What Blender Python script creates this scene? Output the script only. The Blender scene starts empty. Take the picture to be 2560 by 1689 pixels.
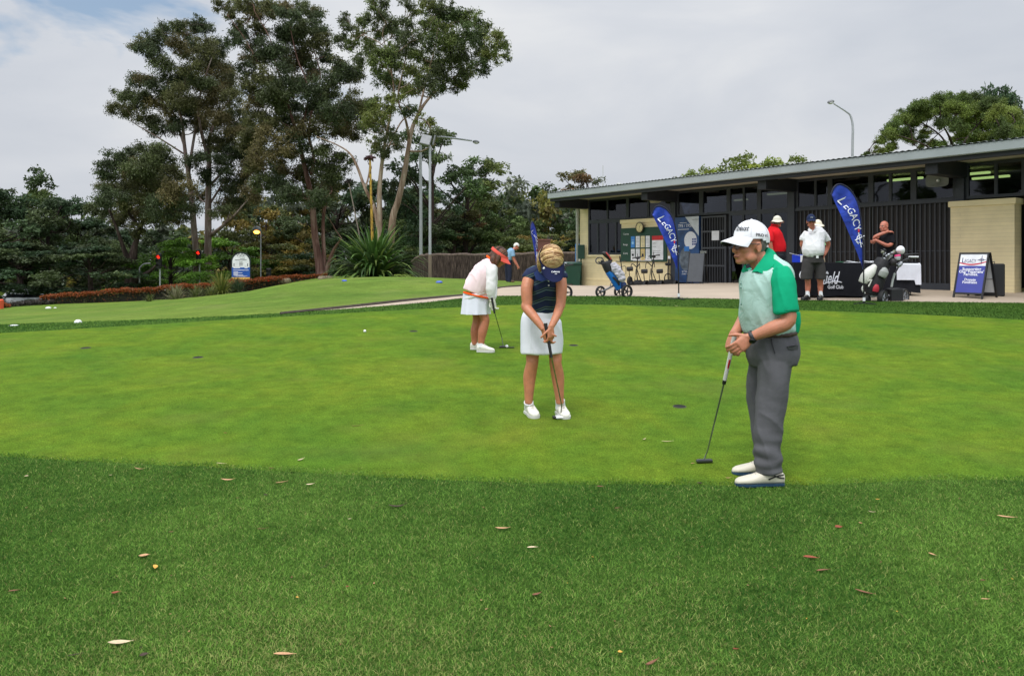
import bpy, bmesh, math, random
import numpy as np
from mathutils import Vector, Matrix, noise, geometry
R = math.radians
rnd = random.Random(7)
nrg = np.random.default_rng(11)
scene = bpy.context.scene
COL = scene.collection
# ------------------------------------------------------------------ camera
FPX, HZ, CAMZ = 1900.0, 649.0, 1.80          # focal length and horizon of the 2560 x 1689 photograph
cam_d = bpy.data.cameras.new('camera'); cam = bpy.data.objects.new('camera', cam_d); COL.objects.link(cam)
cam.location = (0, 0, CAMZ); cam.rotation_euler = (R(90), 0, 0)
cam_d.sensor_width = 36; cam_d.lens = FPX/2560*36; cam_d.shift_y = -(844.5-HZ)/2560
cam_d.clip_end = 2000; cam_d.clip_start = .05
scene.camera = cam
# ------------------------------------------------------------------ light
SUN_EL, SUN_AZ = 58, 205                     # the bright part of the overcast sky: high, behind the camera
wd = bpy.data.worlds.new('World'); scene.world = wd; wd.use_nodes = True
nt = wd.node_tree; nt.nodes.clear()
def N(t, kind, **kw):
    n = t.nodes.new(kind)
    for k, v in kw.items():
        if k.startswith('i_'): n.inputs[k[2:].replace('_', ' ')].default_value = v
        else: setattr(n, k, v)
    return n
def ramp(t, stops, interp='LINEAR'):
    n = t.nodes.new('ShaderNodeValToRGB'); n.color_ramp.interpolation = interp
    while len(n.color_ramp.elements) < len(stops): n.color_ramp.elements.new(.5)
    for e, (p, c) in zip(n.color_ramp.elements, stops):
        e.position = p; e.color = (c[0], c[1], c[2], 1) if hasattr(c, '__len__') else (c, c, c, 1)
    return n
wo = N(nt, 'ShaderNodeOutputWorld'); bg = N(nt, 'ShaderNodeBackground'); bg.inputs[1].default_value = .10
sky = N(nt, 'ShaderNodeTexSky', sky_type='NISHITA', sun_disc=False, sun_elevation=R(SUN_EL), sun_rotation=R(SUN_AZ), air_density=1.2, dust_density=2.0)
tc = N(nt, 'ShaderNodeTexCoord')
mp = N(nt, 'ShaderNodeMapping'); mp.inputs['Scale'].default_value = (1, 1, 2.6); nt.links.new(tc.outputs['Generated'], mp.inputs[0])
n1 = N(nt, 'ShaderNodeTexNoise', i_Scale=2.1, i_Detail=6.0, i_Roughness=.5, i_Distortion=.3)
n2 = N(nt, 'ShaderNodeTexNoise', i_Scale=4.2, i_Detail=6.0, i_Roughness=.55, i_Distortion=.25)
mp2 = N(nt, 'ShaderNodeMapping'); mp2.inputs['Location'].default_value = (3.1, 1.7, .4); mp2.inputs['Scale'].default_value = (1, 1, 2.2)
nt.links.new(tc.outputs['Generated'], mp2.inputs[0])
nt.links.new(mp.outputs[0], n1.inputs['Vector']); nt.links.new(mp2.outputs[0], n2.inputs['Vector'])
CLOUD = 7.3
r1 = ramp(nt, [(.30, (.78*CLOUD, .84*CLOUD, .94*CLOUD)), (.52, (.96*CLOUD, 1.0*CLOUD, 1.07*CLOUD)), (.70, (1.18*CLOUD, 1.19*CLOUD, 1.20*CLOUD))])
nt.links.new(n1.outputs[0], r1.inputs[0])
# breaks in the cloud, mostly towards the upper left of the view
gd = N(nt, 'ShaderNodeVectorMath', operation='DOT_PRODUCT'); gd.inputs[1].default_value = (-.47, .85, .24)
nt.links.new(tc.outputs['Generated'], gd.inputs[0])
gr = ramp(nt, [(.930, 0), (.985, 1)]); nt.links.new(gd.outputs['Value'], gr.inputs[0])
hole = ramp(nt, [(.545, 0), (.64, 1)]); nt.links.new(n2.outputs[0], hole.inputs[0])
hm = N(nt, 'ShaderNodeMath', operation='MULTIPLY'); nt.links.new(gr.outputs[0], hm.inputs[0]); nt.links.new(hole.outputs[0], hm.inputs[1])
# an overcast sky is brightest overhead and around the hidden sun
sx = N(nt, 'ShaderNodeSeparateXYZ'); nt.links.new(tc.outputs['Generated'], sx.inputs[0])
zr = ramp(nt, [(.0, .90), (.35, 1.0), (.60, 1.45), (1.0, 2.0)]); nt.links.new(sx.outputs[2], zr.inputs[0])
sd = N(nt, 'ShaderNodeVectorMath', operation='DOT_PRODUCT')
sund = Vector((math.sin(R(SUN_AZ))*math.cos(R(SUN_EL)), math.cos(R(SUN_AZ))*math.cos(R(SUN_EL)), math.sin(R(SUN_EL))))
sd.inputs[1].default_value = sund; nt.links.new(tc.outputs['Generated'], sd.inputs[0])
sr = ramp(nt, [(.25, 1.0), (1.0, 1.7)]); nt.links.new(sd.outputs['Value'], sr.inputs[0])
def vmul(t, a, b):
    m = N(t, 'ShaderNodeVectorMath', operation='MULTIPLY'); t.links.new(a, m.inputs[0]); t.links.new(b, m.inputs[1]); return m.outputs[0]
cl = vmul(nt, vmul(nt, r1.outputs[0], zr.outputs[0]), sr.outputs[0])
blue = N(nt, 'ShaderNodeMix', data_type='RGBA'); blue.inputs[0].default_value = .35
nt.links.new(sky.outputs[0], blue.inputs[6]); blue.inputs[7].default_value = (5.6, 7.4, 9.8, 1)
mx = N(nt, 'ShaderNodeMix', data_type='RGBA'); nt.links.new(hm.outputs[0], mx.inputs[0])
nt.links.new(cl, mx.inputs[6]); nt.links.new(blue.outputs[2], mx.inputs[7])
nt.links.new(mx.outputs[2], bg.inputs[0]); nt.links.new(bg.outputs[0], wo.inputs[0])
sl = bpy.data.lights.new('sun', 'SUN'); sun = bpy.data.objects.new('sun', sl); COL.objects.link(sun)
sl.energy = 1.55; sl.angle = R(15); sl.color = (1, .96, .90)
sun.rotation_euler = sund.to_track_quat('Z', 'Y').to_euler(); sun.location = sund*60
scene.view_settings.view_transform = 'Standard'; scene.view_settings.look = 'None'
scene.view_settings.exposure = 0.0; scene.view_settings.gamma = 1
scene.cycles.max_bounces = 6; scene.cycles.transparent_max_bounces = 12; scene.cycles.caustics_reflective = False; scene.cycles.caustics_refractive = False
# ------------------------------------------------------------------ helpers
def lin(c):
    f = lambda v: (v/255/12.92 if v/255 <= .04045 else ((v/255+.055)/1.055)**2.4)
    return tuple(f(v) for v in c)
MATS = {}
def M(name, c, rough=.6, metal=0, var=.12, ns=6.0, bump=0.0, bs=60.0, coat=0, emit=None, es=0, spec=.5, c2=None):
    """procedural surface: colour c (sRGB 0-255) with soft noise variation, optional bump"""
    if name in MATS: return MATS[name]
    m = bpy.data.materials.new(name); m.use_nodes = True; t = m.node_tree; b = t.nodes['Principled BSDF']
    c0 = lin(c); b.inputs['Roughness'].default_value = rough; b.inputs['Metallic'].default_value = metal
    b.inputs['Specular IOR Level'].default_value = spec
    if coat: b.inputs['Coat Weight'].default_value = coat
    co = N(t, 'ShaderNodeTexCoord'); n = N(t, 'ShaderNodeTexNoise', i_Scale=ns, i_Detail=4.0)
    t.links.new(co.outputs['Object'], n.inputs['Vector'])
    hi = lin(c2) if c2 else tuple(min(1, v*(1+var)) for v in c0)
    lo = tuple(v*(1-var) for v in c0)
    r = ramp(t, [(.3, lo), (.7, hi)]); t.links.new(n.outputs[0], r.inputs[0]); t.links.new(r.outputs[0], b.inputs['Base Color'])
    if bump:
        n2 = N(t, 'ShaderNodeTexNoise', i_Scale=bs, i_Detail=3.0); t.links.new(co.outputs['Object'], n2.inputs['Vector'])
        bp = N(t, 'ShaderNodeBump', i_Strength=bump, i_Distance=.01); t.links.new(n2.outputs[0], bp.inputs['Height']); t.links.new(bp.outputs[0], b.inputs['Normal'])
    if emit:
        b.inputs['Emission Color'].default_value = (*lin(emit), 1); b.inputs['Emission Strength'].default_value = es
    MATS[name] = m; return m
def setp(o, label=None, cat=None, group=None, kind=None):
    if label: o['label'] = label
    if cat: o['category'] = cat
    if group: o['group'] = group
    if kind: o['kind'] = kind
    return o
def thing(name, label, cat, loc=(0, 0, 0), rz=0, group=None):
    o = bpy.data.objects.new(name, None); o.empty_display_size = .2; COL.objects.link(o)
    o.location = loc; o.rotation_euler = (0, 0, rz); return setp(o, label, cat, group)
KIDS = {}
def link(name, me, m, parent=None):
    o = bpy.data.objects.new(name, me); COL.objects.link(o)
    if m is not None and not me.materials: me.materials.append(m)
    if parent: o.parent = parent; KIDS.setdefault(parent.name, []).append(o)
    return o
def copy_tree(o, parent=None):
    c = o.copy(); COL.objects.link(c)
    if parent: c.parent = parent
    for ch in KIDS.get(o.name, []):
        k = copy_tree(ch, c); KIDS.setdefault(c.name, []).append(k)
    return c
V = Vector
def frame_of(t, ref):
    t = t.normalized(); b = ref - t*ref.dot(t)
    if b.length < 1e-4: b = V((1, 0, 0)) - t*t.x
    b.normalize(); return b, t.cross(b)
def smooth_path(pts, n=4):
    """catmull-rom through (point, *values)"""
    out = []; P = [np.array(p, float) for p in pts]; L = len(P)
    for i in range(L-1):
        p0, p1, p2, p3 = P[max(i-1, 0)], P[i], P[i+1], P[min(i+2, L-1)]
        for k in range(n):
            u = k/n
            out.append(.5*((2*p1)+(-p0+p2)*u+(2*p0-5*p1+4*p2-p3)*u*u+(-p0+3*p1-3*p2+p3)*u**3))
    out.append(P[-1]); return out
class MB:
    def __init__(s): s.v = []; s.f = []; s.mi = None
    def add(s, vs, fs):
        o = len(s.v); s.v += [tuple(v) for v in vs]; s.f += [tuple(i+o for i in f) for f in fs]; return s
    def box(s, c, d, rot=None, bev=0):
        x, y, z = d[0]/2, d[1]/2, d[2]/2
        if bev:
            b = min(bev, x*.9, y*.9, z*.9); rings = []
            prof = [(-z, b), (-z+b, 0), (z-b, 0), (z, b)]
            for zz, ins in prof:
                X, Y = x-ins, y-ins; k = b*.6 if ins == 0 else 0
                rings.append([(X, -Y+k, zz), (X, Y-k, zz), (X-k, Y, zz), (-X+k, Y, zz), (-X, Y-k, zz), (-X, -Y+k, zz), (-X+k, -Y, zz), (X-k, -Y, zz)] if k else
                             [(X, -Y, zz), (X, Y, zz), (X, Y, zz), (-X, Y, zz), (-X, Y, zz), (-X, -Y, zz), (-X, -Y, zz), (X, -Y, zz)])
            vs = [p for r in rings for p in r]; fs = []
            for i in range(3):
                for k in range(8): fs.append((i*8+k, i*8+(k+1) % 8, (i+1)*8+(k+1) % 8, (i+1)*8+k))
            fs += [tuple(range(7, -1, -1)), tuple(range(24, 32))]
        else:
            vs = [(-x, -y, -z), (x, -y, -z), (x, y, -z), (-x, y, -z), (-x, -y, z), (x, -y, z), (x, y, z), (-x, y, z)]
            fs = [(3, 2, 1, 0), (4, 5, 6, 7), (0, 1, 5, 4), (1, 2, 6, 5), (2, 3, 7, 6), (3, 0, 4, 7)]
        c = V(c)
        vs = [(rot @ V(v) + c) if rot is not None else V(v)+c for v in vs]
        return s.add(vs, fs)
    def bb(s, x0, x1, y0, y1, z0, z1, bev=0):
        return s.box(((x0+x1)/2, (y0+y1)/2, (z0+z1)/2), (x1-x0, y1-y0, z1-z0), None, bev)
    def loft(s, rings, cap=True, closed=True):
        n = len(rings[0]); vs = [p for r in rings for p in r]; fs = []
        for i in range(len(rings)-1):
            for k in range(n if closed else n-1): fs.append((i*n+k, i*n+(k+1) % n, (i+1)*n+(k+1) % n, (i+1)*n+k))
        if cap and closed: fs += [tuple(range(n-1, -1, -1)), tuple(range((len(rings)-1)*n, len(rings)*n))]
        return s.add(vs, fs)
    def tube(s, pts, r, seg=10, ref=(0, 1, 0), sm=0, exp=2.0):
        """pts: points; r: radius, or per point radius, or per point (ra along ref, rb)"""
        if not hasattr(r, '__len__'): r = [r]*len(pts)
        q = [(*p, *(a if hasattr(a, '__len__') else (a, a))) for p, a in zip(pts, r)]
        if sm: q = smooth_path(q, sm)
        P = [V(p[:3]) for p in q]; rings = []; ref = V(ref)
        for i, p in enumerate(P):
            t = P[min(i+1, len(P)-1)] - P[max(i-1, 0)]
            if t.length < 1e-7: t = V((0, 0, 1))
            a, b = frame_of(t, ref); ra, rb = max(q[i][3], 1e-4), max(q[i][4], 1e-4); ring = []
            for k in range(seg):
                w = 2*math.pi*k/seg; cw, sw = math.cos(w), math.sin(w)
                if exp != 2: cw = math.copysign(abs(cw)**(2/exp), cw); sw = math.copysign(abs(sw)**(2/exp), sw)
                ring.append(p + a*ra*cw + b*rb*sw)
            rings.append(ring)
        return s.loft(rings)
    def ell(s, c, ax, seg=14, rg=9, rot=None):
        c = V(c); rings = []
        for i in range(rg+1):
            th = math.pi*(i/rg); th = min(max(th, .02), math.pi-.02); ring = []
            for k in range(seg):
                w = 2*math.pi*k/seg; p = V((ax[0]*math.sin(th)*math.cos(w), ax[1]*math.sin(th)*math.sin(w), -ax[2]*math.cos(th)))
                ring.append((rot @ p if rot is not None else p) + c)
            rings.append(ring)
        return s.loft(rings)
    def lathe(s, prof, c=(0, 0, 0), seg=20, rot=None, cap=True):
        c = V(c); rings = []
        for r, z in prof:
            ring = []
            for k in range(seg):
                p = V((r*math.cos(2*math.pi*k/seg), r*math.sin(2*math.pi*k/seg), z)); ring.append((rot @ p if rot is not None else p)+c)
            rings.append(ring)
        return s.loft(rings, cap=cap)
    def prism(s, poly, fr, d0, d1):
        """poly: 2-D outline in frame fr = (origin, X, Y, Z), extruded along Z from d0 to d1"""
        o, X, Y, Z = map(V, fr); n = len(poly)
        vs = [o+X*a+Y*b+Z*d for d in (d0, d1) for a, b in poly]
        fs = [tuple(range(n-1, -1, -1)), tuple(range(n, 2*n))] + [(k, (k+1) % n, n+(k+1) % n, n+k) for k in range(n)]
        return s.add(vs, fs)
    def grid(s, pts):
        n = len(pts[0]); return s.loft(pts, cap=False, closed=False)
    def mesh(s, name, smooth=True):
        me = bpy.data.meshes.new(name); me.from_pydata(s.v, [], s.f); me.validate()
        bm = bmesh.new(); bm.from_mesh(me); bmesh.ops.remove_doubles(bm, verts=bm.verts, dist=1e-6); bmesh.ops.recalc_face_normals(bm, faces=bm.faces)
        bm.to_mesh(me); bm.free()
        if smooth:
            me.polygons.foreach_set('use_smooth', [True]*len(me.polygons))
            try: me.set_sharp_from_angle(angle=R(38))
            except Exception: pass
        return me
    def build(s, name, m, parent=None, smooth=True): return link(name, s.mesh(name, smooth), m, parent)
    def solid(s, name, m, parent=None, vox=.006, it=4, fold=None):
        """one continuous skin over the overlapping pieces, optionally creased by fold(v, n) -> offset along the normal"""
        me = s.mesh(name, False); o = link(name, me, None)
        a = o.modifiers.new('r', 'REMESH'); a.mode = 'VOXEL'; a.voxel_size = vox; a.use_smooth_shade = True
        if it:
            b = o.modifiers.new('s', 'SMOOTH'); b.factor = .5; b.iterations = it
        dg = bpy.context.evaluated_depsgraph_get(); nm = bpy.data.meshes.new_from_object(o.evaluated_get(dg))
        bpy.data.objects.remove(o); bpy.data.meshes.remove(me); nm.name = name
        if fold:
            nn = [v.normal.copy() for v in nm.vertices]
            for v, n in zip(nm.vertices, nn): v.co += n*fold(v.co, n)
        nm.polygons.foreach_set('use_smooth', [True]*len(nm.polygons))
        return link(name, nm, m, parent)
def np_mesh(name, verts, faces, col=None):
    """fast mesh of equal-sized faces from arrays, optional per-face colour attribute"""
    me = bpy.data.meshes.new(name); k = faces.shape[1]
    me.vertices.add(len(verts)); me.vertices.foreach_set('co', np.asarray(verts, np.float32).ravel())
    me.loops.add(faces.size); me.loops.foreach_set('vertex_index', faces.astype(np.int32).ravel())
    me.polygons.add(len(faces)); me.polygons.foreach_set('loop_start', np.arange(0, faces.size, k, dtype=np.int32))
    try: me.polygons.foreach_set('loop_total', np.full(len(faces), k, np.int32))
    except Exception: pass
    if col is not None:
        a = me.attributes.new('tint', 'FLOAT_COLOR', 'FACE'); c = np.ones((len(faces), 4), np.float32); c[:, :3] = col; a.data.foreach_set('color', c.ravel())
    me.update(calc_edges=True); me.validate(); return me
TXT = {}
def text_mesh(s, shear=0.0, bold=0.0):
    """letters as flat polygons, height of a capital about 0.7, origin at the left of the base line"""
    k = (s, shear, bold)
    if k not in TXT:
        cu = bpy.data.curves.new('t', 'FONT'); cu.body = s; cu.shear = shear; cu.offset = bold; cu.resolution_u = 3; cu.fill_mode = 'FRONT'
        o = bpy.data.objects.new('t', cu); COL.objects.link(o)
        dg = bpy.context.evaluated_depsgraph_get(); me = bpy.data.meshes.new_from_object(o.evaluated_get(dg))
        vs = np.array([v.co[:2] for v in me.vertices]) if len(me.vertices) else np.zeros((1, 2)); fs = [tuple(p.vertices) for p in me.polygons]
        bpy.data.objects.remove(o); bpy.data.curves.remove(cu); bpy.data.meshes.remove(me); TXT[k] = (vs, fs)
    return TXT[k]
def letters(mb, s, fn, w=None, h=None, align='l', shear=0, bold=0.0, at=(0, 0)):
    """put text on a surface: fn(a, b) maps flat text metres to a 3-D point"""
    vs, fs = text_mesh(s, shear, bold); x0, x1 = vs[:, 0].min(), vs[:, 0].max(); kx = ky = (h/.72 if h else w/(x1-x0))
    if w and h: kx = w/(x1-x0)
    off = {'l': -x0, 'c': -(x0+x1)/2, 'r': -x1}[align]
    mb.add([fn(at[0]+(a+off)*kx, at[1]+b*ky) for a, b in vs], fs)
def W(px, py, d): return V(((px-1280)/FPX*d, d, CAMZ-(py-HZ)/FPX*d))
# ------------------------------------------------------------------ terrain
CP = []
for X in (-4, 0, 4, 8, 11):
    for Y in (-6, 0, 5, 10, 14): CP.append((X, Y, .062*Y))
CP += [(-8, 0, .0), (-8, 5, .31), (-7.5, 10.5, .66), (14, 0, 0), (16, 8, .5), (-14, 0, -.1), (-14, -6, -.4), (14, -6, -.35)]
for px, py, d in [(1780, 707, 24.5), (2370, 726, 18.55), (1450, 720, 29.85), (2544, 731, 17.3), (2030, 751, 15.6), (2540, 757, 15.1), (1240, 733, 21.5), (1500, 741, 16.4),
                  (1000, 755, 15.2), (739, 783, 13.5), (1000, 704, 24), (1250, 703, 28), (820, 704, 25), (1000, 698, 33), (1150, 699, 33),
                  (690, 713, 28), (560, 746, 28), (430, 753, 32), (640, 768, 18), (110, 760, 38), (300, 757, 37), (0, 771, 36), (200, 790, 21), (0, 805, 17), (450, 775, 20),
                  (600, 731, 43), (800, 694, 46), (1400, 702, 40)]:
    CP.append(tuple(W(px, py, d)))
for X in (-60, -30, 0, 30): CP.append((X, 90, .1)); CP.append((X, 140, .6))
CP += [(-22, 60, -1.5), (-40, 62, -1.6), (-30, 52, -1.3), (-14, 58, -.7), (-60, 40, -1.0), (-70, 0, -1.0), (30, 40, 1.2), (60, 60, 1.5), (40, 10, 1.0), (30, -6, 0)]
CP = np.array(CP, float); _S = 20.0
def _u(r2): return np.where(r2 > 1e-12, .5*r2*np.log(r2+1e-20), 0)
_A = CP[:, :2]/_S; _n = len(CP)
_K = _u(((_A[:, None]-_A[None])**2).sum(-1)) + np.eye(_n)*2e-3
_P = np.c_[np.ones(_n), _A]; _L = np.block([[_K, _P], [_P.T, np.zeros((3, 3))]])
_w = np.linalg.solve(_L, np.r_[CP[:, 2], 0, 0, 0])
def hv(x, y):
    x = np.asarray(x, float).ravel(); y = np.asarray(y, float).ravel(); out = np.empty(len(x))
    for i in range(0, len(x), 20000):
        q = np.c_[x[i:i+20000], y[i:i+20000]]/_S; k = _u(((q[:, None]-_A[None])**2).sum(-1))
        out[i:i+20000] = k @ _w[:_n] + _w[_n] + q @ _w[_n+1:]
    return out
def H(x, y): return float(hv([x], [y])[0])
def hit(px, py, lift=0.0):
    """the point of the terrain seen at a photograph pixel"""
    d = np.arange(2.0, 70, .02); x = (px-1280)/FPX*d; z = CAMZ-(py-HZ)/FPX*d; g = hv(x, d)
    i = np.argmax(z <= g) if (z <= g).any() else len(d)-1
    return V((x[i], d[i], g[i]+lift))
# ------------------------------------------------------------------ ground, green, path
def grass_mat(name, cols, patch, fine, bump, streak=None, dry=None, rough=.85):
    m = bpy.data.materials.new(name); m.use_nodes = True; t = m.node_tree; b = t.nodes['Principled BSDF']
    b.inputs['Roughness'].default_value = rough; b.inputs['Specular IOR Level'].default_value = .04
    g = N(t, 'ShaderNodeNewGeometry')
    a = N(t, 'ShaderNodeTexNoise', i_Scale=patch, i_Detail=6.0, i_Roughness=.62, i_Distortion=.4); t.links.new(g.outputs['Position'], a.inputs['Vector'])
    r = ramp(t, [(.30, cols[0]), (.5, cols[1]), (.70, cols[2])]); t.links.new(a.outputs[0], r.inputs[0])
    f = N(t, 'ShaderNodeTexNoise', i_Scale=fine, i_Detail=3.0, i_Roughness=.7); t.links.new(g.outputs['Position'], f.inputs['Vector'])
    fr = ramp(t, [(.28, .42), (.5, 1.0), (.72, 1.62)]); t.links.new(f.outputs[0], fr.inputs[0])
    c = vmul(t, r.outputs[0], fr.outputs[0])
    mid = N(t, 'ShaderNodeTexNoise', i_Scale=patch*7, i_Detail=5.0, i_Roughness=.65); t.links.new(g.outputs['Position'], mid.inputs['Vector'])
    mr = ramp(t, [(.3, .80), (.7, 1.22)]); t.links.new(mid.outputs[0], mr.inputs[0]); c = vmul(t, c, mr.outputs[0])
    if dry:
        q = N(t, 'ShaderNodeTexNoise', i_Scale=dry[1], i_Detail=5.0, i_Roughness=.6); mq = N(t, 'ShaderNodeMapping'); mq.inputs['Location'].default_value = (5, 9, 2)
        t.links.new(g.outputs['Position'], mq.inputs[0]); t.links.new(mq.outputs[0], q.inputs['Vector'])
        rq = ramp(t, [(.52, 0), (.70, dry[2])]); t.links.new(q.outputs[0], rq.inputs[0])
        x = N(t, 'ShaderNodeMix', data_type='RGBA'); t.links.new(rq.outputs[0], x.inputs[0]); t.links.new(c, x.inputs[6]); x.inputs[7].default_value = (*dry[0], 1); c = x.outputs[2]
    t.links.new(c, b.inputs['Base Color'])
    bp = N(t, 'ShaderNodeBump', i_Strength=bump, i_Distance=.012); t.links.new(f.outputs[0], bp.inputs['Height']); t.links.new(bp.outputs[0], b.inputs['Normal'])
    MATS[name] = m; return m
G_FAIR = grass_mat('fairway_grass', [(.078, .142, .022), (.112, .178, .029), (.150, .204, .036)], .22, 40, .7, dry=((.19, .20, .07), .55, .35))
G_GREEN = grass_mat('green_grass', [(.062, .138, .014), (.092, .164, .014), (.134, .188, .016)], .8, 95, .7, dry=((.165, .165, .04), 1.1, .20))
G_ROUGH = grass_mat('rough_grass', [(.038, .088, .013), (.048, .104, .016), (.060, .118, .018)], .6, 90, 1.0)
def lines(*seg):
    out = []
    for a, b, st in seg: out += list(np.arange(a, b, st))
    return np.array(out + [seg[-1][1]])
gx = lines((-150, -40, 10), (-40, -14, 1.5), (-14, 15, .3), (15, 40, 1.5), (40, 160, 10)); gy = lines((-8, -1, 1.), (-1, 20, .3), (20, 46, .6), (46, 90, 2), (90, 400, 12))
GX, GY = np.meshgrid(gx, gy); gz = hv(GX.ravel(), GY.ravel())
gz = np.where(GY.ravel() > 150, np.minimum(gz, 1.2), gz); gz = np.clip(gz, -3, 3)
nx, ny = len(gx), len(gy); ii = np.arange(nx*ny).reshape(ny, nx)
gf = np.stack([ii[:-1, :-1], ii[:-1, 1:], ii[1:, 1:], ii[1:, :-1]], -1).reshape(-1, 4)
gm = np_mesh('ground', np.c_[GX.ravel(), GY.ravel(), gz], gf); gm.polygons.foreach_set('use_smooth', [True]*len(gm.polygons))
setp(link('ground', gm, G_FAIR), 'light green mown fairway and tee turf around the putting green', kind='structure')
def crv(pts, n=6):
    return [V((p[0], p[1])) for p in smooth_path([(a[0], a[1], 0) for a in pts], n)]
def sheet(name, poly, step, lift, m, label, drop=0.0):
    xs = [p.x for p in poly]; ys = [p.y for p in poly]
    P = list(poly); n = len(P)
    for X in np.arange(min(xs), max(xs), step):
        for Y in np.arange(min(ys), max(ys), step): P.append(V((X+rnd.uniform(-.02, .02), Y+rnd.uniform(-.02, .02))))
    r = geometry.delaunay_2d_cdt(P, [], [list(range(n))], 1, 1e-5)
    v = np.array([tuple(p) for p in r[0]]); z = hv(v[:, 0], v[:, 1])+lift; z[:n] -= drop
    f = np.array([t for t in r[2] if len(t) == 3])
    used = np.unique(f); mp_ = -np.ones(len(v), int); mp_[used] = np.arange(len(used))
    me = np_mesh(name, np.c_[v, z][used], mp_[f]); me.polygons.foreach_set('use_smooth', [True]*len(me.polygons))
    bm = bmesh.new(); bm.from_mesh(me)
    for fc in bm.faces:
        if fc.normal.z < 0: fc.normal_flip()
    bm.to_mesh(me); bm.free()
    return setp(link(name, me, m), label, kind='structure')
FAR_EDGE = [(0, 834), (200, 823), (380, 812), (538, 802), (720, 792), (915, 781), (1152, 769), (1300, 763), (1440, 762), (1720, 769), (2000, 777), (2300, 788), (2560, 801)]
COLLAR = [(0, 813), (200, 806), (400, 799), (538, 793), (720, 783), (915, 769), (1060, 757), (1163, 746), (1240, 741), (1440, 741), (1600, 742), (1720, 746), (2100, 752), (2560, 758)]
NEAR_EDGE = [(0, 1143), (215, 1157), (538, 1172), (808, 1189), (1238, 1208), (1500, 1213), (1980, 1216), (2200, 1209), (2357, 1202), (2560, 1202)]
g_far = [hit(*p) for p in FAR_EDGE]; g_near = [hit(*p) for p in NEAR_EDGE]
_nr = crv(g_near, 40); g_near_w = [V((p.x, p.y+.030*noise.noise(V((p.x*3.1, 4, 0)))+.022*noise.noise(V((p.x*9, 1, 0))))) for p in _nr]
green_poly = crv(g_far) + crv([g_far[-1], V((12.6, 12.6, 0)), V((13.2, 9, 0)), V((10, 6.2, 0)), g_near[-1]])[1:-1] + g_near_w[::-1] + crv([g_near[0], V((-6.5, 6.2, 0)), V((-9.2, 8.4, 0)), g_far[0]])[1:-1]
c_far = [hit(*p) for p in COLLAR]
rough_poly = [V((-15, -5)), V((-15, 9.5)), V((-11, 11.2))] + crv(c_far) + [V((14, 15.2)), V((18, 14)), V((18, -5))]
sheet('rough', rough_poly, .3, .008, G_ROUGH, 'darker green longer grass framing the putting green')
sheet('putting_green', green_poly, .3, .016, G_GREEN, 'close mown bright green putting green', .0075)
CONC = M('concrete', (170, 155, 137), .9, var=.10, ns=.9, bump=.15, bs=40)
PATH_UP = [(700, 787), (739, 783), (900, 766), (1000, 755), (1100, 745), (1160, 739), (1236, 723), (1300, 716), (1400, 713), (1452, 712)]
pu = [hit(*p) for p in PATH_UP]
lo_ = [hit(px, py+3.2) for px, py in COLLAR[4:]]; lo_ = [p for p in lo_]
path_poly = crv(pu) + [V((2.2, 33)), V((9, 40)), V((30, 30)), V((22, 14)), V((14, 14.9))] + crv(lo_[::-1], 4)
sheet('concrete_path', path_poly, .4, .012 - .008 + .001, CONC, 'pale beige concrete apron and path before the clubhouse')
# timber edging along the upper side of the path
mb = MB(); ep = smooth_path([(p.x, p.y+.03, p.z) for p in pu], 5)
mb.tube([(p[0], p[1], p[2]+.02) for p in ep], .034, 6)
setp(mb.build('timber_edging', M('edging_wood', (70, 62, 56), .9, var=.3, ns=12)), 'weathered dark timber edging along the upper side of the path', 'edging')
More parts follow.
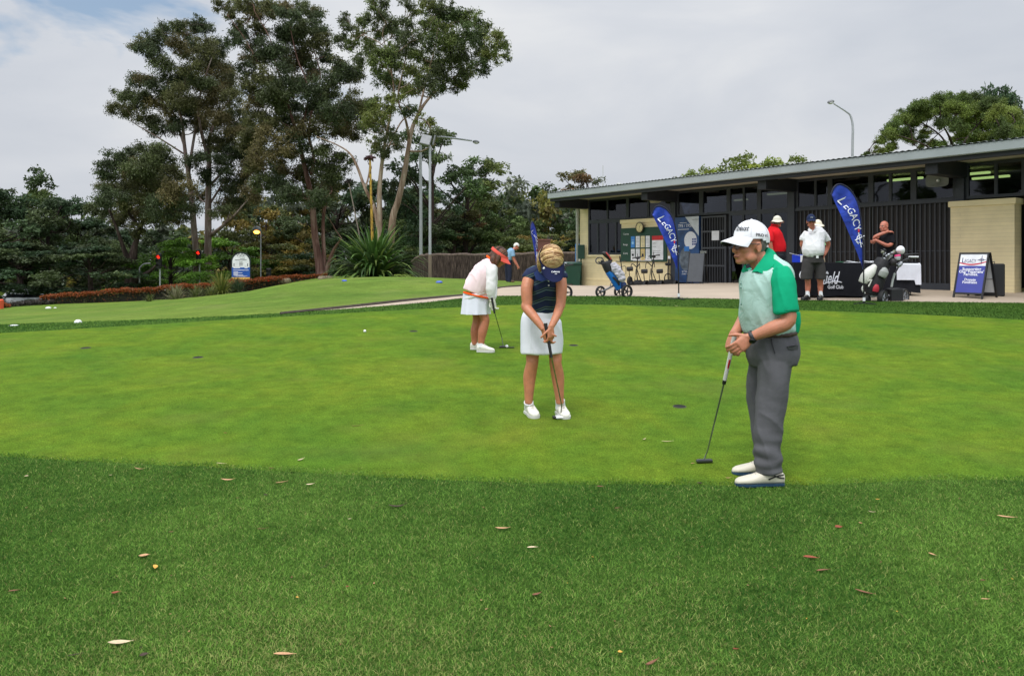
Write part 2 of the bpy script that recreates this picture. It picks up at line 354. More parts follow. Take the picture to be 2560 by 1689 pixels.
# blades: the near rough reads blade by blade
def inside(poly, x, y):
    px = np.array([p.x for p in poly]); py = np.array([p.y for p in poly]); c = np.zeros(len(x), bool); j = len(px)-1
    for i in range(len(px)):
        k = ((py[i] > y) != (py[j] > y)) & (x < (px[j]-px[i])*(y-py[i])/(py[j]-py[i]+1e-12)+px[i]); c ^= k; j = i
    return c
def fbm(x, y, s, seed):
    v = np.zeros(len(x)); r = np.random.default_rng(seed)
    for o in range(4):
        k = s*2**o
        for _ in range(3):
            a = r.uniform(0, 6.28); v += np.sin(k*(x*np.cos(a)+y*np.sin(a))*r.uniform(.7, 1.3)+r.uniform(0, 6.28))/2**o
    return v/4
def blades(x, y, hgt, wid, seed, far=False):
    r = np.random.default_rng(seed); n = len(x); z = hv(x, y)+.006
    a = r.uniform(0, 2*np.pi, n); b = r.uniform(0, 2*np.pi, n); h = hgt*r.uniform(.55, 1.25, n); w = wid*r.uniform(.7, 1.2, n); ln = h*r.uniform(.3, 1.7, n)
    dx, dy = np.cos(a)*w/2, np.sin(a)*w/2; lx, ly = np.cos(b)*ln, np.sin(b)*ln
    v = np.empty((n, 5, 3)); v[:, 0] = np.c_[x-dx, y-dy, z]; v[:, 1] = np.c_[x+dx, y+dy, z]
    v[:, 2] = np.c_[x+dx*.8+lx*.4, y+dy*.8+ly*.4, z+h*.65]; v[:, 3] = np.c_[x-dx*.8+lx*.4, y-dy*.8+ly*.4, z+h*.65]
    v[:, 4] = np.c_[x+lx, y+ly, z+h*.95]
    f = np.arange(n)[:, None]*5 + np.array([0, 1, 2, 3])[None]; f2 = np.arange(n)[:, None]*5 + np.array([3, 2, 4, 4])[None]
    pat = fbm(x, y, 2.2, 3)*.5 + fbm(x, y, 7, 5)*.4
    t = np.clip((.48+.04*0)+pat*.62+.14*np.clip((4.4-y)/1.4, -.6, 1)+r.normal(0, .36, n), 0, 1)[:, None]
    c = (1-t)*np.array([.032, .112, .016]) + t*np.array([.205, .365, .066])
    dryf = np.clip(fbm(x, y, 1.3, 21)*1.1+.06, 0, 1)*np.clip((5.4-y)/2.6, .1, 1)
    dry = r.uniform(0, 1, n) < .08+.50*dryf; c[dry] = np.array([.36, .39, .13])*r.uniform(.55, 1.2, (dry.sum(), 1))
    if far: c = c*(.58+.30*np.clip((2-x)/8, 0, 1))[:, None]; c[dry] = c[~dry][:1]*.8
    return v.reshape(-1, 3), f, f2, c
rr = np.random.default_rng(5); X, Y = [], []
for (x0, x1, y0, y1, den) in [(-4.2, 4.2, 2.5, 3.7, 27000), (-5.2, 5.2, 3.7, 4.7, 21000), (-6.6, 6.6, 4.7, 6.6, 15000)]:
    k = int((x1-x0)*(y1-y0)*den); X.append(rr.uniform(x0, x1, k)); Y.append(rr.uniform(y0, y1, k))
X = np.concatenate(X); Y = np.concatenate(Y)
keep = (np.abs(X) < Y*.90+.9) & ~inside(green_poly, X, Y-.020-np.abs(rr.normal(0, .035, len(X)))-np.abs(fbm(X, Y, 9, 4))*.05); X, Y = X[keep], Y[keep]
X2 = rr.uniform(-11, 12, 240000); Y2 = rr.uniform(9.5, 17.6, 240000)
keep = inside(rough_poly, X2, Y2) & ~inside(green_poly, X2, Y2); X2, Y2 = X2[keep], Y2[keep]
def grass_obj(name, x, y, h, w, seed, label, far=False):
    v, f, f2, c = blades(x, y, h, w, seed, far)
    me = bpy.data.meshes.new(name); n = len(x)
    tri = np.c_[f2[:, :3]]
    me.vertices.add(len(v)); me.vertices.foreach_set('co', v.astype(np.float32).ravel())
    lp = np.concatenate([f.ravel(), tri.ravel()]).astype(np.int32); me.loops.add(len(lp)); me.loops.foreach_set('vertex_index', lp)
    st = np.concatenate([np.arange(n)*4, n*4+np.arange(n)*3]).astype(np.int32); me.polygons.add(2*n); me.polygons.foreach_set('loop_start', st)
    a = me.attributes.new('tint', 'FLOAT_COLOR', 'FACE'); cc = np.ones((2*n, 4), np.float32); cc[:n, :3] = c; cc[n:, :3] = c; a.data.foreach_set('color', cc.ravel())
    me.update(calc_edges=True)
    return setp(link(name, me, LEAFM['blade']), label, 'grass', kind='stuff')
LEAFM = {}
def tint_mat(name, trans=.35, rough=.5, spec=.3, mul=1.0):
    m = bpy.data.materials.new(name); m.use_nodes = True; t = m.node_tree; b = t.nodes['Principled BSDF']; o = t.nodes['Material Output']
    a = N(t, 'ShaderNodeAttribute', attribute_name='tint'); g = N(t, 'ShaderNodeTexNoise', i_Scale=9.0); gg = N(t, 'ShaderNodeNewGeometry'); t.links.new(gg.outputs['Position'], g.inputs['Vector'])
    r = ramp(t, [(.3, .85*mul), (.7, 1.15*mul)]); t.links.new(g.outputs[0], r.inputs[0]); c = vmul(t, a.outputs['Color'], r.outputs[0])
    t.links.new(c, b.inputs['Base Color']); b.inputs['Roughness'].default_value = rough; b.inputs['Specular IOR Level'].default_value = spec
    tr = N(t, 'ShaderNodeBsdfTranslucent'); t.links.new(c, tr.inputs[0]); mxs = N(t, 'ShaderNodeMixShader'); mxs.inputs[0].default_value = trans
    t.links.new(b.outputs[0], mxs.inputs[1]); t.links.new(tr.outputs[0], mxs.inputs[2]); t.links.new(mxs.outputs[0], o.inputs[0])
    LEAFM[name] = m; MATS[name] = m; return m
tint_mat('blade', .3, .7, .1); tint_mat('leaf', .25, .55, .25)
grass_obj('grass', X, Y, .017, .0032, 8, 'dense short blades of dark green lawn grass near the camera')
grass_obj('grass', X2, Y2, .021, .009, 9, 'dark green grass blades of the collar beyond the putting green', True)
# ------------------------------------------------------------------ clubhouse
def fac(px):                                   # a pixel column on the facade plane -> metres along the facade
    return (29.85 - 45080/(px+60))/.817
F0 = V((2.67, 29.85, 0)); FX = V((.5764, -.8172, 0)); FY = V((.8172, .5764, 0)); FRZ = math.atan2(-.8172, .5764)
def fw(s, y, z): return F0 + FX*s + FY*y + V((0, 0, z))
def fz(s, y, py):                              # height on a plane y behind the facade, at a pixel row
    p = fw(s, y, 0); return CAMZ-(py-HZ)/FPX*p.y
def gz_(s, y): p = fw(s, y, 0); return H(p.x, p.y)
def brick_mat(name, c, line=.75, dirt=.1):
    m = bpy.data.materials.new(name); m.use_nodes = True; t = m.node_tree; b = t.nodes['Principled BSDF']; b.inputs['Roughness'].default_value = .55
    co = N(t, 'ShaderNodeTexCoord'); sp = N(t, 'ShaderNodeSeparateXYZ'); t.links.new(co.outputs['Object'], sp.inputs[0])
    ad = N(t, 'ShaderNodeMath', operation='ADD'); t.links.new(sp.outputs[0], ad.inputs[0]); t.links.new(sp.outputs[1], ad.inputs[1])
    cb = N(t, 'ShaderNodeCombineXYZ'); t.links.new(ad.outputs[0], cb.inputs[0]); t.links.new(sp.outputs[2], cb.inputs[1])
    br = N(t, 'ShaderNodeTexBrick', i_Scale=1.0, i_Brick_Width=7.0, i_Row_Height=.086, i_Mortar_Size=.006, i_Mortar_Smooth=.3, i_Bias=0); br.offset = .5
    c0 = lin(c); br.inputs['Color1'].default_value = (*c0, 1); br.inputs['Color2'].default_value = (*[v*.94 for v in c0], 1); br.inputs['Mortar'].default_value = (*[v*line for v in c0], 1)
    t.links.new(cb.outputs[0], br.inputs['Vector'])
    n = N(t, 'ShaderNodeTexNoise', i_Scale=2.5, i_Detail=5.0); t.links.new(co.outputs['Object'], n.inputs['Vector']); r = ramp(t, [(.3, 1-dirt*1.5), (.65, 1.04)]); t.links.new(n.outputs[0], r.inputs[0])
    t.links.new(vmul(t, br.outputs[0], r.outputs[0]), b.inputs['Base Color'])
    bp = N(t, 'ShaderNodeBump', i_Strength=.5, i_Distance=.008); bp.invert = True; t.links.new(br.outputs['Fac'], bp.inputs['Height']); t.links.new(bp.outputs[0], b.inputs['Normal'])
    MATS[name] = m; return m
CREAM = brick_mat('cream_brick', (234, 217, 172), .84, .07); RENDER = M('cream_render', (232, 216, 172), .6, var=.06, ns=3)
STEEL = M('dark_steel', (50, 54, 62), .5, var=.1); DARKF = M('dark_frame', (34, 36, 41), .5, var=.15); FASC = M('grey_green_fascia', (150, 158, 160), .45, var=.06, ns=2)
SOFF = M('soffit', (196, 190, 176), .7, var=.06, ns=1.5); BEAM = M('dark_beam', (30, 33, 38), .6); INTER = M('dark_interior', (26, 27, 31), .9)
BATTEN = M('dark_batten', (33, 29, 28), .6); BARM = M('bar_grey', (64, 67, 73), .5); ROOFM = M('roof_sheet', (150, 158, 156), .5)
DPIPE = M('downpipe', (176, 178, 172), .5, var=.1)
def glass_mat(name, tint, refl):
    m = bpy.data.materials.new(name); m.use_nodes = True; t = m.node_tree; o = t.nodes['Material Output']; t.nodes.remove(t.nodes['Principled BSDF'])
    tr = N(t, 'ShaderNodeBsdfTransparent'); tr.inputs[0].default_value = (*tint, 1); gl = N(t, 'ShaderNodeBsdfGlossy'); gl.inputs['Roughness'].default_value = .02; gl.inputs[0].default_value = (.85, .88, .95, 1)
    fr = N(t, 'ShaderNodeFresnel'); fr.inputs[0].default_value = refl; n = N(t, 'ShaderNodeTexNoise', i_Scale=.9); co = N(t, 'ShaderNodeTexCoord'); t.links.new(co.outputs['Object'], n.inputs['Vector'])
    bp = N(t, 'ShaderNodeBump', i_Strength=.08, i_Distance=.05); t.links.new(n.outputs[0], bp.inputs['Height']); t.links.new(bp.outputs[0], gl.inputs['Normal'])
    mx = N(t, 'ShaderNodeMixShader'); t.links.new(fr.outputs[0], mx.inputs[0]); t.links.new(tr.outputs[0], mx.inputs[1]); t.links.new(gl.outputs[0], mx.inputs[2]); t.links.new(mx.outputs[0], o.inputs[0])
    MATS[name] = m; return m
GLASS = glass_mat('tinted_glass', (.30, .32, .36), 1.5)
club = thing('clubhouse', 'long low cream brick clubhouse with dark glazed front and grey roof edge', 'building', F0, FRZ)
S_END = 22.0; TR = 3.25; HEAD = 4.10; SOF = 4.12; FT = 4.32; OV = 1.56
def zg(s): return gz_(s, 0) - .25
# walls
w = MB(); w.bb(.02, .50, -.02, .30, .3, SOF); w.bb(.50, 2.56, -.02, .22, .3, 1.98)
w.bb(-.02, .02, .30, 8.0, .3, SOF); w.bb(.02, S_END, 8.0, 8.25, .3, SOF); w.bb(15.5, S_END, 0, .2, .3, 1.05)
w.build('wall', CREAM, club, False)
b1 = MB(); b1.bb(2.56, 4.82, -.20, .16, .3, 3.10); b1.build('wall', CREAM, club, False)
b1 = MB(); b1.bb(13.98, 15.36, -.20, .16, .6, 3.06); b1.build('wall', CREAM, club, False)
cp = MB(); cp.bb(2.52, 4.86, -.24, .18, 3.10, 3.24, .01); cp.build('coping', RENDER, club, False)
cp = MB(); cp.bb(13.94, 15.40, -.24, .18, 3.06, 3.20, .01); cp.build('coping', RENDER, club, False)
sl_ = MB(); sl_.bb(.46, 2.55, -.07, .20, 1.90, 1.985, .01); sl_.bb(.0, 2.55, -.035, -.02, 1.70, 1.76); sl_.bb(.0, 4.8, -.225 if False else -.035, -.02, 1.02, 1.05)
sl_.build('sill', RENDER, club, False)
# roof: soffit, slab, fascia gutter
r_ = MB(); r_.bb(.20, S_END, -OV, 8.6, SOF, SOF+.05); r_.build('soffit', SOFF, club, False)
r_ = MB(); r_.bb(.08, S_END, -OV-.12, -OV, SOF-.02, FT, .02); r_.bb(.08, .20, -OV, 8.7, SOF-.02, FT, .02); r_.build('fascia', FASC, club, False)
r_ = MB(); r_.bb(.12, S_END, -OV-.02, -OV+.10, SOF-.12, SOF-.02); r_.bb(.12, .19, -OV+.1, 8.6, SOF-.12, SOF-.02); r_.build('eave_shade_strip', BEAM, club, False)  # dark strip standing in for the shadow below the gutter
rp = MB(); n = 150; row0, row1 = [], []
for i in range(n*2+1):
    s = .10 + (S_END-.10)*i/(2*n); k = .022 if i % 2 else 0
    row0.append((s, -OV-.15, FT+.005+k)); row1.append((s, 8.7, FT+.62+k))
rp.grid([row0, row1]); rp.build('roof', ROOFM, club, False)
rb_ = MB(); rb_.bb(.22, S_END, 0, 8.3, SOF+.06, SOF+.16); rb_.build('ceiling', INTER, club, False)
# beams and columns
COLS = [.36, 4.95, 9.52, 14.13, 18.8]
for s in COLS:
    m_ = MB(); m_.bb(s-.14, s+.14, -OV+.12, .1, SOF-.36, SOF-.003, .01); m_.build('beam', BEAM, club, False)
for s in COLS[1:]:
    m_ = MB(); m_.bb(s-.10, s+.10, -.09, .12, .6, SOF-.36 if s > 5 else SOF-.37, .012); m_.build('column', STEEL, club, False)
# window bays: (s0, s1, z0, z1)
def window(s0, s1, z0, z1, mull=(), depth=.05, name='window'):
    f = MB(); t = .035
    f.bb(s0, s1, -.02, depth, z1-2*t, z1); f.bb(s0, s1, -.02, depth, z0, z0+2*t)
    f.bb(s0, s0+2*t, -.021, depth+.001, z0+2*t, z1-2*t); f.bb(s1-2*t, s1, -.021, depth+.001, z0+2*t, z1-2*t)
    for q in mull: f.bb(q-t, q+t, -.018, depth-.002, z0+2*t, z1-2*t)
    fo = f.build(name, STEEL, club, False)
    g = MB(); g.bb(s0+.06, s1-.06, .012, .020, z0+.06, z1-.06); g.build('pane', GLASS, fo, False); return fo
ups = [(.52, 2.68, (1.60,)), (2.68, 4.84, (3.72,)), (5.06, 6.10, ()), (6.10, 7.22, (6.16,)), (7.22, 8.36, (7.8,)), (8.36, 9.41, ()), (9.63, 10.70, (10.25,)), (10.70, 11.88, ()), (11.88, 13.0, (12.4,)), (13.0, 14.02, ()), (14.24, 15.5, (14.9,)), (15.5, 18.69, (16.6, 17.6))]
for s0, s1, ml in ups: window(s0, s1, TR, HEAD, ml)
window(.52, 2.54, 1.99, TR, (1.06, 1.58, 2.06))
window(7.24, 8.36, .95, TR, (7.78,), name='glass_door'); window(8.36, 9.41, .95, TR, (8.9,), name='glass_door'); window(15.5, 18.69, 1.06, TR, (16.6, 17.6))
# battened screens between the columns on the right
for s0, s1 in ((9.62, 10.68), (10.70, 11.86), (11.90, 12.98), (13.02, 14.02)):
    sc_ = MB(); sc_.bb(s0, s1, .05, .09, 1.02, TR); q = sc_.build('screen', BATTEN, club, False)
    bt = MB(); n = 8
    for k in range(n+1):
        x = s0+.02+(s1-s0-.04)*k/n; bt.bb(x-.011, x+.011, .0, .03, 1.22, TR-.02)
    for z in (2.02,): bt.bb(s0, s1, .03, .049, z-.012, z+.012)
    bt.build('bars', BARM, q, False)
    pl = MB(); pl.bb(s0, s1, -.06, .05, .7, 1.22); pl.build('plinth', STEEL, q, False)
tf = MB(); tf.bb(9.62, 14.02, -.05, .05, TR-.05, TR+.03); tf.build('transom', STEEL, club, False)
# the dark room behind the glass and its lit tubes
it = MB(); it.bb(.3, S_END, 5.2, 5.3, .5, SOF); it.bb(.3, S_END, .35, 5.2, .75, .8); it.build('interior', INTER, club, False)
cn = MB()
for k in range(9):
    cn = MB(); cn.bb(1.2+k*2.1, 2.3+k*2.1, 2.2+.3*(k % 3), 2.7+.3*(k % 3), .9, 1.8+.35*((k*7) % 4)/3); cn.build('counter', M('shelf_dark', (44, 44, 48), .8), club, False)
TUBE = M('lit_tube', (235, 245, 190), emit=(225, 250, 140), es=5.0)
for s, y, z, ln in ((12.15, 1.2, 3.98, .95), (13.2, 1.2, 3.98, .12), (13.75, 1.3, 3.98, .95), (13.7, 2.6, 3.98, .9), (5.65, 2.6, 3.9, .55), (7.5, 2.2, 3.97, .9)):
    l = MB(); l.bb(s-ln/2, s+ln/2, y-.05, y+.05, z-.03, z+.03, .01)
    o = l.build('ceiling_light', M('dim_tube', (225, 230, 190), emit=(235, 240, 180), es=.9) if s < 8 else TUBE, club, False)
# soffit battens
for s, y, ln, c in ((1.25, -1.15, 1.5, BEAM), (6.6, -1.1, 1.3, BEAM), (10.1, -.95, 1.2, SOFF), (11.4, -1.1, .9, BEAM), (16.4, -1.0, 1.3, SOFF)):
    l = MB(); l.bb(s-ln/2, s+ln/2, y-.08, y+.08, SOF-.055, SOF-.004, .01); l.build('light_batten', c, club, False)
# downpipe at the far corner
d_ = MB(); gzc = gz_(-.05, -.1)
d_.tube([(-.06, -.09, gzc+.03), (-.06, -.09, SOF-.45), (-.03, -.14, SOF-.32), (.18, -.35, SOF-.26), (.3, -.5, SOF-.2), (.32, -.52, SOF-.02)], .055, 10); d_.bb(-.14, .02, -.17, -.01, gzc-.1, gzc+.06)
d_.build('downpipe', DPIPE, club)
# gate of upright bars, hung in the fourth bay
gate = thing('security_gate', 'tall grey barred security gate between the golf ball poster and the glass doors', 'gate', fw(6.66, 0, 1.0), FRZ)
g = MB(); hw = .50; gh = TR-1.0-.04
g.bb(-hw, -hw+.06, -.07, -.02, .02, gh); g.bb(hw-.06, hw, -.07, -.02, .02, gh)
for z in (.02, .58, 1.15, 1.68, gh-.06): g.bb(-hw+.06, hw-.06, -.065, -.025, z, z+.055)
g.build('gate_frame', BARM, gate, False)
g = MB()
for k in range(1, 9): x = -hw+.03+(2*hw-.06)*k/9; g.bb(x-.010, x+.010, -.056, -.034, .075, gh-.06)
g.build('bars', BARM, gate, False)
g = MB(); g.bb(-.50, -.24, -.12, -.071, 1.0, 1.09, .008); g.build('lock_box', M('lock_steel', (140, 142, 140), .4, .6), gate, False)
bk = MB(); bk.bb(6.18, 7.20, .16, .20, .8, TR); bk.build('door', M('door_black', (20, 20, 23), .7), club, False)
nc = MB(); nc.bb(-.05, .24, -.085, -.076, 1.42, 1.72)
nn_ = setp(nc.build('paper_notice', M('white_paper', (226, 228, 232), .7), None, False), 'small white notice strips taped to the barred security gate', 'notice'); nn_.location = fw(6.66, 0, 1.0); nn_.rotation_euler = (0, 0, FRZ)
PAPER = MATS['white_paper']; INK = M('ink', (40, 42, 48), .7); INKG = M('grey_ink', (120, 124, 132), .8)
def card(name, label, cat, s, y, z, w_, h_, m, group=None, lines_=0, ink=None, th=.006):
    o = thing(name, label, cat, fw(s, y, z), FRZ, group)
    a = MB(); a.bb(-w_/2, w_/2, 0, th, -h_/2, h_/2); a.build('sheet', m, o, False)
    if lines_:
        b = MB()
        for k in range(lines_):
            zz = h_/2-h_*(k+1)/(lines_+1); ww = w_*rnd.uniform(.45, .8); b.bb(-ww/2, ww/2, -.002, -.0005, zz-h_*.012, zz+h_*.012)
        b.build('print', ink or INKG, o, False)
    return o
card('paper_notice', 'white notice with faint print on the glass door beside the red shirted man', 'notice', 8.62, -.05, 2.12, .26, .42, PAPER, None, 4)
# green notice board on the brick panel
NB = thing('notice_board', 'large dark green notice board on the cream brick panel', 'notice board', fw(3.70, -.26, 2.33), FRZ)
GB = M('board_green', (28, 66, 52), .55, var=.06, ns=2)
a = MB(); a.bb(-1.12, 1.12, 0, .05, -.60, .60, .012); a.build('panel', GB, NB, False)
for z, l in ((.36, 'Course'), (-.02, 'Range'), (-.33, 'Comp')): a = MB(); letters(a, l, lambda p, q, z=z: (-.98+p, -.004, z+q), h=.07); a.build('lettering', PAPER, NB, False)
a = MB(); letters(a, 'Competition Results', lambda p, q: (-.1+p, -.004, -.47+q), h=.05, align='c')
a.build('lettering', PAPER, NB, False)
a = MB(); a.bb(-.48, .42, -.008, -.001, -.57, -.49); a2 = a.build('name_strip', PAPER, NB, False)
b = MB(); letters(b, 'JUNIOR  SERVICES', lambda p, q: (-.03+p, -.010, -.552+q), h=.045, align='c'); b.build('print', M('red_ink', (170, 50, 50), .7), a2, False)
cream_p = M('cream_paper', (228, 214, 168), .7); blue_p = M('blue_paper', (60, 130, 205), .6); ylw_p = M('gold_paper', (222, 196, 130), .7)
cols_ = ['leftmost', 'second from left', 'third from left', 'fourth from left']
for r in range(2):
    for c in range(4):
        m = [[blue_p, PAPER, cream_p, PAPER], [PAPER, PAPER, ylw_p, PAPER]][r][c]
        kind = [['bright blue', 'white', 'cream', 'white'], ['white', 'white', 'golden', 'white']][r][c]
        o = card('poster', f'{kind} framed sheet on the green board, {["upper", "lower"][r]} row, {cols_[c]}', 'sheet', 3.70-.62+.245*c+.14, -.275, 2.33+.10-.45*r, .19, .40, m, 'sheets on the green notice board', 7 if m is not blue_p else 2, INKG if m is not blue_p else PAPER)
        if r == 0 and c == 0:
            q = MB(); q.lathe([(.001, .004), (.055, .004), (.055, 0)], (0, 0, -.03), 16, Matrix.Rotation(R(90), 3, 'X')); q.build('emblem', M('pale_blue', (150, 200, 235), .6), o)
        if r == 1 and c in (0, 2):
            q = MB(); q.bb(-.05, .05, -.003, -.001, -.05, .03); q.build('print', INK, o, False)
o = card('poster', 'big white sheet with red heading at the right of the green board', 'sheet', 3.70+.72, -.275, 2.33-.12, .52, .82, PAPER, 'sheets on the green notice board')
q = MB(); q.bb(-.26, .26, -.003, -.0005, .26, .41); q.build('heading', M('notice_red', (190, 40, 48), .6), o, False)
q = MB()
for l, z in (('NOTICE', .14), ('Course', .02), ('Please keep to the', -.12), ('paths. No carts on', -.19), ('the putting green', -.29), ('Thank you all', -.36)): letters(q, l, lambda p, t, z=z: (-.22+p, -.003, z+t), h=.035)
q.build('print', INK, o, False)
ck = thing('wall_clock', 'round cream faced clock mounted over the green notice board', 'clock', fw(3.62, -.30, 2.93), FRZ); RX = Matrix.Rotation(R(90), 3, 'X')
a = MB(); a.lathe([(.001, -.0), (.175, 0), (.19, .02), (.19, .05), (.165, .055), (.16, .04), (.001, .04)], (0, 0, 0), 28, RX); a.build('case', M('clock_rim', (60, 54, 40), .5), ck)
a = MB(); a.lathe([(.001, .045), (.16, .045), (.16, .041)], (0, 0, 0), 28, RX); fa = a.build('face', M('clock_face', (218, 205, 150), .5), ck)
a = MB()
for k in range(12): q = R(30*k); a.box((math.sin(q)*.135, -.047, math.cos(q)*.135), (.012, .003, .03), Matrix.Rotation(q, 3, 'Y'))
a.build('hour_marks', INK, fa, False)
a = MB(); a.box((.025, -.049, .045), (.014, .003, .10), Matrix.Rotation(R(30), 3, 'Y')); a.box((-.01, -.0525, -.05), (.010, .003, .13), Matrix.Rotation(R(10), 3, 'Y')); a.build('hands', INK, fa, False)
# tall printed panel of a golf ball
PS = thing('wall_poster', 'tall navy poster of a white golf ball over a driver head, fixed beside the gate', 'poster', fw(5.58, -.11, 1.02), FRZ)
navy = M('poster_navy', (26, 52, 96), .35, var=.35, ns=2.5, c2=(40, 84, 140))
a = MB(); a.bb(-.52, .52, 0, .10, .02, 2.20, .006); a.build('panel', navy, PS, False)
a = MB(); a.prism([(-.06, 2.20), (.52, 2.20), (.52, 1.55)], ((0, -.003, 0), (1, 0, 0), (0, 0, 1), (0, 1, 0)), 0, .002); a.build('grey_corner', M('poster_grey', (188, 196, 202), .4), PS, False)
def disc(mb, cx, cz, rx, rz, y, n=32):
    mb.prism([(cx+rx*math.cos(6.2832*k/n), cz+rz*math.sin(6.2832*k/n)) for k in range(n)], ((0, y, 0), (1, 0, 0), (0, 0, 1), (0, 1, 0)), 0, .002)
ballw = M('printed_ball', (214, 218, 226), .4, var=.16, ns=34)
a = MB(); disc(a, .17, 1.42, .27, .29, -.006); bo = a.build('printed_ball', ballw, PS, False)
a = MB()
for i in range(3):
    for k in range(3): a.bb(.24+.065*i, .29+.065*i, -.009, -.007, 1.26+.08*k, 1.32+.08*k)
a.build('ball_print', M('ball_blue', (38, 62, 130), .5), bo, False)
a = MB(); disc(a, -.05, .80, .26, .38, -.005); a.build('club_head', M('printed_club', (58, 66, 80), .35, var=.5, ns=5, c2=(120, 132, 146)), PS, False)
a = MB(); a.bb(-.10, .12, -.008, -.006, 1.06, 1.22); a.build('blue_glow', M('printed_blue', (46, 120, 200), .4), PS, False)
a = MB(); letters(a, 'TP5 / TP5x', lambda p, q: (-.36+p, -.005, 1.86+q), h=.10, shear=.2); a.bb(-.38, .1, -.005, -.003, 1.78, 1.795); a.bb(-.3, 0, -.005, -.003, 2.0, 2.012)
letters(a, 'SPIN', lambda p, q: (-.46+p, -.005, .95+q), h=.05); letters(a, 'NEW', lambda p, q: (.30+p, -.005, .92+q), h=.07); letters(a, 'BETTER IN', lambda p, q: (-.2+p, -.005, .36+q), h=.05); letters(a, 'EVERY WAY', lambda p, q: (-.2+p, -.005, .28+q), h=.05)
a.build('lettering', PAPER, PS, False)
a = MB(); letters(a, 'TaylorMade', lambda p, q: (.22+p, -.006, 2.08+q), w=.27); a.build('lettering', INK, PS, False)
# horn loudspeakers
HORN = M('horn_cream', (186, 178, 148), .55); HORND = M('horn_grey', (120, 122, 116), .55)
def horn(s, z, m, label, y=-.35):
    o = thing('loudspeaker', label, 'loudspeaker', fw(s, y, z), FRZ, 'horn loudspeakers under the eaves')
    a = MB(); rings = []
    for yy, hx, hz in ((.30, .07, .07), (.16, .09, .08), (.04, .22, .13), (-.02, .27, .16), (-.03, .27, .16), (-.025, .25, .14), (.05, .06, .06)):
        rings.append([(hx*(abs(math.cos(k*6.2832/24))**.45)*math.copysign(1, math.cos(k*6.2832/24)), yy, hz*(abs(math.sin(k*6.2832/24))**.45)*math.copysign(1, math.sin(k*6.2832/24))) for k in range(24)])
    a.loft(rings); a.build('horn', m, o)
    a = MB(); a.ell((0, .02, 0), (.035, .05, .035)); a.build('driver_cap', PAPER, o)
    a = MB(); a.tube([(0, .25, .02), (.02, .26, .2), (.02, .33, .28)], .018, 8); a.bb(-.06, .10, .33, .348, .15, .35); a.build('bracket', m, o); return o
horn(4.42, 3.90, HORN, 'cream horn loudspeaker above the green notice board'); horn(13.75, 3.72, HORND, 'grey horn loudspeaker above the battened screens near the right brick panel')
# things on the roof
an = MB(); p0 = fw(.45, .8, 0); zt = fz(.45, .8, 413); an.tube([(0, 0, FT), (0, 0, zt)], .014, 6); an.tube([(0, 0, FT), (.0, 0, FT+.5)], .03, 6)
o = setp(an.build('roof_aerial', DPIPE), 'thin upright aerial at the far end of the clubhouse roof', 'aerial'); o.location = p0
sp_ = thing('roof_pipe', 'pale bent pipe lying over the far end of the clubhouse roof', 'pipe', fw(1.3, 1.0, FT+.05), FRZ); a = MB(); a.tube([(-.3, 0, .12), (-.25, 0, .36), (.1, 0, .3), (1.1, .1, .18), (1.9, .1, .02)], .05, 8, sm=3); a.build('pipe', DPIPE, sp_); a = MB(); a.tube([(.9, 0, .2), (.95, .4, .05)], .03, 6); a.build('strut', DPIPE, sp_)
# ------------------------------------------------------------------ trees
def bark_mat(name, cols, scale=1.0, bump=.6):
    m = bpy.data.materials.new(name); m.use_nodes = True; t = m.node_tree; b = t.nodes['Principled BSDF']; b.inputs['Roughness'].default_value = .85; b.inputs['Specular IOR Level'].default_value = .2
    g = N(t, 'ShaderNodeTexCoord'); mp = N(t, 'ShaderNodeMapping'); mp.inputs['Scale'].default_value = (3*scale, 3*scale, .45*scale); t.links.new(g.outputs['Object'], mp.inputs[0])
    n = N(t, 'ShaderNodeTexNoise', i_Scale=1.4, i_Detail=6.0, i_Roughness=.6, i_Distortion=.6); t.links.new(mp.outputs[0], n.inputs['Vector'])
    r = ramp(t, [(.32, lin(cols[0])), (.5, lin(cols[1])), (.68, lin(cols[2]))]); t.links.new(n.outputs[0], r.inputs[0]); t.links.new(r.outputs[0], b.inputs['Base Color'])
    bp = N(t, 'ShaderNodeBump', i_Strength=bump, i_Distance=.05); t.links.new(n.outputs[0], bp.inputs['Height']); t.links.new(bp.outputs[0], b.inputs['Normal']); MATS[name] = m; return m
BK_GREY = bark_mat('bark_pale_grey', [(84, 64, 54), (122, 106, 98), (156, 146, 140)]); BK_PINK = bark_mat('bark_pinkish', [(76, 52, 46), (108, 80, 72), (140, 116, 106)])
BK_TAN = bark_mat('bark_tan', [(92, 72, 58), (134, 114, 98), (168, 154, 138)]); BK_DARK = bark_mat('bark_dark', [(34, 28, 26), (58, 48, 44), (84, 72, 66)])
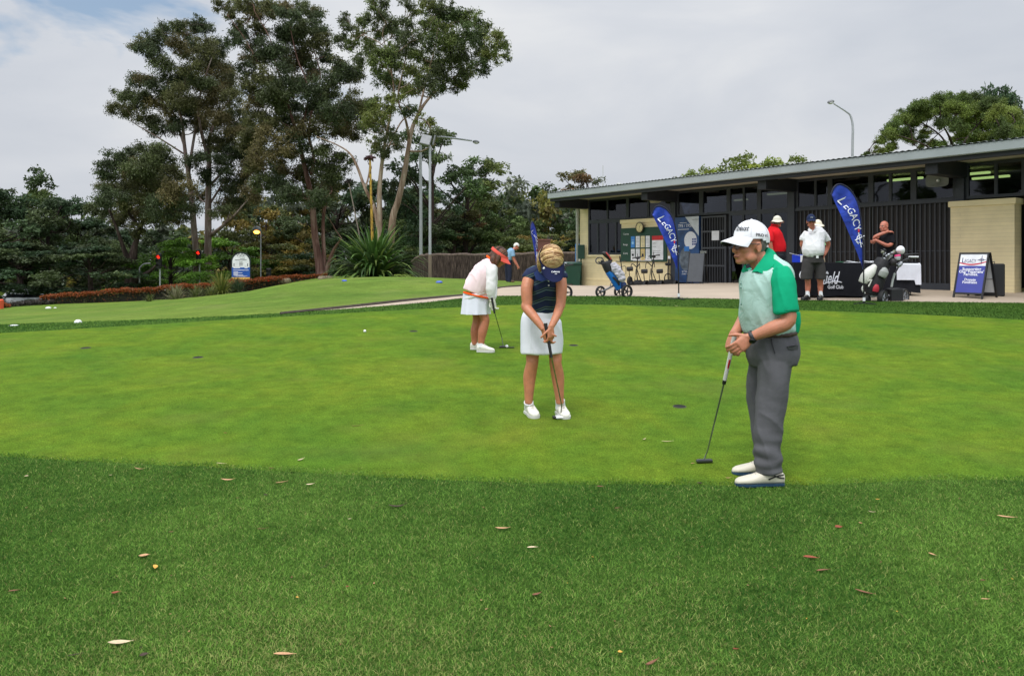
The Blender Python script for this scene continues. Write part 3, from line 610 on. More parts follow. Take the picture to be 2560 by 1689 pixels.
def leaf_cloud(cent, rad, cnt, L, Wd, hues, rng, droop=.6, flat=.75, ex=.45):
    """leaves scattered through clumps: cent (n,3), rad (n,), cnt (n,) -> quads and their colours"""
    idx = np.repeat(np.arange(len(cent)), cnt); n = len(idx)
    d = rng.normal(size=(n, 3)); d /= np.linalg.norm(d, axis=1)[:, None]
    rr_ = rad[idx]*rng.uniform(0, 1, n)**ex; p = cent[idx] + d*rr_[:, None]*np.array([1, 1, flat])
    # twig sprays inside a clump: pull the leaves towards a few attractors
    ax = rng.normal(size=(n, 3)); ax[:, 2] -= droop*1.6; ax /= np.linalg.norm(ax, axis=1)[:, None]
    sd_ = np.cross(ax, rng.normal(size=(n, 3))); sd_ /= np.linalg.norm(sd_, axis=1)[:, None]+1e-9
    l = L*rng.uniform(.6, 1.25, n)[:, None]; w = Wd*rng.uniform(.7, 1.3, n)[:, None]
    v = np.stack([p, p+ax*l*.45+sd_*w*.5, p+ax*l, p+ax*l*.5-sd_*w*.5], 1).reshape(-1, 3)
    f = np.arange(n*4).reshape(n, 4)
    hc = np.asarray(hues)[idx] if len(hues) == len(cent) else np.asarray(hues)[rng.integers(0, len(hues), n)]
    c = hc*rng.uniform(.65, 1.4, n)[:, None]
    return v, f, c
PAL = dict(dome=[(.055, .090, .020), (.075, .112, .022), (.095, .130, .028), (.045, .072, .020)], euc=[(.034, .050, .022), (.046, .062, .024), (.060, .068, .026), (.078, .072, .030)], eucg=[(.040, .064, .022), (.062, .088, .024), (.084, .106, .028), (.046, .062, .026)],
           dark=[(.018, .036, .018), (.026, .046, .022), (.036, .054, .024)], mid=[(.034, .060, .022), (.048, .076, .026), (.062, .084, .028)],
           olive=[(.064, .072, .020), (.094, .090, .022), (.120, .098, .024), (.050, .064, .022)], bright=[(.065, .140, .020), (.095, .190, .026), (.048, .105, .018)],
           lime=[(.090, .120, .022), (.120, .150, .028), (.066, .096, .022)], grey=[(.060, .074, .052), (.080, .092, .064), (.050, .060, .044)], rusty=[(.090, .060, .030), (.060, .064, .026), (.045, .058, .024)])
def sub_clumps(c, r, k, rng, flat=.7):
    out = []
    for _ in range(k):
        d = rng.normal(size=3); d /= np.linalg.norm(d); out.append(c + d*r*np.array([1, 1, flat])*rng.uniform(.35, 1.0))
    return out
def branch(mb, a, b, r0, r1, rng, bend=.18, seg=6, n=5, sag=0):
    a = np.array(a); b = np.array(b); ln = np.linalg.norm(b-a); k = rng.normal(size=3)*ln*bend; pts = []
    for i in range(n+1):
        u = i/n; p = a+(b-a)*u + k*math.sin(u*math.pi)*.6 + np.array([0, 0, -1])*sag*ln*math.sin(u*math.pi) + rng.normal(size=3)*ln*.02*(0 < i < n); pts.append(p)
    mb.tube(pts, [r0+(r1-r0)*(i/n)**.8 for i in range(n+1)], seg, sm=2); return pts
def euc(name, label, d, stems, clumps, bark, pal, seed, group, lf=1.0, spread=1.0, dens=1.0, zoff=(200, 0, .4846)):
    """a tree from traced stems and clump centres (zoom pixels), given real depth around distance d"""
    rng = np.random.default_rng(seed); ox, oy, k = zoff
    def P(x, y, dd=0): return np.array(W(ox+x*k, oy+y*k, d+dd))
    base = P(stems[0][0][0], stems[0][0][1], stems[0][0][3]); g = H(base[0], base[1]); base[2] = g-.05
    root = thing(name, label, 'tree', tuple(base), 0, group); mb = MB(); nodes = []
    for st in stems:
        pts = [P(x, y, dd)-base for x, y, r, dd in st]; rad = [r*k*d/FPX for x, y, r, dd in st]
        if st is stems[0] or st[0][1] > stems[0][0][1]-60: pts[0][2] = -.1; rad[0] *= 1.15
        mb.tube([tuple(p) for p in pts], rad, 10, sm=5)
        sp = smooth_path([(*p, r) for p, r in zip(pts, rad)], 4); nodes += [(np.array(q[:3]), q[3]) for q in sp[len(sp)//3:]]
    cents, rads, cnts, hues = [], [], [], []; cc = sorted(clumps, key=lambda c: -c[1])
    for x, y, r in cc:
        dd = rng.uniform(-1, 1)*3.2*spread; c = P(x, y, dd)-base; R_ = r*1.36*k*d/FPX
        # join to the nearest limb that is lower down
        best = min(nodes, key=lambda nd: np.linalg.norm(nd[0]-c)*(1 if nd[0][2] < c[2]-.3 else 1.9)+(.0 if nd[1] > .03 else .4))
        r0 = max(min(best[1]*.55, .10), .028); pts = branch(mb, best[0], c, r0, .016, rng, .16)
        nodes += [(np.array(p), r0*.6) for p in pts[2:]]
        subs = sub_clumps(c, R_*.95, int(7+R_*5), rng, .8); hue = PAL[pal][rng.integers(0, len(PAL[pal]))]
        for s in subs:
            rs = R_*rng.uniform(.38, .72); cents.append(s); rads.append(rs); cnts.append(int(max(10, 118*dens*rs**1.6*4.6)))
            h = np.array(hue)*np.array([1.75, 1.62, 1.6])*(.65+.7*rng.random()); hues.append(h*(1.15 if s[2] > c[2] else .85) if False else h)
            if rng.random() < .75: branch(mb, pts[-2], s, .014, .006, rng, .2, 4, 3)
    mb.build('trunk', bark, root)
    v, f, c = leaf_cloud(np.array(cents), np.array(rads), np.array(cnts), .185*lf, .055*lf, hues, rng, ex=1.05)
    link('crown', np_mesh('crown', v, f, c), LEAFM['leaf'], root); return root
GRP = 'tall gum trees behind the flower bed'
A1 = [[(608, 1485, 17, 0), (600, 1330, 16, 0), (588, 1180, 15, 0), (575, 1020, 13, 0), (560, 900, 11, 0), (540, 760, 9, 0), (528, 640, 7, -.6), (505, 560, 5, -1), (450, 470, 3, -1.4)],
      [(560, 900, 8, 0), (580, 760, 7, .6), (600, 640, 6, 1), (620, 500, 4, 1.4), (610, 380, 2.5, 1.6)], [(540, 760, 6, 0), (470, 560, 5, .8), (410, 500, 3.5, 1), (330, 420, 2.5, 1.2)], [(545, 800, 5, 0), (420, 720, 3.5, -1), (300, 650, 2.5, -1.5)]]
C1 = [(230, 480, 45), (215, 560, 50), (290, 560, 60), (340, 610, 50), (320, 500, 45), (290, 410, 45), (345, 410, 50), (300, 230, 42), (345, 265, 42), (400, 190, 48), (450, 170, 45), (380, 240, 50), (520, 125, 45), (560, 160, 45), (640, 135, 40), (610, 120, 38), (500, 250, 50), (560, 240, 50),
      (430, 330, 60), (500, 380, 65), (440, 440, 65), (520, 480, 70), (400, 520, 55), (470, 580, 60), (560, 560, 60), (420, 660, 55), (500, 640, 50), (570, 420, 60), (585, 330, 55)]
euc('gum_tree', 'tall pale trunked gum tree, left stem of the close pair beside the arched sign', 55, A1, C1, BK_GREY, 'euc', 31, GRP)
A2 = [[(662, 1478, 20, 0), (660, 1330, 18, 0), (661, 1180, 17, 0), (662, 1000, 15, 0), (666, 820, 12, 0), (665, 740, 10, 0), (690, 640, 7, .5), (740, 560, 5, 1), (800, 500, 3, 1.4)],
      [(666, 830, 9, 0), (630, 700, 7, -.8), (610, 560, 5, -1.2), (640, 420, 3.5, -1.4), (680, 300, 2.5, -1.5)], [(668, 960, 7, 0), (760, 860, 5, 1), (840, 760, 3.5, 1.4)], [(672, 1215, 12, 0), (720, 1180, 9, -.4), (790, 1120, 7, -.8), (850, 1050, 4, -1.2), (930, 960, 3, -1.5)], [(664, 1060, 7, 0), (715, 980, 5, .8), (760, 900, 3, 1)]]
C2 = [(640, 240, 55), (700, 260, 55), (660, 330, 65), (740, 320, 60), (700, 400, 65), (640, 440, 60), (760, 420, 60), (680, 500, 65), (770, 520, 65), (620, 540, 60), (720, 600, 65), (800, 620, 60), (650, 640, 55), (590, 640, 50), (770, 700, 65), (840, 700, 60), (690, 730, 55), (860, 800, 65), (790, 800, 60), (720, 850, 55), (880, 880, 60),
      (810, 930, 65), (740, 960, 50), (900, 980, 55), (850, 1040, 55), (780, 1050, 55), (600, 820, 50), (630, 900, 45), (700, 1080, 45), (930, 760, 50), (890, 660, 50), (560, 1050, 50), (620, 1000, 40)]
euc('gum_tree', 'tall pale trunked gum tree, right stem of the close pair beside the arched sign', 56.5, A2, C2, BK_GREY, 'euc', 32, GRP)
D1 = [[(268, 1500, 34, 0), (262, 1420, 27, 0), (270, 1340, 24, 0), (285, 1260, 14, 0), (312, 1180, 10, 0), (330, 1110, 8, .4), (350, 1000, 6, .6), (330, 880, 4, .8)], [(270, 1400, 20, 0), (232, 1300, 12, -.4), (190, 1180, 7, -.8), (150, 1080, 5, -1)], [(312, 1180, 8, 0), (240, 1080, 6, -.5), (180, 960, 4, -1)], [(320, 1140, 7, 0), (420, 1040, 5, .6), (480, 940, 3.5, 1)], [(290, 1440, 15, -.4), (360, 1400, 9, -.8), (390, 1370, 5, -1)]]
C4 = [(150, 880, 55), (190, 820, 50), (240, 850, 60), (300, 800, 55), (360, 780, 55), (420, 800, 60), (400, 870, 70), (320, 880, 70), (230, 930, 70), (150, 950, 55), (160, 1020, 55), (240, 1010, 70), (330, 970, 80), (420, 960, 75), (480, 900, 65), (500, 990, 70), (430, 1050, 75), (340, 1060, 70), (260, 1090, 55), (70, 1080, 40), (110, 1060, 45), (150, 1100, 40), (520, 1070, 60), (470, 1120, 50), (390, 1120, 55), (210, 1130, 40), (300, 1180, 40)]
euc('gum_tree', 'lower dark gum tree with a thick stubby trunk left of the tall pair', 50, D1, C4, BK_DARK, 'euc', 33, GRP, dens=1.15)
B1 = [[(1245, 1412, 22, 0), (1228, 1320, 19, 0), (1212, 1220, 17, 0), (1200, 1080, 15, 0), (1180, 950, 13, 0), (1150, 820, 11, 0), (1128, 720, 9, -.4), (1085, 580, 7, -.8), (1050, 460, 5, -1), (1010, 330, 3.5, -1.2), (980, 200, 2.2, -1.2), (900, 60, 1.4, -1.2)],
      [(1256, 1405, 14, .3), (1258, 1300, 11, .3), (1254, 1200, 9, .3), (1258, 1100, 8, .3), (1280, 1020, 5, .5)], [(1256, 1370, 11, .2), (1300, 1310, 9, -.2), (1335, 1250, 5, -.6), (1350, 1230, 3, -.8)], [(1195, 900, 9, 0), (1205, 800, 8, .6), (1180, 700, 7, .8), (1200, 560, 5, 1), (1240, 400, 3.5, 1.2), (1200, 240, 2.5, 1.2)], [(1128, 720, 6, 0), (1180, 480, 4, -.5), (1120, 300, 3, -.8), (1080, 120, 2, -1)], [(1050, 460, 4, -1), (930, 340, 3, -1), (850, 200, 2, -1), (770, 90, 1.4, -1)]]
C3 = [(730, 30, 36), (770, 70, 34), (800, 30, 36), (860, 20, 45), (880, 70, 45), (940, 50, 50), (1000, 40, 50), (1060, 30, 50), (1070, 80, 50), (1130, 50, 48), (1200, 40, 45), (1215, 80, 36), (830, 140, 42), (800, 190, 42), (870, 200, 50), (930, 150, 45), (960, 220, 60), (1040, 170, 60), (1100, 200, 65), (1170, 150, 50), (1230, 150, 50), (1250, 210, 55), (1180, 250, 60), (1265, 290, 48), (900, 290, 60), (850, 340, 45), (1000, 310, 70), (1100, 310, 75), (1200, 340, 60), (950, 400, 65), (880, 440, 50), (1050, 420, 80), (1140, 420, 70), (1000, 500, 70), (920, 520, 60), (1090, 520, 75),
      (1150, 590, 70), (1230, 500, 65), (1180, 450, 50), (1290, 480, 50), (1260, 570, 70), (1330, 560, 65), (1390, 520, 60), (1300, 400, 50), (1370, 370, 55), (1420, 400, 50), (1340, 330, 40), (1420, 590, 65), (1480, 560, 60), (1330, 650, 65), (1400, 680, 55), (1250, 660, 60), (1130, 680, 65), (1060, 620, 60), (980, 620, 60), (910, 610, 50), (1110, 740, 60), (980, 720, 60), (1050, 790, 65), (940, 800, 55), (1000, 870, 60), (1090, 880, 60), (930, 930, 50), (1050, 950, 50), (1270, 790, 55), (1210, 850, 60), (1290, 880, 65), (1230, 950, 65), (1340, 940, 50), (1360, 830, 45), (1160, 930, 50), (1150, 1000, 60), (1230, 1010, 55), (1080, 1000, 50), (980, 950, 50), (1300, 990, 50), (880, 760, 55), (870, 690, 50), (900, 860, 50)]
euc('gum_tree', 'broad central gum tree with a reddish forked trunk behind the stone edged bed', 47, B1, C3, BK_PINK, 'euc', 34, GRP, dens=1.05)
T3 = [[(1590, 1240, 20, 0), (1612, 1140, 18, 0), (1640, 1040, 16, 0), (1672, 900, 14, 0), (1692, 780, 12, 0), (1712, 670, 11, 0), (1745, 590, 9, 0), (1790, 520, 7, .4), (1860, 450, 5, .8), (1960, 380, 3.5, 1), (2080, 310, 2.5, 1.2), (2180, 250, 1.6, 1.4)],
      [(1545, 1240, 15, 0), (1545, 1100, 14, 0), (1545, 980, 12, 0), (1556, 860, 10, 0), (1570, 760, 8, -.4), (1600, 600, 6, -.8), (1620, 480, 4, -1), (1600, 340, 3, -1), (1560, 180, 2, -1)], [(1540, 1180, 11, 0), (1516, 1070, 10, .3), (1470, 970, 8, .5), (1430, 860, 7, .8), (1390, 790, 5, 1), (1320, 745, 3.5, 1.2), (1220, 705, 2.5, 1.4)], [(1700, 720, 8, 0), (1680, 620, 6, -.6), (1640, 500, 4, -1), (1680, 300, 3, -1.2), (1690, 100, 2, -1.2)], [(1745, 590, 6, 0), (1790, 400, 4, .6), (1830, 250, 3, .8), (1850, 100, 2, 1)], [(1860, 450, 4, .8), (1930, 300, 3, 0), (1990, 160, 2, -.4)], [(1560, 830, 5, 0), (1650, 640, 4, 1.4), (1700, 600, 3, 1.6)], [(1470, 980, 5, .5), (1490, 900, 4, 1), (1500, 800, 3, 1)]]
C5 = [(1365, 100, 34), (1380, 150, 34), (1350, 200, 34), (1400, 230, 36), (1440, 170, 36), (1460, 100, 40), (1510, 20, 32), (1560, 10, 32), (1530, 80, 45), (1580, 110, 50), (1560, 170, 45), (1630, 180, 50), (1500, 230, 45), (1560, 250, 50), (1470, 290, 45), (1540, 330, 50), (1600, 300, 45), (1690, 20, 34), (1710, 60, 34), (1690, 120, 38), (1720, 190, 50), (1660, 260, 45), (1730, 270, 50), (1790, 30, 42), (1830, 60, 45), (1870, 30, 42), (1860, 120, 60), (1930, 60, 45), (1790, 140, 48), (1960, 110, 45), (2010, 80, 42), (2040, 120, 36), (1900, 190, 65), (1980, 190, 60), (1820, 220, 55), (1880, 270, 65), (1960, 270, 60), (1790, 310, 60), (1840, 360, 65), (1730, 370, 55), (1660, 360, 50), (1920, 350, 60), (2000, 340, 55), (2060, 250, 50), (2100, 150, 42), (2060, 190, 42), (2140, 180, 42), (2170, 230, 42), (2200, 290, 28), (2120, 290, 45), (2060, 330, 45), (1990, 430, 36), (1930, 430, 45), (1790, 440, 50), (1720, 460, 50), (1660, 440, 50), (1600, 420, 48), (1560, 400, 45), (1850, 450, 40), (1620, 520, 40), (1560, 560, 50), (1510, 610, 48), (1550, 660, 50), (1600, 700, 45), (1520, 730, 50), (1560, 780, 38), (1640, 740, 40), (1700, 560, 36), (1780, 620, 38), (1800, 700, 42), (1500, 540, 40), (1470, 640, 40)]
euc('gum_tree', 'right hand gum tree leaning right with three tan stems above the sword leaved plant', 41, T3, C5, BK_TAN, 'eucg', 35, GRP, lf=.92)
# the belt of trees further back: a few crown shapes, repeated with their own size and turn
def proto(kind, seed, nleaf, hw=1.0, pal='mid', trunk=True, clump=26, lf=.055, droop=.4, bark=None, lo=.10):
    """unit tree: height 1, half width about .38"""
    rng = np.random.default_rng(seed); mb = MB(); cents, rads, hues = [], [], []
    lean = rng.normal(size=2)*.04; tp = [(0, 0, -.05), (lean[0]*.3, lean[1]*.3, .2), (lean[0]*.7, lean[1]*.7, .45), (lean[0], lean[1], .78)]
    mb.tube(tp, [.024, .020, .015, .005], 8, sm=3)
    for i in range(clump):
        if kind == 'round': z = rng.uniform(lo, .93); wr = .40*math.sqrt(max(0, 1-((z-.58)/.40)**2))
        elif kind == 'tall': z = rng.uniform(lo, .95); wr = .26*(1.15-abs(z-.6)*1.5)
        elif kind == 'flat': z = rng.uniform(.45, .90); wr = .52*math.sqrt(max(.02, 1-((z-.45)/.52)**2))
        else: z = rng.uniform(.05, .92); wr = .42*(1-((z-.35)/.62)**2)
        a = rng.uniform(0, 6.28); r = wr*math.sqrt(rng.uniform(.08, 1))*hw; c = np.array([r*math.cos(a)+lean[0]*z, r*math.sin(a)+lean[1]*z, z]); R_ = rng.uniform(.07, .13)*(1.1 if kind != 'tall' else .85)
        st = np.array([lean[0]*.6, lean[1]*.6, max(.1, z-rng.uniform(.15, .3))]); pts = branch(mb, st, c, .007, .002, rng, .15, 5, 4)
        hue = np.array(PAL[pal][rng.integers(0, len(PAL[pal]))])*np.array([2.15, 1.95, 1.75])*rng.uniform(.6, 1.4)
        for s in sub_clumps(c, R_, 7, rng, .6): cents.append(s); rads.append(R_*rng.uniform(.3, .55)); hues.append(hue*rng.uniform(.85, 1.2))
    rads = np.array(rads); cn = np.maximum(4, (rads**1.5/ (rads**1.5).sum()*nleaf)).astype(int)
    v, f, c = leaf_cloud(np.array(cents), rads, cn, lf, lf*.42, hues, rng, droop, .6)
    return mb.mesh('trunk'), np_mesh('crown', v, f, c), bark or BK_DARK
PROT = {}
def ptree(key):
    if key not in PROT:
        a = dict(dark=('round', 'dark', 17000), mid=('round', 'mid', 17000), olive=('round', 'olive', 16000), tall=('tall', 'dark', 12000), tallm=('tall', 'mid', 12000), bright=('bushy', 'bright', 17000), bushd=('bushy', 'dark', 17000), bushm=('bushy', 'mid', 15000), lime=('round', 'lime', 12000), grey=('tall', 'grey', 8000), rusty=('tall', 'rusty', 10000), darkb=('round', 'dark', 16000), oliveb=('bushy', 'olive', 15000))[key]
        PROT[key] = proto(a[0], 100+sum(map(ord, key)), a[2], pal=a[1], lf=.030 if a[0] != 'tall' else .024, clump=34 if a[0] != 'tall' else 30)
    return PROT[key]
def tree(px, top, w, d, key, label, rz=0, group='trees of the dark belt along the far side', name='tree', base=None, sc=1.0):
    X = (px-1280)/FPX*d; g = H(X, d) if d < 90 else .2; g = min(max(g, -1.2), 1.8)
    zt = CAMZ-(top-HZ)/FPX*d; h = zt-g; root = thing(name, label, 'tree', (X, d, g), R(rz), group)
    tm, cm, bk = ptree(key); half = {'round': .40, 'tall': .27, 'bushy': .42}['tall' if key in ('tall', 'tallm', 'grey', 'rusty') else 'bushy' if key in ('bright', 'bushd', 'bushm', 'oliveb') else 'round']
    kx = 1.3*(w/2*d/FPX)/(half*h)
    for nm, me, m in (('trunk', tm, bk), ('crown', cm, LEAFM['leaf'])):
        o = link(nm, me, m, root); o.scale = (h*kx*sc, h*kx*sc, h*1.02)
    return root
TREES = [(-30, 440, 240, 52, 'darkb', 'darkest round crowned tree cut by the left picture edge', 20), (60, 432, 200, 58, 'mid', 'tall round mid green tree second from the left edge', 80), (120, 490, 190, 54, 'dark', 'dark billowing tree right of the leftmost pair of crowns', 150),
 (215, 545, 170, 60, 'dark', 'dark low tree between the billowing crowns and the stubby trunk', 10), (60, 600, 260, 50, 'bushd', 'dark bushy undergrowth tree at the far left behind the hedge', 60), (230, 610, 210, 49, 'bushd', 'dark bushy tree right behind the left end of the hedge', 130), (330, 570, 130, 66, 'dark', 'dim tree seen behind the stubby dark trunk', 200),
 (428, 590, 190, 53, 'bright', 'bright green bushy tree left of the pale gum pair', 0), (562, 590, 210, 60, 'bright', 'deeper green bushy tree between the gum pair and arched sign', 120), (480, 570, 200, 84, 'mid', 'hazy mid green tree far behind the pale gum pair', 240), (640, 560, 150, 92, 'grey', 'grey green far tree behind the lit street lamp', 45),
 (665, 505, 150, 66, 'olive', 'yellowish olive tree right of the lit street lamp', 30), (745, 478, 170, 70, 'olive', 'tall olive and rust tinted tree behind the reddish trunk', 160), (720, 600, 180, 60, 'oliveb', 'low olive bush tree behind the stone edged bed', 75), (850, 470, 190, 64, 'dark', 'dark tree between the reddish trunk and the sword leaved plant', 100), (900, 560, 230, 56, 'bushd', 'dark bushy tree directly behind the sword leaved plant', 220),
 (960, 455, 170, 68, 'dark', 'dark tall crown behind the three tan stems', 300), (1010, 520, 180, 60, 'mid', 'mid green tree left of the twin floodlight poles', 15), (1075, 305, 160, 52, 'tall', 'tall slender dark tree just right of the leaning tan trunk', 50), (1100, 520, 140, 56, 'rusty', 'rust flecked slender tree behind the floodlight pole', 140), (1158, 385, 165, 56, 'tallm', 'slender airy tree standing clear against the sky right of the floodlight', 200),
 (1130, 540, 170, 54, 'bushd', 'dark bush tree above the brush fence near the floodlight pole', 260), (1215, 480, 190, 74, 'mid', 'mid green tree above the pink jacketed woman', 20), (1290, 465, 190, 84, 'mid', 'tall hazy tree behind the narrow far banner', 110), (1235, 570, 170, 58, 'bushm', 'leafy bush tree above the brush fence behind the blue shirted man', 190), (1345, 480, 170, 80, 'mid', 'rounded hazy tree left of the clubhouse roof end', 290), (1395, 490, 110, 92, 'dark', 'dark distant tree touching the far roof corner', 60),
 (1180, 492, 170, 70, 'dark', 'dark rounded tree just right of the slender airy tree', 70), (1255, 500, 150, 66, 'mid', 'mid green tree above the head of the woman in navy', 310), (1050, 470, 170, 66, 'dark', 'dark wide tree filling the gap behind the floodlight pole', 20), (1370, 560, 170, 60, 'olive', 'olive tree beside the far clubhouse corner', 330), (1450, 590, 120, 62, 'bushd', 'dark bush at the clubhouse corner behind the downpipe', 80), (1480, 425, 130, 85, 'rusty', 'small rounded reddish gum rising behind the roof end', 0), (1690, 408, 110, 95, 'grey', 'thin grey tree top showing over the middle of the roof', 10), (1745, 425, 70, 95, 'grey', 'lower thin grey tree top next to the yellow green crown over the roof', 100),
 (1580, 448, 60, 98, 'grey', 'faint sparse tree top low over the roof left half', 200), (1640, 450, 60, 98, 'grey', 'faint twiggy tree top low over the roof near the banner', 260), (1850, 384, 210, 45, 'lime', 'yellow green bushy crown peeping over the roof below the right street light', 40), (1970, 380, 170, 46, 'lime', 'smaller yellow green crown over the roof left of the right street light', 170), (1785, 408, 150, 46, 'lime', 'lowest yellow green crown over the roof', 250),
 (2470, 222, 150, 75, 'dark', 'dark green tree top rising behind the broad spreading crown', 0), (2535, 238, 60, 72, 'tall', 'narrow dark tree top near the right picture edge', 90), (2580, 250, 90, 70, 'dark', 'dark tree top cut by the right picture edge', 30), (2200, 388, 110, 38, 'bushm', 'small leafy tree top at the left foot of the spreading crown', 20)]
for px, top, w, d, key, label, rz in TREES: tree(px, top, w, d, key, label, rz)
# the far wood that closes the view behind the single trees
rng = np.random.default_rng(3); cs, rs, hs = [], [], []
for i in range(1050):
    px = rng.uniform(-250, 1560); d = rng.uniform(66, 96); X = (px-1280)/FPX*d; top = 5.2+1.2*math.sin(px*.011)+1.0*math.sin(px*.031+1)+3.4*min(1, max(0, (px-480)/220))
    z = rng.uniform(-.5, 1)*top*.8+.8*top*.2; cs.append((X, d, max(.2, z))); rs.append(rng.uniform(.7, 1.5)); hs.append(np.array(PAL[['dark', 'mid', 'grey', 'olive', 'grey'][rng.integers(0, 5)]][rng.integers(0, 3)])*1.3*rng.uniform(.7, 1.5))  # extra grey hues put distance haze into the leaf colour
v, f, c = leaf_cloud(np.array(cs), np.array(rs), np.full(len(cs), 95), .62, .30, hs, rng, .5, .8)
setp(link('woods', np_mesh('woods', v, f, c), LEAFM['leaf']), 'dim mixed wood closing the view far behind the gum trees', 'woods', kind='stuff')
for X, Y, top, w, key in ((-30, 6, 9, 9, 'dark'), (-26, -4, 11, 8, 'mid'), (-34, 16, 10, 9, 'mid'), (-22, -14, 12, 9, 'dark'), (-38, -2, 13, 10, 'olive'), (-14, -20, 10, 8, 'mid')):
    rt0 = thing('tree', 'tree outside the left picture edge, mirrored in the clubhouse glass', 'tree', (X, Y, -.8), X*7, 'trees mirrored in the glass'); tm, cm, bk = ptree(key)
    for nm, me, m in (('trunk', tm, bk), ('crown', cm, LEAFM['leaf'])): o = link(nm, me, m, rt0); o.scale = (w*1.2, w*1.2, top)
# the spreading crown over the right end of the roof
ZR = (2020, 200, .2272)
SP = [[(1640, 1500, 30, 0), (1620, 1100, 26, 0), (1600, 800, 18, 0), (1560, 640, 12, -.5), (1480, 500, 8, -1), (1380, 380, 5, -1)], [(1610, 900, 18, 0), (1480, 640, 10, 1), (1300, 500, 7, 1.4), (1100, 420, 4, 1.6)], [(1610, 900, 18, 0), (1750, 640, 11, .5), (1900, 460, 8, 1), (2050, 350, 4, 1)], [(1610, 1000, 18, 0), (1350, 760, 10, -1), (1150, 660, 7, -1.4), (950, 600, 4, -1.6)], [(1610, 1000, 16, 0), (1900, 760, 10, -.6), (2150, 560, 6, -1), (2280, 460, 4, -1)]]
SC = [(x, y, r) for x, y, r in [(870, 600, 70), (830, 680, 60), (940, 520, 75), (1000, 600, 80), (1100, 560, 80), (930, 690, 60), (1010, 430, 75), (1100, 370, 80), (1180, 310, 80), (1280, 280, 85), (1220, 420, 80), (1120, 470, 70), (1330, 340, 80), (1420, 230, 80), (1520, 220, 80), (1460, 320, 80), (1620, 220, 85), (1720, 200, 80), (1820, 220, 85), (1580, 310, 80), (1700, 310, 85), (1820, 330, 85), (1930, 260, 80), (2000, 260, 80), (1920, 360, 85), (2040, 340, 85), (2120, 300, 80), (2200, 370, 85), (2280, 360, 80), (2330, 460, 70), (2150, 430, 85), (2260, 480, 80), (2040, 440, 80), (1900, 470, 80), (2000, 540, 80), (2120, 560, 85), (2230, 590, 75), (2330, 580, 70), (1560, 450, 75), (1460, 460, 70), (1640, 500, 75), (1720, 430, 80), (1800, 500, 75), (1720, 590, 70), (1650, 640, 60), (1830, 610, 70), (1930, 640, 70), (2040, 660, 65), (1300, 560, 60), (1240, 640, 55), (1350, 720, 60), (1450, 710, 60), (1240, 740, 45), (2150, 680, 60), (2350, 680, 60), (1120, 660, 50), (760, 770, 45), (880, 770, 55), (660, 815, 30), (610, 825, 22)]]
euc('spreading_tree', 'broad domed bright green tree spreading over the right end of the roof', 40, SP, SC, BK_DARK, 'dome', 77, None, lf=.60, spread=1.0, dens=4.6, zoff=ZR)
# ------------------------------------------------------------------ beds, hedge, fence, poles
LF = LEAFM['leaf']
def leaf_box(path, n, L, top_cols, side_cols, rng, wid=.9, base_cut=0):
    """clipped hedge: path of (x, y, zbase, height)"""
    P = np.array(path); seg = np.linalg.norm(np.diff(P[:, :2], axis=0), axis=1); cum = np.r_[0, np.cumsum(seg)]
    u = rng.uniform(0, cum[-1], n); c = [np.interp(u, cum, P[:, i]) for i in range(4)]
    i = np.clip(np.searchsorted(cum, u)-1, 0, len(seg)-1); dr = np.diff(P[:, :2], axis=0)/seg[:, None]; nrm = np.c_[-dr[i][:, 1], dr[i][:, 0]]
    t = rng.uniform(0, 1, n); s = rng.uniform(-1, 1, n)*wid/2; h = np.where(rng.random(n) < .5, 1-np.abs(rng.normal(0, .09, n)), t**.7)
    h = np.where(np.abs(s) < wid*.36, np.maximum(h, 1-np.abs(rng.normal(0, .12, n))), h); h += .05*np.sin(u*2.3)+.03*np.sin(u*7)+rng.normal(0, .03, n)
    p = np.c_[c[0]+nrm[:, 0]*s, c[1]+nrm[:, 1]*s, c[2]+c[3]*h]
    ax = rng.normal(size=(n, 3)); ax[:, 2] += .7; ax /= np.linalg.norm(ax, axis=1)[:, None]; sd = np.cross(ax, rng.normal(size=(n, 3))); sd /= np.linalg.norm(sd, axis=1)[:, None]
    l = L*rng.uniform(.6, 1.3, n)[:, None]; v = np.stack([p, p+ax*l*.5+sd*l*.25, p+ax*l, p+ax*l*.5-sd*l*.25], 1).reshape(-1, 3)
    isT = (h > .80+rng.normal(0, .12, n)); tc_ = np.array(top_cols)[rng.integers(0, len(top_cols), n)]; sc_ = np.array(side_cols)[rng.integers(0, len(side_cols), n)]
    return v, np.arange(4*n).reshape(n, 4), np.where(isT[:, None], tc_, sc_)*rng.uniform(.6, 1.4, n)[:, None]
def hedge(name, label, pts, n, L, tcol, scol, seed, wid=.9):
    rng = np.random.default_rng(seed); path = []
    for px, ytop, ybase, d in pts:
        p = W(px, ybase, d); zt = CAMZ-(ytop-HZ)/FPX*d; path.append((p.x, p.y, p.z-.15, zt-p.z+.15))
    b = path[len(path)//2]; root = thing(name, label, 'hedge', (b[0], b[1], b[2]))
    v, f, c = leaf_box([(q[0]-b[0], q[1]-b[1], q[2]-b[2], q[3]) for q in path], n, L, tcol, scol, rng, wid)
    link('foliage', np_mesh('foliage', v, f, c), LF, root)
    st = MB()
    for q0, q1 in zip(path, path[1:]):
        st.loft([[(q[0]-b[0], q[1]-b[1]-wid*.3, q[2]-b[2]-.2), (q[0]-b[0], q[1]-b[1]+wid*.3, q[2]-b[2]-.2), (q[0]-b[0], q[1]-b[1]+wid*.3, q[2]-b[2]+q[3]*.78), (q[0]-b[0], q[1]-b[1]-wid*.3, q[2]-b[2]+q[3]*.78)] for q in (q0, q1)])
    st.build('branches', M('hedge_core', (30, 30, 22), .95, var=.4), root, False); return root
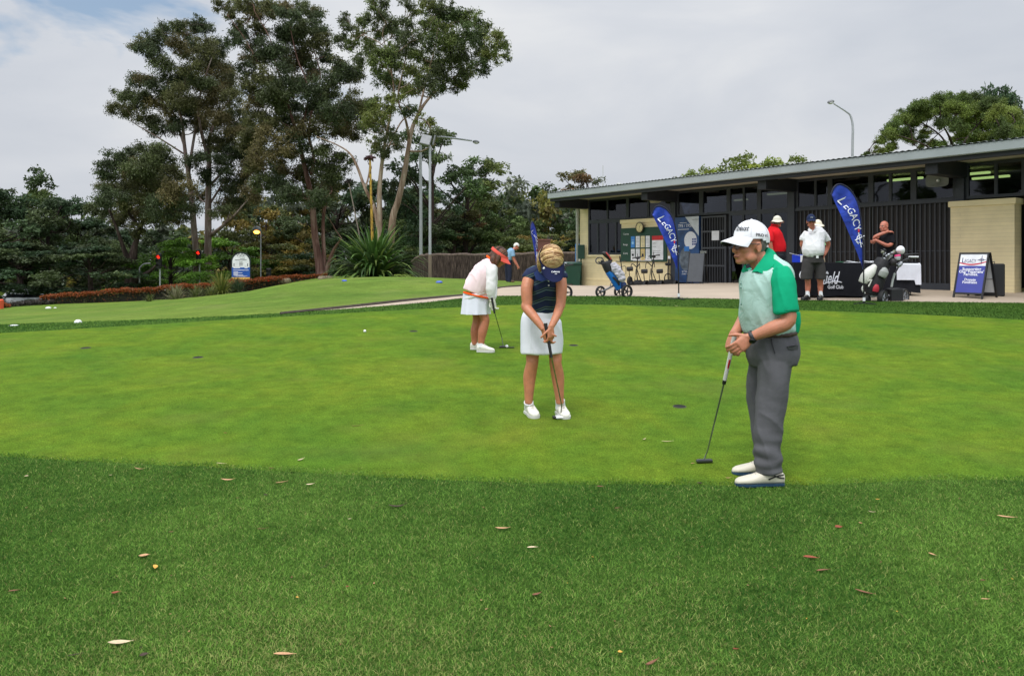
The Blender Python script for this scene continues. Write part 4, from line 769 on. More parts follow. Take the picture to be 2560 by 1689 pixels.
OR = [(.30, .075, .022), (.36, .105, .030), (.24, .055, .020), (.20, .085, .028)]; OG = [(.055, .060, .020), (.035, .048, .018), (.085, .055, .020), (.16, .05, .018)]
hedge('hedge', 'long clipped hedge with orange red tips along the edge of the tee', [(108, 742, 760, 38), (180, 734, 760, 38.2), (300, 725, 757, 38.8), (430, 716, 752, 39.5), (540, 707, 742, 40.5), (620, 699, 730, 42), (702, 694, 716, 44)], 30000, .085, OR, OG, 41)
hedge('hedge', 'low bare grey twiggy hedge at the left end of the orange hedge', [(18, 762, 775, 37), (70, 756, 773, 37.4), (135, 751, 764, 37.8)], 3500, .10, [(.10, .09, .08), (.07, .06, .055)], [(.06, .055, .05), (.09, .085, .075)], 42, .6)
hedge('hedge', 'short orange leaved hedge scrap at the far left picture edge', [(-60, 764, 780, 36), (0, 758, 775, 36.3), (24, 764, 774, 36.5)], 2500, .085, OR, OG, 43, .6)
hedge('hedge', 'flat topped red orange hedge behind the two sandstone boulders', [(700, 692, 712, 46), (760, 689, 710, 46), (815, 685, 706, 46)], 5000, .085, OR, OR[:2]+OG, 44)
def strap_plant(name, label, cat, p, n, L, w, cols, seed, rise=1.0, droop=1.0, spread=1.0, group=None, nseg=7):
    rng = np.random.default_rng(seed); V_, F_, C_ = [], [], []; o = 0
    for i in range(n):
        a = rng.uniform(0, 6.283); el = rng.uniform(.25, 1.50)**.9*rise; l = L*rng.uniform(.65, 1.1); dr = droop*rng.uniform(.3, 1.3); d = np.array([math.cos(a), math.sin(a), 0.])
        q = np.array([math.cos(a), math.sin(a), 0])*rng.uniform(0, .16)*L*spread*.5; sd = np.array([-math.sin(a), math.cos(a), 0]); e = el; ww = w*rng.uniform(.7, 1.2)
        for k in range(nseg+1):
            u = k/nseg; wk = ww*(.55+.9*u)*(1-u**3) if u < 1 else .0; up = np.array([0, 0, 1.])*math.cos(e)*wk*.25
            V_ += [q-sd*wk/2+up, q+sd*wk/2+up] if k < nseg else [q-sd*.002, q+sd*.002]
            q = q+(d*math.cos(e)*spread+np.array([0, 0, 1])*math.sin(e))*l/nseg; e -= dr*(.12+.5*u*u)*(1.6-min(el, 1.5)*.55)
            if k: F_.append((o+2*k-2, o+2*k-1, o+2*k+1, o+2*k)); C_.append(np.array(cols[rng.integers(0, len(cols))] if k == 1 else C_[-1]))
        o += 2*(nseg+1)
    root = thing(name, label, cat, p, 0, group); link('leaves', np_mesh('leaves', np.array(V_), np.array(F_), np.array(C_)), LF, root); return root
gp = W(938, 703, 33); gp.z = H(gp.x, gp.y)-.05
lily = strap_plant('sword_lily', 'huge clump of arching green sword leaves with two tall flower stalks', 'plant', gp, 520, 2.65, .150, [(.070, .145, .030), (.098, .180, .040), (.052, .110, .026), (.15, .21, .05), (.045, .085, .028)], 51, .98, 1.02, .98)
a = MB(); rt = lambda px, py, dd=0: W(px, py, 33+dd)-gp
a.tube([rt(934, 690), rt(931, 600), rt(928, 500), rt(925, 400)], [.07, .06, .05, .045], 8, sm=3); st = a.build('flower_stalk', M('stalk_yellow', (168, 128, 40), .7, var=.5, ns=5, c2=(196, 160, 60)), lily)
a = MB(); rng = np.random.default_rng(6)
for k in range(46):
    d = V(rng.normal(size=3)); d.normalize(); d.z = d.z*.5; a.tube([rt(925, 394), rt(925, 394)+d*.14, rt(925, 394)+d*.30+V((0, 0, -.05))], [.02, .035, .006], 5)
a.ell(rt(925, 394), (.16, .16, .10)); a.build('flower_head', M('flower_dark_red', (62, 30, 32), .8, var=.4), st)
a = MB(); 
for k in range(26):
    u = k/26; p = rt(934-9*u, 690-288*u); d = V((math.cos(k*2.4), math.sin(k*2.4), .6)); a.tube([p, p+d*.07, p+d*.10+V((0, 0, .14))], [.012, .02, .003], 4)
a.build('bracts', M('bract_brown', (84, 58, 28), .8), st)
a = MB(); a.tube([rt(900, 600, .6), rt(893, 560, .6), rt(872, 458, .6)], [.03, .028, .02], 7, sm=3); s2 = a.build('dead_stalk', M('stalk_grey', (120, 108, 98), .8), lily)
a = MB()
for k in range(26):
    d = V(rng.normal(size=3)); d.normalize(); d.z *= .6; a.tube([rt(870, 453, .6), rt(870, 453, .6)+d*.24], [.03, .006], 5)
a.build('dead_flower_head', M('dead_flower', (40, 30, 30), .9), s2)
STRAW = [(.26, .24, .15), (.32, .30, .20), (.20, .20, .10), (.15, .17, .07)]; SGRN = [(.10, .14, .04), (.16, .18, .06), (.07, .11, .035), (.22, .22, .08)]
for px, py, d, n, L, w, cols, lab, sd in [(440, 757, 36.5, 260, 1.0, .03, STRAW, 'pale straw coloured grass tussock in front of the orange hedge', 61), (490, 750, 37.5, 200, .85, .03, STRAW[2:]+SGRN[:2], 'smaller grey green tussock right of the straw tussock', 62), (375, 760, 36.3, 120, .6, .03, SGRN, 'low olive tussock left of the straw tussock', 63),
    (553, 738, 39, 240, 1.45, .04, [(.20, .22, .05), (.26, .26, .07), (.12, .17, .04)], 'tall yellow green strappy clump left of the arched sign', 64), (595, 732, 40.5, 200, .95, .04, [(.06, .10, .05), (.09, .13, .06), (.05, .08, .035)], 'blue green strappy clump at the foot of the arched sign', 65), (525, 745, 38, 120, .7, .035, SGRN, 'small strappy clump left of the yellow green clump', 66), (655, 712, 43, 100, .6, .04, SGRN, 'low clump right of the arched sign posts', 67)]:
    p = W(px, py, d); p.z = min(p.z, H(p.x, p.y)+.1); strap_plant('grass_tussock', lab, 'tussock', p, n, L, w, cols, sd, 1.05, 1.1, .8, 'tussocks of the flower bed', 5)
# sandstone boulders
def boulder(label, px, py, d, sx, sy, sz, seed):
    r = random.Random(seed); mb = MB(); mb.ell((0, 0, sz*.4), (sx, sy, sz), 22, 14); off = V((seed*3.1, 0, 0))
    mb.v = [tuple(V(v)*(1+.22*noise.noise(V(v)*1.6/max(sx, .3)+off)+.08*noise.noise(V(v)*6+off))) for v in mb.v]; mb.v = [(x, y, min(z, sz*.95)) for x, y, z in mb.v]
    p = W(px, py, d); p.z = H(p.x, p.y)-.05 if d < 30 else p.z; o = mb.build('boulder', M('sandstone', (112, 100, 84), .9, var=.5, ns=4, bump=.6, bs=14, c2=(150, 136, 112))); o.location = p
    return setp(o, label, 'boulder', 'sandstone boulders at the bed edge')
boulder('grey lichen spotted boulder at the left end of the red hedge', 707, 706, 44, .46, .4, .26, 1); boulder('tan broken boulder at the right end of the red hedge', 815, 702, 44, .48, .4, .30, 2); boulder('half hidden low boulder under the sword leaved plant', 985, 701, 32.5, .3, .3, .14, 3)
# brush fence
fm = bpy.data.materials.new('brush_twigs'); fm.use_nodes = True; t = fm.node_tree; b = t.nodes['Principled BSDF']; b.inputs['Roughness'].default_value = .95; b.inputs['Specular IOR Level'].default_value = .1
co = N(t, 'ShaderNodeTexCoord'); mp_ = N(t, 'ShaderNodeMapping'); mp_.inputs['Scale'].default_value = (26, 26, 2.2); t.links.new(co.outputs['Object'], mp_.inputs[0]); n_ = N(t, 'ShaderNodeTexNoise', i_Scale=1.0, i_Detail=5.0, i_Roughness=.7); t.links.new(mp_.outputs[0], n_.inputs['Vector'])
r_ = ramp(t, [(.3, lin((24, 20, 19))), (.5, lin((60, 51, 47))), (.72, lin((112, 98, 90)))]); t.links.new(n_.outputs[0], r_.inputs[0]); t.links.new(r_.outputs[0], b.inputs['Base Color']); bp = N(t, 'ShaderNodeBump', i_Strength=1.0, i_Distance=.03); t.links.new(n_.outputs[0], bp.inputs['Height']); t.links.new(bp.outputs[0], b.inputs['Normal']); MATS['brush_twigs'] = fm
fp = [(1030, 655, 41), (1052, 640, 40), (1100, 637, 39), (1240, 637, 37.5), (1350, 634, 36.5), (1500, 632, 35.5)]
p0 = W(1240, 700, 38); p0.z = .4; BF = thing('brush_fence', 'dark brushwood fence with a rounded top rail beyond the tee', 'fence', p0)
pts = [W(*q)-p0 for q in fp]; mb = MB(); rows_ = []
pp = smooth_path([tuple(p) for p in pts], 8); a = [[(q[0], q[1]+dy, -1.0) for q in pp] for dy in (-.07, .07)]; c_ = [[(q[0], q[1]+dy, q[2]-.05) for q in pp] for dy in (-.07, .07)]
for k in range(len(pp)-1): mb.loft([[a[0][i], a[1][i], c_[1][i], c_[0][i]] for i in (k, k+1)], cap=k in (0, len(pp)-2))
mb.build('brush_panel', fm, BF, False)
mb = MB(); mb.tube([(q[0], q[1], q[2]+.02*math.sin(i*1.7)) for i, q in enumerate(pp)], [.075+.012*math.sin(i*2.3) for i in range(len(pp))], 8); mb.build('top_rail', M('rail_wood', (96, 82, 74), .9, var=.35, ns=9), BF)
mb = MB(); nt_ = 900; rg = random.Random(4)
for k in range(nt_):
    q = pp[rg.randrange(len(pp)-1)]; q2 = pp[min(pp.index(q)+1, len(pp)-1)] if False else q; x = rg.uniform(pp[0][0], pp[-1][0]); xs_ = [w[0] for w in pp]; y = float(np.interp(x, xs_, [w[1] for w in pp])); z = float(np.interp(x, xs_, [w[2] for w in pp]))
    h0 = rg.uniform(-.9, .2); mb.tube([(x, y-.075, h0), (x+rg.uniform(-.05, .05), y-.09, min(z-.06, h0+rg.uniform(.4, .9)))], rg.uniform(.006, .012), 3)
mb.build('twigs', M('loose_twig', (74, 63, 57), .95, var=.5, ns=1.5), BF)
ch = MB(); ch.bb(-.42, .42, -.4, .4, -1, .62); ch.bb(-.46, .46, -.44, .44, .62, .72); o = ch.build('brick_chimney', brick_mat('red_brick', (120, 74, 64), .7), None, False); o.location = W(1358, 627, 47); setp(o, 'red brick stack rising behind the brush fence near the narrow banner', 'brick stack')
# floodlight and street lights
PG = M('galvanised', (164, 168, 172), .5, .3, var=.12, ns=2); PGL = M('lamp_grey', (122, 124, 126), .5, .2); PBR = M('weathered_post', (120, 106, 92), .8)
def pz(py, d): return CAMZ-(py-HZ)/FPX*d
fl = W(1075, 703, 35); fl.z = H(fl.x, fl.y); o = thing('floodlight', 'tall floodlight pole with a square lamp box in front of the brush fence', 'floodlight', fl)
a = MB(); a.tube([(0, 0, -.1), (0, 0, pz(636, 35)-fl.z)], [.085, .08], 10); a.build('lower_pole', PBR, o); a = MB(); a.tube([(0, 0, pz(636, 35)-fl.z), (-.0, 0, pz(372, 35)-fl.z), (-.02, 0, pz(362, 35)-fl.z)], [.068, .055, .05], 10); a.build('pole', PG, o)
a = MB(); rm = Matrix.Rotation(R(14), 3, 'Y') @ Matrix.Rotation(R(-24), 3, 'X'); a.box((-.18, -.12, pz(352, 35)-fl.z), (.46, .16, .52), rm, .02); lb = a.build('lamp_box', PGL, o, False)
a = MB(); a.box(V((-.18, -.12, pz(352, 35)-fl.z))+rm @ V((0, -.083, 0)), (.40, .008, .46), rm); a.build('lamp_glass', M('lamp_front', (136, 138, 140), .25), lb, False)
a = MB(); a.box((.18, .05, pz(350, 35)-fl.z), (.05, .2, .46), Matrix.Rotation(R(14), 3, 'Y')); a.build('bracket', PGL, o, False)
def street_light(label, d, pole, arm, head_, rp, lit=False, group='street lights', gz=None):
    b = W(pole[0][0], pole[0][1], d); g = H(b.x, b.y) if gz is None else gz; o = thing('street_light', label, 'street light', (b.x, b.y, g), 0, group)
    pts = [V((0, 0, 0))]+[W(x, y, d)-V((b.x, b.y, g)) for x, y in pole[1:]+arm]; n = len(pts)
    a = MB(); a.tube(pts, [rp*(1-.5*i/(n-1)) for i in range(n)], 9, sm=4); a.build('pole', PG, o)
    q = W(head_[0], head_[1], d)-V((b.x, b.y, g)); s = head_[2]; k = d/FPX
    a = MB(); a.ell(q, (head_[3]*k, .14, head_[4]*k), 14, 8, Matrix.Rotation(R(s), 3, 'Y')); hd = a.build('lamp_head', PGL, o)
    a = MB(); a.ell(q+V((0, -.02, -head_[4]*k*.45)), (head_[3]*k*.75, .12, head_[4]*k*.75), 12, 7, Matrix.Rotation(R(s), 3, 'Y')); a.build('lens', M('lamp_lit', (255, 190, 90), emit=(255, 168, 60), es=9.0) if lit else M('lamp_lens', (190, 192, 190), .2), hd); return o
street_light('street light with a long level arm beside the floodlight pole', 44, [(1052, 660), (1052, 520), (1051, 380), (1053, 356)], [(1070, 344), (1110, 343), (1180, 352)], (1190, 355, 8, 9, 4.5), .10)
street_light('tall street light curving left above the clubhouse roof', 48, [(2131, 620), (2131, 390), (2132, 320), (2127, 292), (2118, 281)], [(2084, 259)], (2077, 255, -12, 9, 5), .09, gz=1.0)
street_light('distant curved street light left of the lit orange lamp', 76, [(613, 700), (613, 600), (612, 575), (606, 564)], [(598, 562)], (595, 563, 0, 5, 2.5), .07)
street_light('lit orange street lamp glowing in front of the olive trees', 58, [(652, 700), (652, 620), (652, 582), (650, 574)], [(646, 572)], (642, 574, 0, 11, 9), .05, lit=True)
up_ = W(407, 720, 74); o = thing('utility_pole', 'grey utility pole with small boxes beside the bright green tree', 'utility pole', (up_.x, up_.y, H(up_.x, up_.y)))
a = MB(); a.tube([(0, 0, 0), (0, 0, pz(548, 74)+1)], [.14, .10], 9); a.build('pole', M('pole_grey', (116, 122, 124), .8), o)
a = MB(); a.box((-.12, -.2, pz(588, 74)+1), (.5, .3, .7), None, .03); a.build('box', PGL, o, False); a = MB(); a.box((-.3, -.1, pz(587, 74)+1.05), (1.1, .08, .08)); a.build('crossarm', PGL, o, False)
a = MB(); a.tube([(0, 0, 0), (0, 0, .8), (.04, 0, 1.0), (.3, 0, 1.22), (.7, 0, 1.26)], .05, 8, sm=4); o = setp(a.build('bent_pipe', PGL), 'bent pale pipe rail beside the stubby dark trunk', 'pipe rail'); o.location = W(349, 707, 49.2)
RED = M('signal_red', (255, 40, 20), emit=(255, 30, 14), es=3.5); BLK = M('signal_black', (18, 19, 20), .5)
for px, py, d, lab in [(398, 642, 49, 'red traffic signal in front of the bright green tree'), (497, 632, 52, 'red traffic signal glimpsed between the two pale gum trunks'), (672, 699, 50, 'black traffic signal showing red beside the arched sign')]:
    p = W(px, py, d); g = min(H(p.x, p.y), p.z-1.5) if py < 690 else H(p.x, p.y)-1.2; o = thing('traffic_signal', lab, 'traffic light', (p.x, p.y, g), 0, 'traffic signals beyond the trees'); z = p.z-g; lo_i = py > 690
    a = MB(); a.tube([(0, .12, 0), (0, .12, z+.2)], .05, 8); a.build('pole', PG, o); zc = z+(.28 if lo_i else -.28)
    a = MB(); a.box((0, 0, zc), (.30, .18, .95), None, .03); hs_ = a.build('housing', BLK, o, False)
    for k in range(3):
        zz = zc+.28-.28*k; on = abs(zz-z) < .05; a = MB(); a.lathe([(.001, .10), (.10, .095), (.10, .09)], (0, 0, zz), 16, RX); a.build("lamp", RED if on else M('signal_dark', (40, 40, 36), .3), hs_)
        a = MB(); pr = [(math.cos(w)*.115, -.1, zz+math.sin(w)*.115) for w in np.linspace(R(-20), R(200), 12)]; a.grid([pr, [(x, -.26, z_) for x, y, z_ in pr]]); a.build('visor', BLK, hs_)
# cars glimpsed behind the hedge
def car(label, px, d, ztop, rz, m):
    X = (px-1280)/FPX*d; o = thing('parked_car', label, 'car', (X, d, ztop-1.5), R(rz), 'cars glimpsed behind the hedge'); a = MB(); sec = []
    for x, z0, z1, hw in ((-2.2, .35, .72, .78), (-2.1, .28, .86, .84), (-1.2, .24, .92, .88), (0, .24, .94, .89), (1.2, .24, .92, .88), (1.9, .28, .82, .85), (2.15, .35, .66, .76)):
        sec.append([(x, -hw, z0), (x, -hw*1.02, (z0+z1)/2), (x, -hw*.94, z1), (x, hw*.94, z1), (x, hw*1.02, (z0+z1)/2), (x, hw, z0)])
    a.loft(sec); a.build('body', m, o); a = MB()
    a.loft([[(x, -w_, z) for x, z in ()] or [(x, -w_, z), (x, w_, z), (x2, w2, z2), (x2, -w2, z2)] for x, w_, z, x2, w2, z2 in ((-1.75, .8, .9, -1.3, .64, 1.38), (-1.2, .82, .92, -1.0, .68, 1.49), (.2, .82, .93, .1, .68, 1.5), (1.15, .8, .9, .45, .64, 1.40))]); a.build('roof', m, o)
    gl = M('car_glass', (22, 26, 32), .1)
    for sg in (-1, 1):
        a = MB(); a.add([(-1.45, sg*.825, .98), (.85, sg*.825, .98), (.38, sg*.70, 1.36), (-1.15, sg*.70, 1.36)], [(0, 1, 2, 3)]); a.build('side_window', gl, o)
        for x in (-1.35, 1.35):
            a = MB(); a.lathe([(.2, -.1), (.31, -.1), (.33, -.06), (.33, .06), (.31, .1), (.2, .1)], (x, sg*.82, .33), 20, RX); wl = a.build('wheel', BLK, o); a = MB(); a.lathe([(.001, -.08), (.2, -.09), (.2, .09), (.001, .08)], (x, sg*.82, .33), 16, RX); a.build('rim', PGL, wl)
    return o
car('pale grey car roof showing above the hedge between the dark trunk and the gum pair', 395, 60, pz(716, 60), 8, M('car_silver', (196, 200, 204), .3)); car('white and blue car glimpsed through the dark bushes at the far left', 84, 50, pz(722, 50), 15, M('car_white', (222, 226, 236), .3))
hs = W(697, 700, 82); o = thing('house', 'pale grey house gable glimpsed between the olive trees', 'house', (hs.x, hs.y, H(hs.x, hs.y)-.5)); a = MB(); a.bb(-1.6, 1.6, 0, 6, 0, 2.2); a.build('wall', M('house_wall', (150, 146, 142), .8), o, False); a = MB(); a.prism([(-1.9, 2.2), (1.9, 2.2), (0, 3.5)], ((0, 0, 0), (1, 0, 0), (0, 0, 1), (0, 1, 0)), -.2, 6.2); a.build('roof', M('house_roof', (120, 116, 114), .8), o, False)
# arched club sign on two posts
sg = W(602.5, 730, 42); k = 42/FPX; o = thing('club_sign', 'arched white and blue club sign on two dark posts behind the hedge', 'sign', (sg.x, sg.y, H(sg.x, sg.y)-.1), R(4)); zb = pz(699, 42)-o.location.z; zt_ = pz(632, 42)-o.location.z; hw = 22*k
DKG = M('sign_green', (24, 38, 36), .5)
for s_ in (-1, 1): a = MB(); a.tube([(s_*hw*1.06, 0, 0), (s_*hw*1.06, 0, zb+.1)], .045, 8); a.build('post', DKG, o)
arch = lambda w, z0, z1, n=20: [(-w, z0), (w, z0)] + [(w*math.cos(q), (z1-w)+w*math.sin(q)) for q in np.linspace(0, math.pi, n)]
a = MB(); a.prism(arch(hw*1.10, zb-.03, zt_+.05), ((0, 0, 0), (1, 0, 0), (0, 0, 1), (0, 1, 0)), -.02, .05); a.build('frame', DKG, o, False)
FRM = ((0, 0, 0), (1, 0, 0), (0, 0, 1), (0, 1, 0)); zm = zb+(zt_-zb)*.46
a = MB(); a.prism(arch(hw*.95, zm, zt_-.03), FRM, -.028, -.021); wp = a.build('white_panel', M('sign_white', (226, 230, 230), .5), o, False)
a = MB(); a.prism([(-hw, zb+.14), (hw, zb+.14), (hw, zm-.01), (-hw, zm-.01)], FRM, -.028, -.021); bp_ = a.build('blue_panel', M('sign_blue', (26, 82, 168), .5), o, False)
a = MB(); a.prism([(-hw, zb), (hw, zb), (hw, zb+.13), (-hw, zb+.13)], FRM, -.028, -.021); a.build('yellow_strip', M('sign_yellow', (228, 184, 92), .5), o, False)
a = MB(); curve = [(-.30+.035*i, zm+.72+.07*math.sin(i*1.35)*(1 if i % 3 else 1.6)) for i in range(15)]; a.tube([(x, -.031, z) for x, z in curve], .012, 5, sm=3); a.tube([(-.1, -.031, zm+.62), (.1, -.031, zm+.60), (.28, -.031, zm+.64)], .008, 5, sm=3)
for z, w_ in ((.50, .26), (.42, .62)): a.tube([(-w_/2+.1*(w_ < .5), -.031, zm+z), (0, -.031, zm+z-.02), (w_/2+.1*(w_ < .5), -.031, zm+z)], .012, 5, sm=3)
for z in (.26, .18, .10): a.bb(-.10, .10, -.032, -.029, zm+z, zm+z+.03)
for s_ in (-1, 1): a.bb(s_*.37-.02, s_*.37+.02, -.032, -.029, zm+.06, zm+.22)
a.build('lettering', INK, wp, False)
a = MB()
for z, x0, x1 in ((.36, -.42, .42), (.50, -.40, -.05), (.26, -.40, -.15), (.20, -.40, .08), (.14, -.40, -.15), (.08, -.40, .12), (.5, .2, .36)): a.bb(x0, x1, -.032, -.029, zb+.17+z*.95 - (.02 if z == .5 else 0), zb+.17+z*.95+.03)
for z, w_ in ((.02, .7), (-.02, .5)): a.bb(-w_/2, w_/2, -.032, -.029, zb+.19+z, zb+.205+z)
a.build('lettering', PAPER, bp_, False)
# green bin, blue sign by the far corner
bn = hit(1432, 716); bn = W(1432, 713, 29.5); bn.z = H(bn.x, bn.y); o = thing('wheelie_bin', 'dark green bin standing beyond the far clubhouse corner', 'bin', bn); BG = M('bin_green', (24, 70, 54), .5)
a = MB(); a.loft([[(-.24, -.24, 0), (.24, -.24, 0), (.24, .24, 0), (-.24, .24, 0)], [(-.30, -.30, .9), (.30, -.30, .9), (.30, .30, .9), (-.30, .30, .9)]]); a.build('body', BG, o, False); a = MB(); a.box((0, 0, .94), (.66, .68, .07), Matrix.Rotation(R(4), 3, 'X'), .02); a.build('lid', BG, o, False)
a = MB(); a.tube([(.32, 0, 0), (.32, 0, 1.5)], .03, 8); a.box((.33, -.02, 1.38), (.26, .10, .55), None, .02); oo = thing('junction_box', 'dark green post mounted box above the green bin', 'box', bn); a.build('box', BG, oo, False)
a = MB(); a.bb(-.13, .13, 0, .03, 0, .75); a2 = thing('blue_sign', 'narrow bright blue sign with white marks by the far downpipe', 'sign', W(1446, 656, 30.6)); a.build('panel', M('blue_sign', (40, 120, 200), .5), a2, False)
a = MB(); [a.bb(-.09, .07, -.006, -.001, z, z+.05) for z in (.62, .50, .38)]; a.bb(-.06, .06, -.006, -.001, .05, .18); a.build('marks', PAPER, a2, False)
a = MB(); a.tube([(.02, .05, -1.4), (.02, .05, .7)], .025, 8); a.build('post', PG, a2)
# tee markers, balls, holes
BALL = M('golf_ball', (234, 236, 236), .35, var=.02, bump=.25, bs=220); WHT = M('marker_white', (228, 230, 230), .5)
def dome(label, px, py, m, rx, rz_, cat='tee marker', name='tee_marker', grp='white tee markers'):
    p = hit(px, py); mb = MB(); mb.ell((0, 0, 0), (rx, rx*.8, rz_), 18, 10); o = mb.build(name, m); o.location = p+V((0, 0, rz_*.3)); return setp(o, label, cat, grp)
dome('white tee marker nearest the putting green collar on the left', 195, 808, WHT, .065, .05); dome('white tee marker low in the grass by the left picture edge', 36, 815, WHT, .09, .02); dome('white tee marker at the foot of the orange hedge', 121, 771, WHT, .13, .06); dome('small white tee marker right of the one under the hedge', 138, 770, WHT, .06, .03)
BLM = M('marker_blue', (70, 100, 190), .5); dome('blue tee marker on the tee near the pink jacketed woman', 1098, 707, BLM, .11, .05, grp='blue tee markers'); dome('blue tee marker just left of the sword leaved plant', 861, 703, BLM, .09, .04, grp='blue tee markers')
ob = MB(); ob.box((0, 0, .2), (.3, .3, .5), None, .04); o = ob.build('marker_block', M('marker_orange', (235, 96, 66), .6)); o.location = W(-3, 772, 35.5); setp(o, 'orange marker block cut by the left picture edge', 'marker')
def ball(label, px, py, r=.0214):
    p = hit(px, py); mb = MB(); mb.ell((0, 0, 0), (r, r, r), 18, 12); o = mb.build('golf_ball', BALL); o.location = (p.x, p.y, H(p.x, p.y)+.016+r*.95); return setp(o, label, 'golf ball', 'golf balls on the putting green')
ball('white golf ball alone on the green left of the two putting women', 912, 834); ball('white golf ball against the white putter of the woman in navy', 1419.5, 1050); ball('white golf ball on the black mallet putter of the pink jacketed woman', 1267, 873)
HOLE = M('hole_black', (14, 14, 12), .9); CUP = M('cup_rim', (60, 66, 40), .8)
for px, py, lab in [(1699, 1021, 'nearest dark hole left of the man with the putter'), (1434, 866.5, 'dark hole just right of the woman in navy'), (495, 897, 'dark hole on the left half of the putting green'), (1034, 831, 'distant dark hole left of the pink jacketed woman'), (214, 873, 'faint distant hole near the left side of the putting green')]:
    p = hit(px, py); o = thing('golf_hole', lab, 'golf hole', (p.x, p.y, H(p.x, p.y)+.0165), 0, 'holes of the putting green'); o.rotation_euler = (math.atan(.062), 0, 0)
    a = MB(); a.lathe([(.001, .0025), (.054, .0025), (.054, .001)], (0, 0, 0), 26); a.build('hole_shade', HOLE, o); a = MB(); a.lathe([(.054, .0), (.054, .005), (.060, .004), (.064, .0)], (0, 0, 0), 26, cap=False); a.build('rim', CUP, o)  # flat black disc paints the shaded inside of the hole
# ------------------------------------------------------------------ people
def skin_mat(name, c):
    m = M(name, c, .5, var=.10, ns=26, bump=.12, bs=90, c2=(min(255, c[0]+10), c[1]+3, c[2]+2)); b = m.node_tree.nodes['Principled BSDF']
    b.inputs['Subsurface Weight'].default_value = .08; b.inputs['Subsurface Radius'].default_value = (.012, .005, .003); return m
SK_M = skin_mat('skin_tanned', (192, 130, 102)); SK_W = skin_mat('skin_warm', (190, 126, 94)); SK_P = skin_mat('skin_pale', (196, 140, 116)); SK_R = skin_mat('skin_ruddy', (190, 118, 96))
def fabric(name, c, bump=.25, bs=34, rough=.85, var=.06): return M(name, c, rough, var=var, ns=7, bump=bump, bs=bs, spec=.2)
SHOEW = M('shoe_white', (226, 224, 214), .5, var=.05); SOLEW = M('sole_pale', (206, 206, 202), .6); SHOEB = M('shoe_black', (22, 23, 26), .5); SOCK = fabric('sock_white', (228, 230, 234)); SHOEG = M('shoe_grey', (168, 160, 148), .6)
def folds(seed, amp, sx=9.0, sz=3.2):
    off = V((seed*7.3, seed*2.1, 0))
    return lambda p, n: amp*(noise.noise(V((p.x*sx, p.y*sx, p.z*sz))+off)+.5*noise.noise(V((p.x*sx*2.1+p.z*6, p.y*sx*2.1, p.z*sz*2.4))+off))
class Person:
    def __init__(s, label, px, py, d, name='person', gz=None):
        s.d = d; s.b = W(px, py, d); s.b.z = (H(s.b.x, s.b.y)+.012) if gz is None else gz; s.o = thing(name, label, 'person', s.b); s.label = label
    def p(s, px, py, dd=0.0): return W(px, py, s.d+dd)-s.b
def Z(ox, oy, k): return lambda x, y: (ox+x*k, oy+y*k)
def head(mb, c, f, u, k=1.0, jaw=1.0):
    """skull, face, nose, ears; c: middle of the head, f: where it looks, u: crown direction"""
    f = f.normalized(); u = (u-f*u.dot(f)).normalized(); s = u.cross(f); rot = Matrix((f, s, u)).transposed()
    q = lambda a, b, h: c+(f*a+s*b+u*h)*k
    E = lambda a, b, h, ra, rb, rh: mb.ell(q(a, b, h), (ra*k, rb*k, rh*k), 14, 9, rot)
    E(-.012, 0, .022, .098, .077, .092); E(.028, 0, -.045, .066, .060*jaw, .074); E(.05, 0, -.088, .040, .040*jaw, .030); E(.070, 0, -.100, .022, .026*jaw, .018)
    E(.078, 0, .022, .018, .054, .014)
    for b in (-1, 1):
        E(.062, b*.036, -.026, .026, .024, .030); E(-.012, b*.078, -.014, .020, .011, .034); E(-.008, b*.081, -.038, .011, .008, .013); E(.02, b*.050, -.075, .04, .018, .03)
    mb.tube([q(.088, 0, .010), q(.100, 0, -.014), q(.112, 0, -.036)], [.010*k, .012*k, .015*k], 8, sm=2); E(.104, 0, -.040, .016, .017, .010)
    E(.090, 0, -.068, .012, .026, .007); E(.088, 0, -.078, .012, .022, .008)
    return q, rot
def face_bits(o, q, rot, k, beard=None):
    for b in (-1, 1):
        a = MB(); a.ell(q(.081, b*.031, .0), (.011*k, .014*k, .0085*k), 10, 7, rot); e = a.build('eye', M('eye_white', (205, 196, 188), .3), o)
        a = MB(); a.ell(q(.0885, b*.031, 0), (.005*k, .006*k, .006*k), 8, 6, rot); a.build('iris', M('iris_dark', (44, 34, 28), .2), e)
        a = MB(); a.tube([q(.092, b*.014, .020), q(.094, b*.032, .025), q(.084, b*.050, .019)], [.004*k, .005*k, .003*k], 6, sm=2); a.build('eyebrow', M('eyebrow', (92, 76, 66), .8), o)
    a = MB(); a.tube([q(.092, -.024, -.074), q(.101, 0, -.073), q(.092, .024, -.074)], [.002*k, .004*k, .002*k], 6, sm=2); a.build('mouth', M('lips', (128, 66, 60), .5), o)
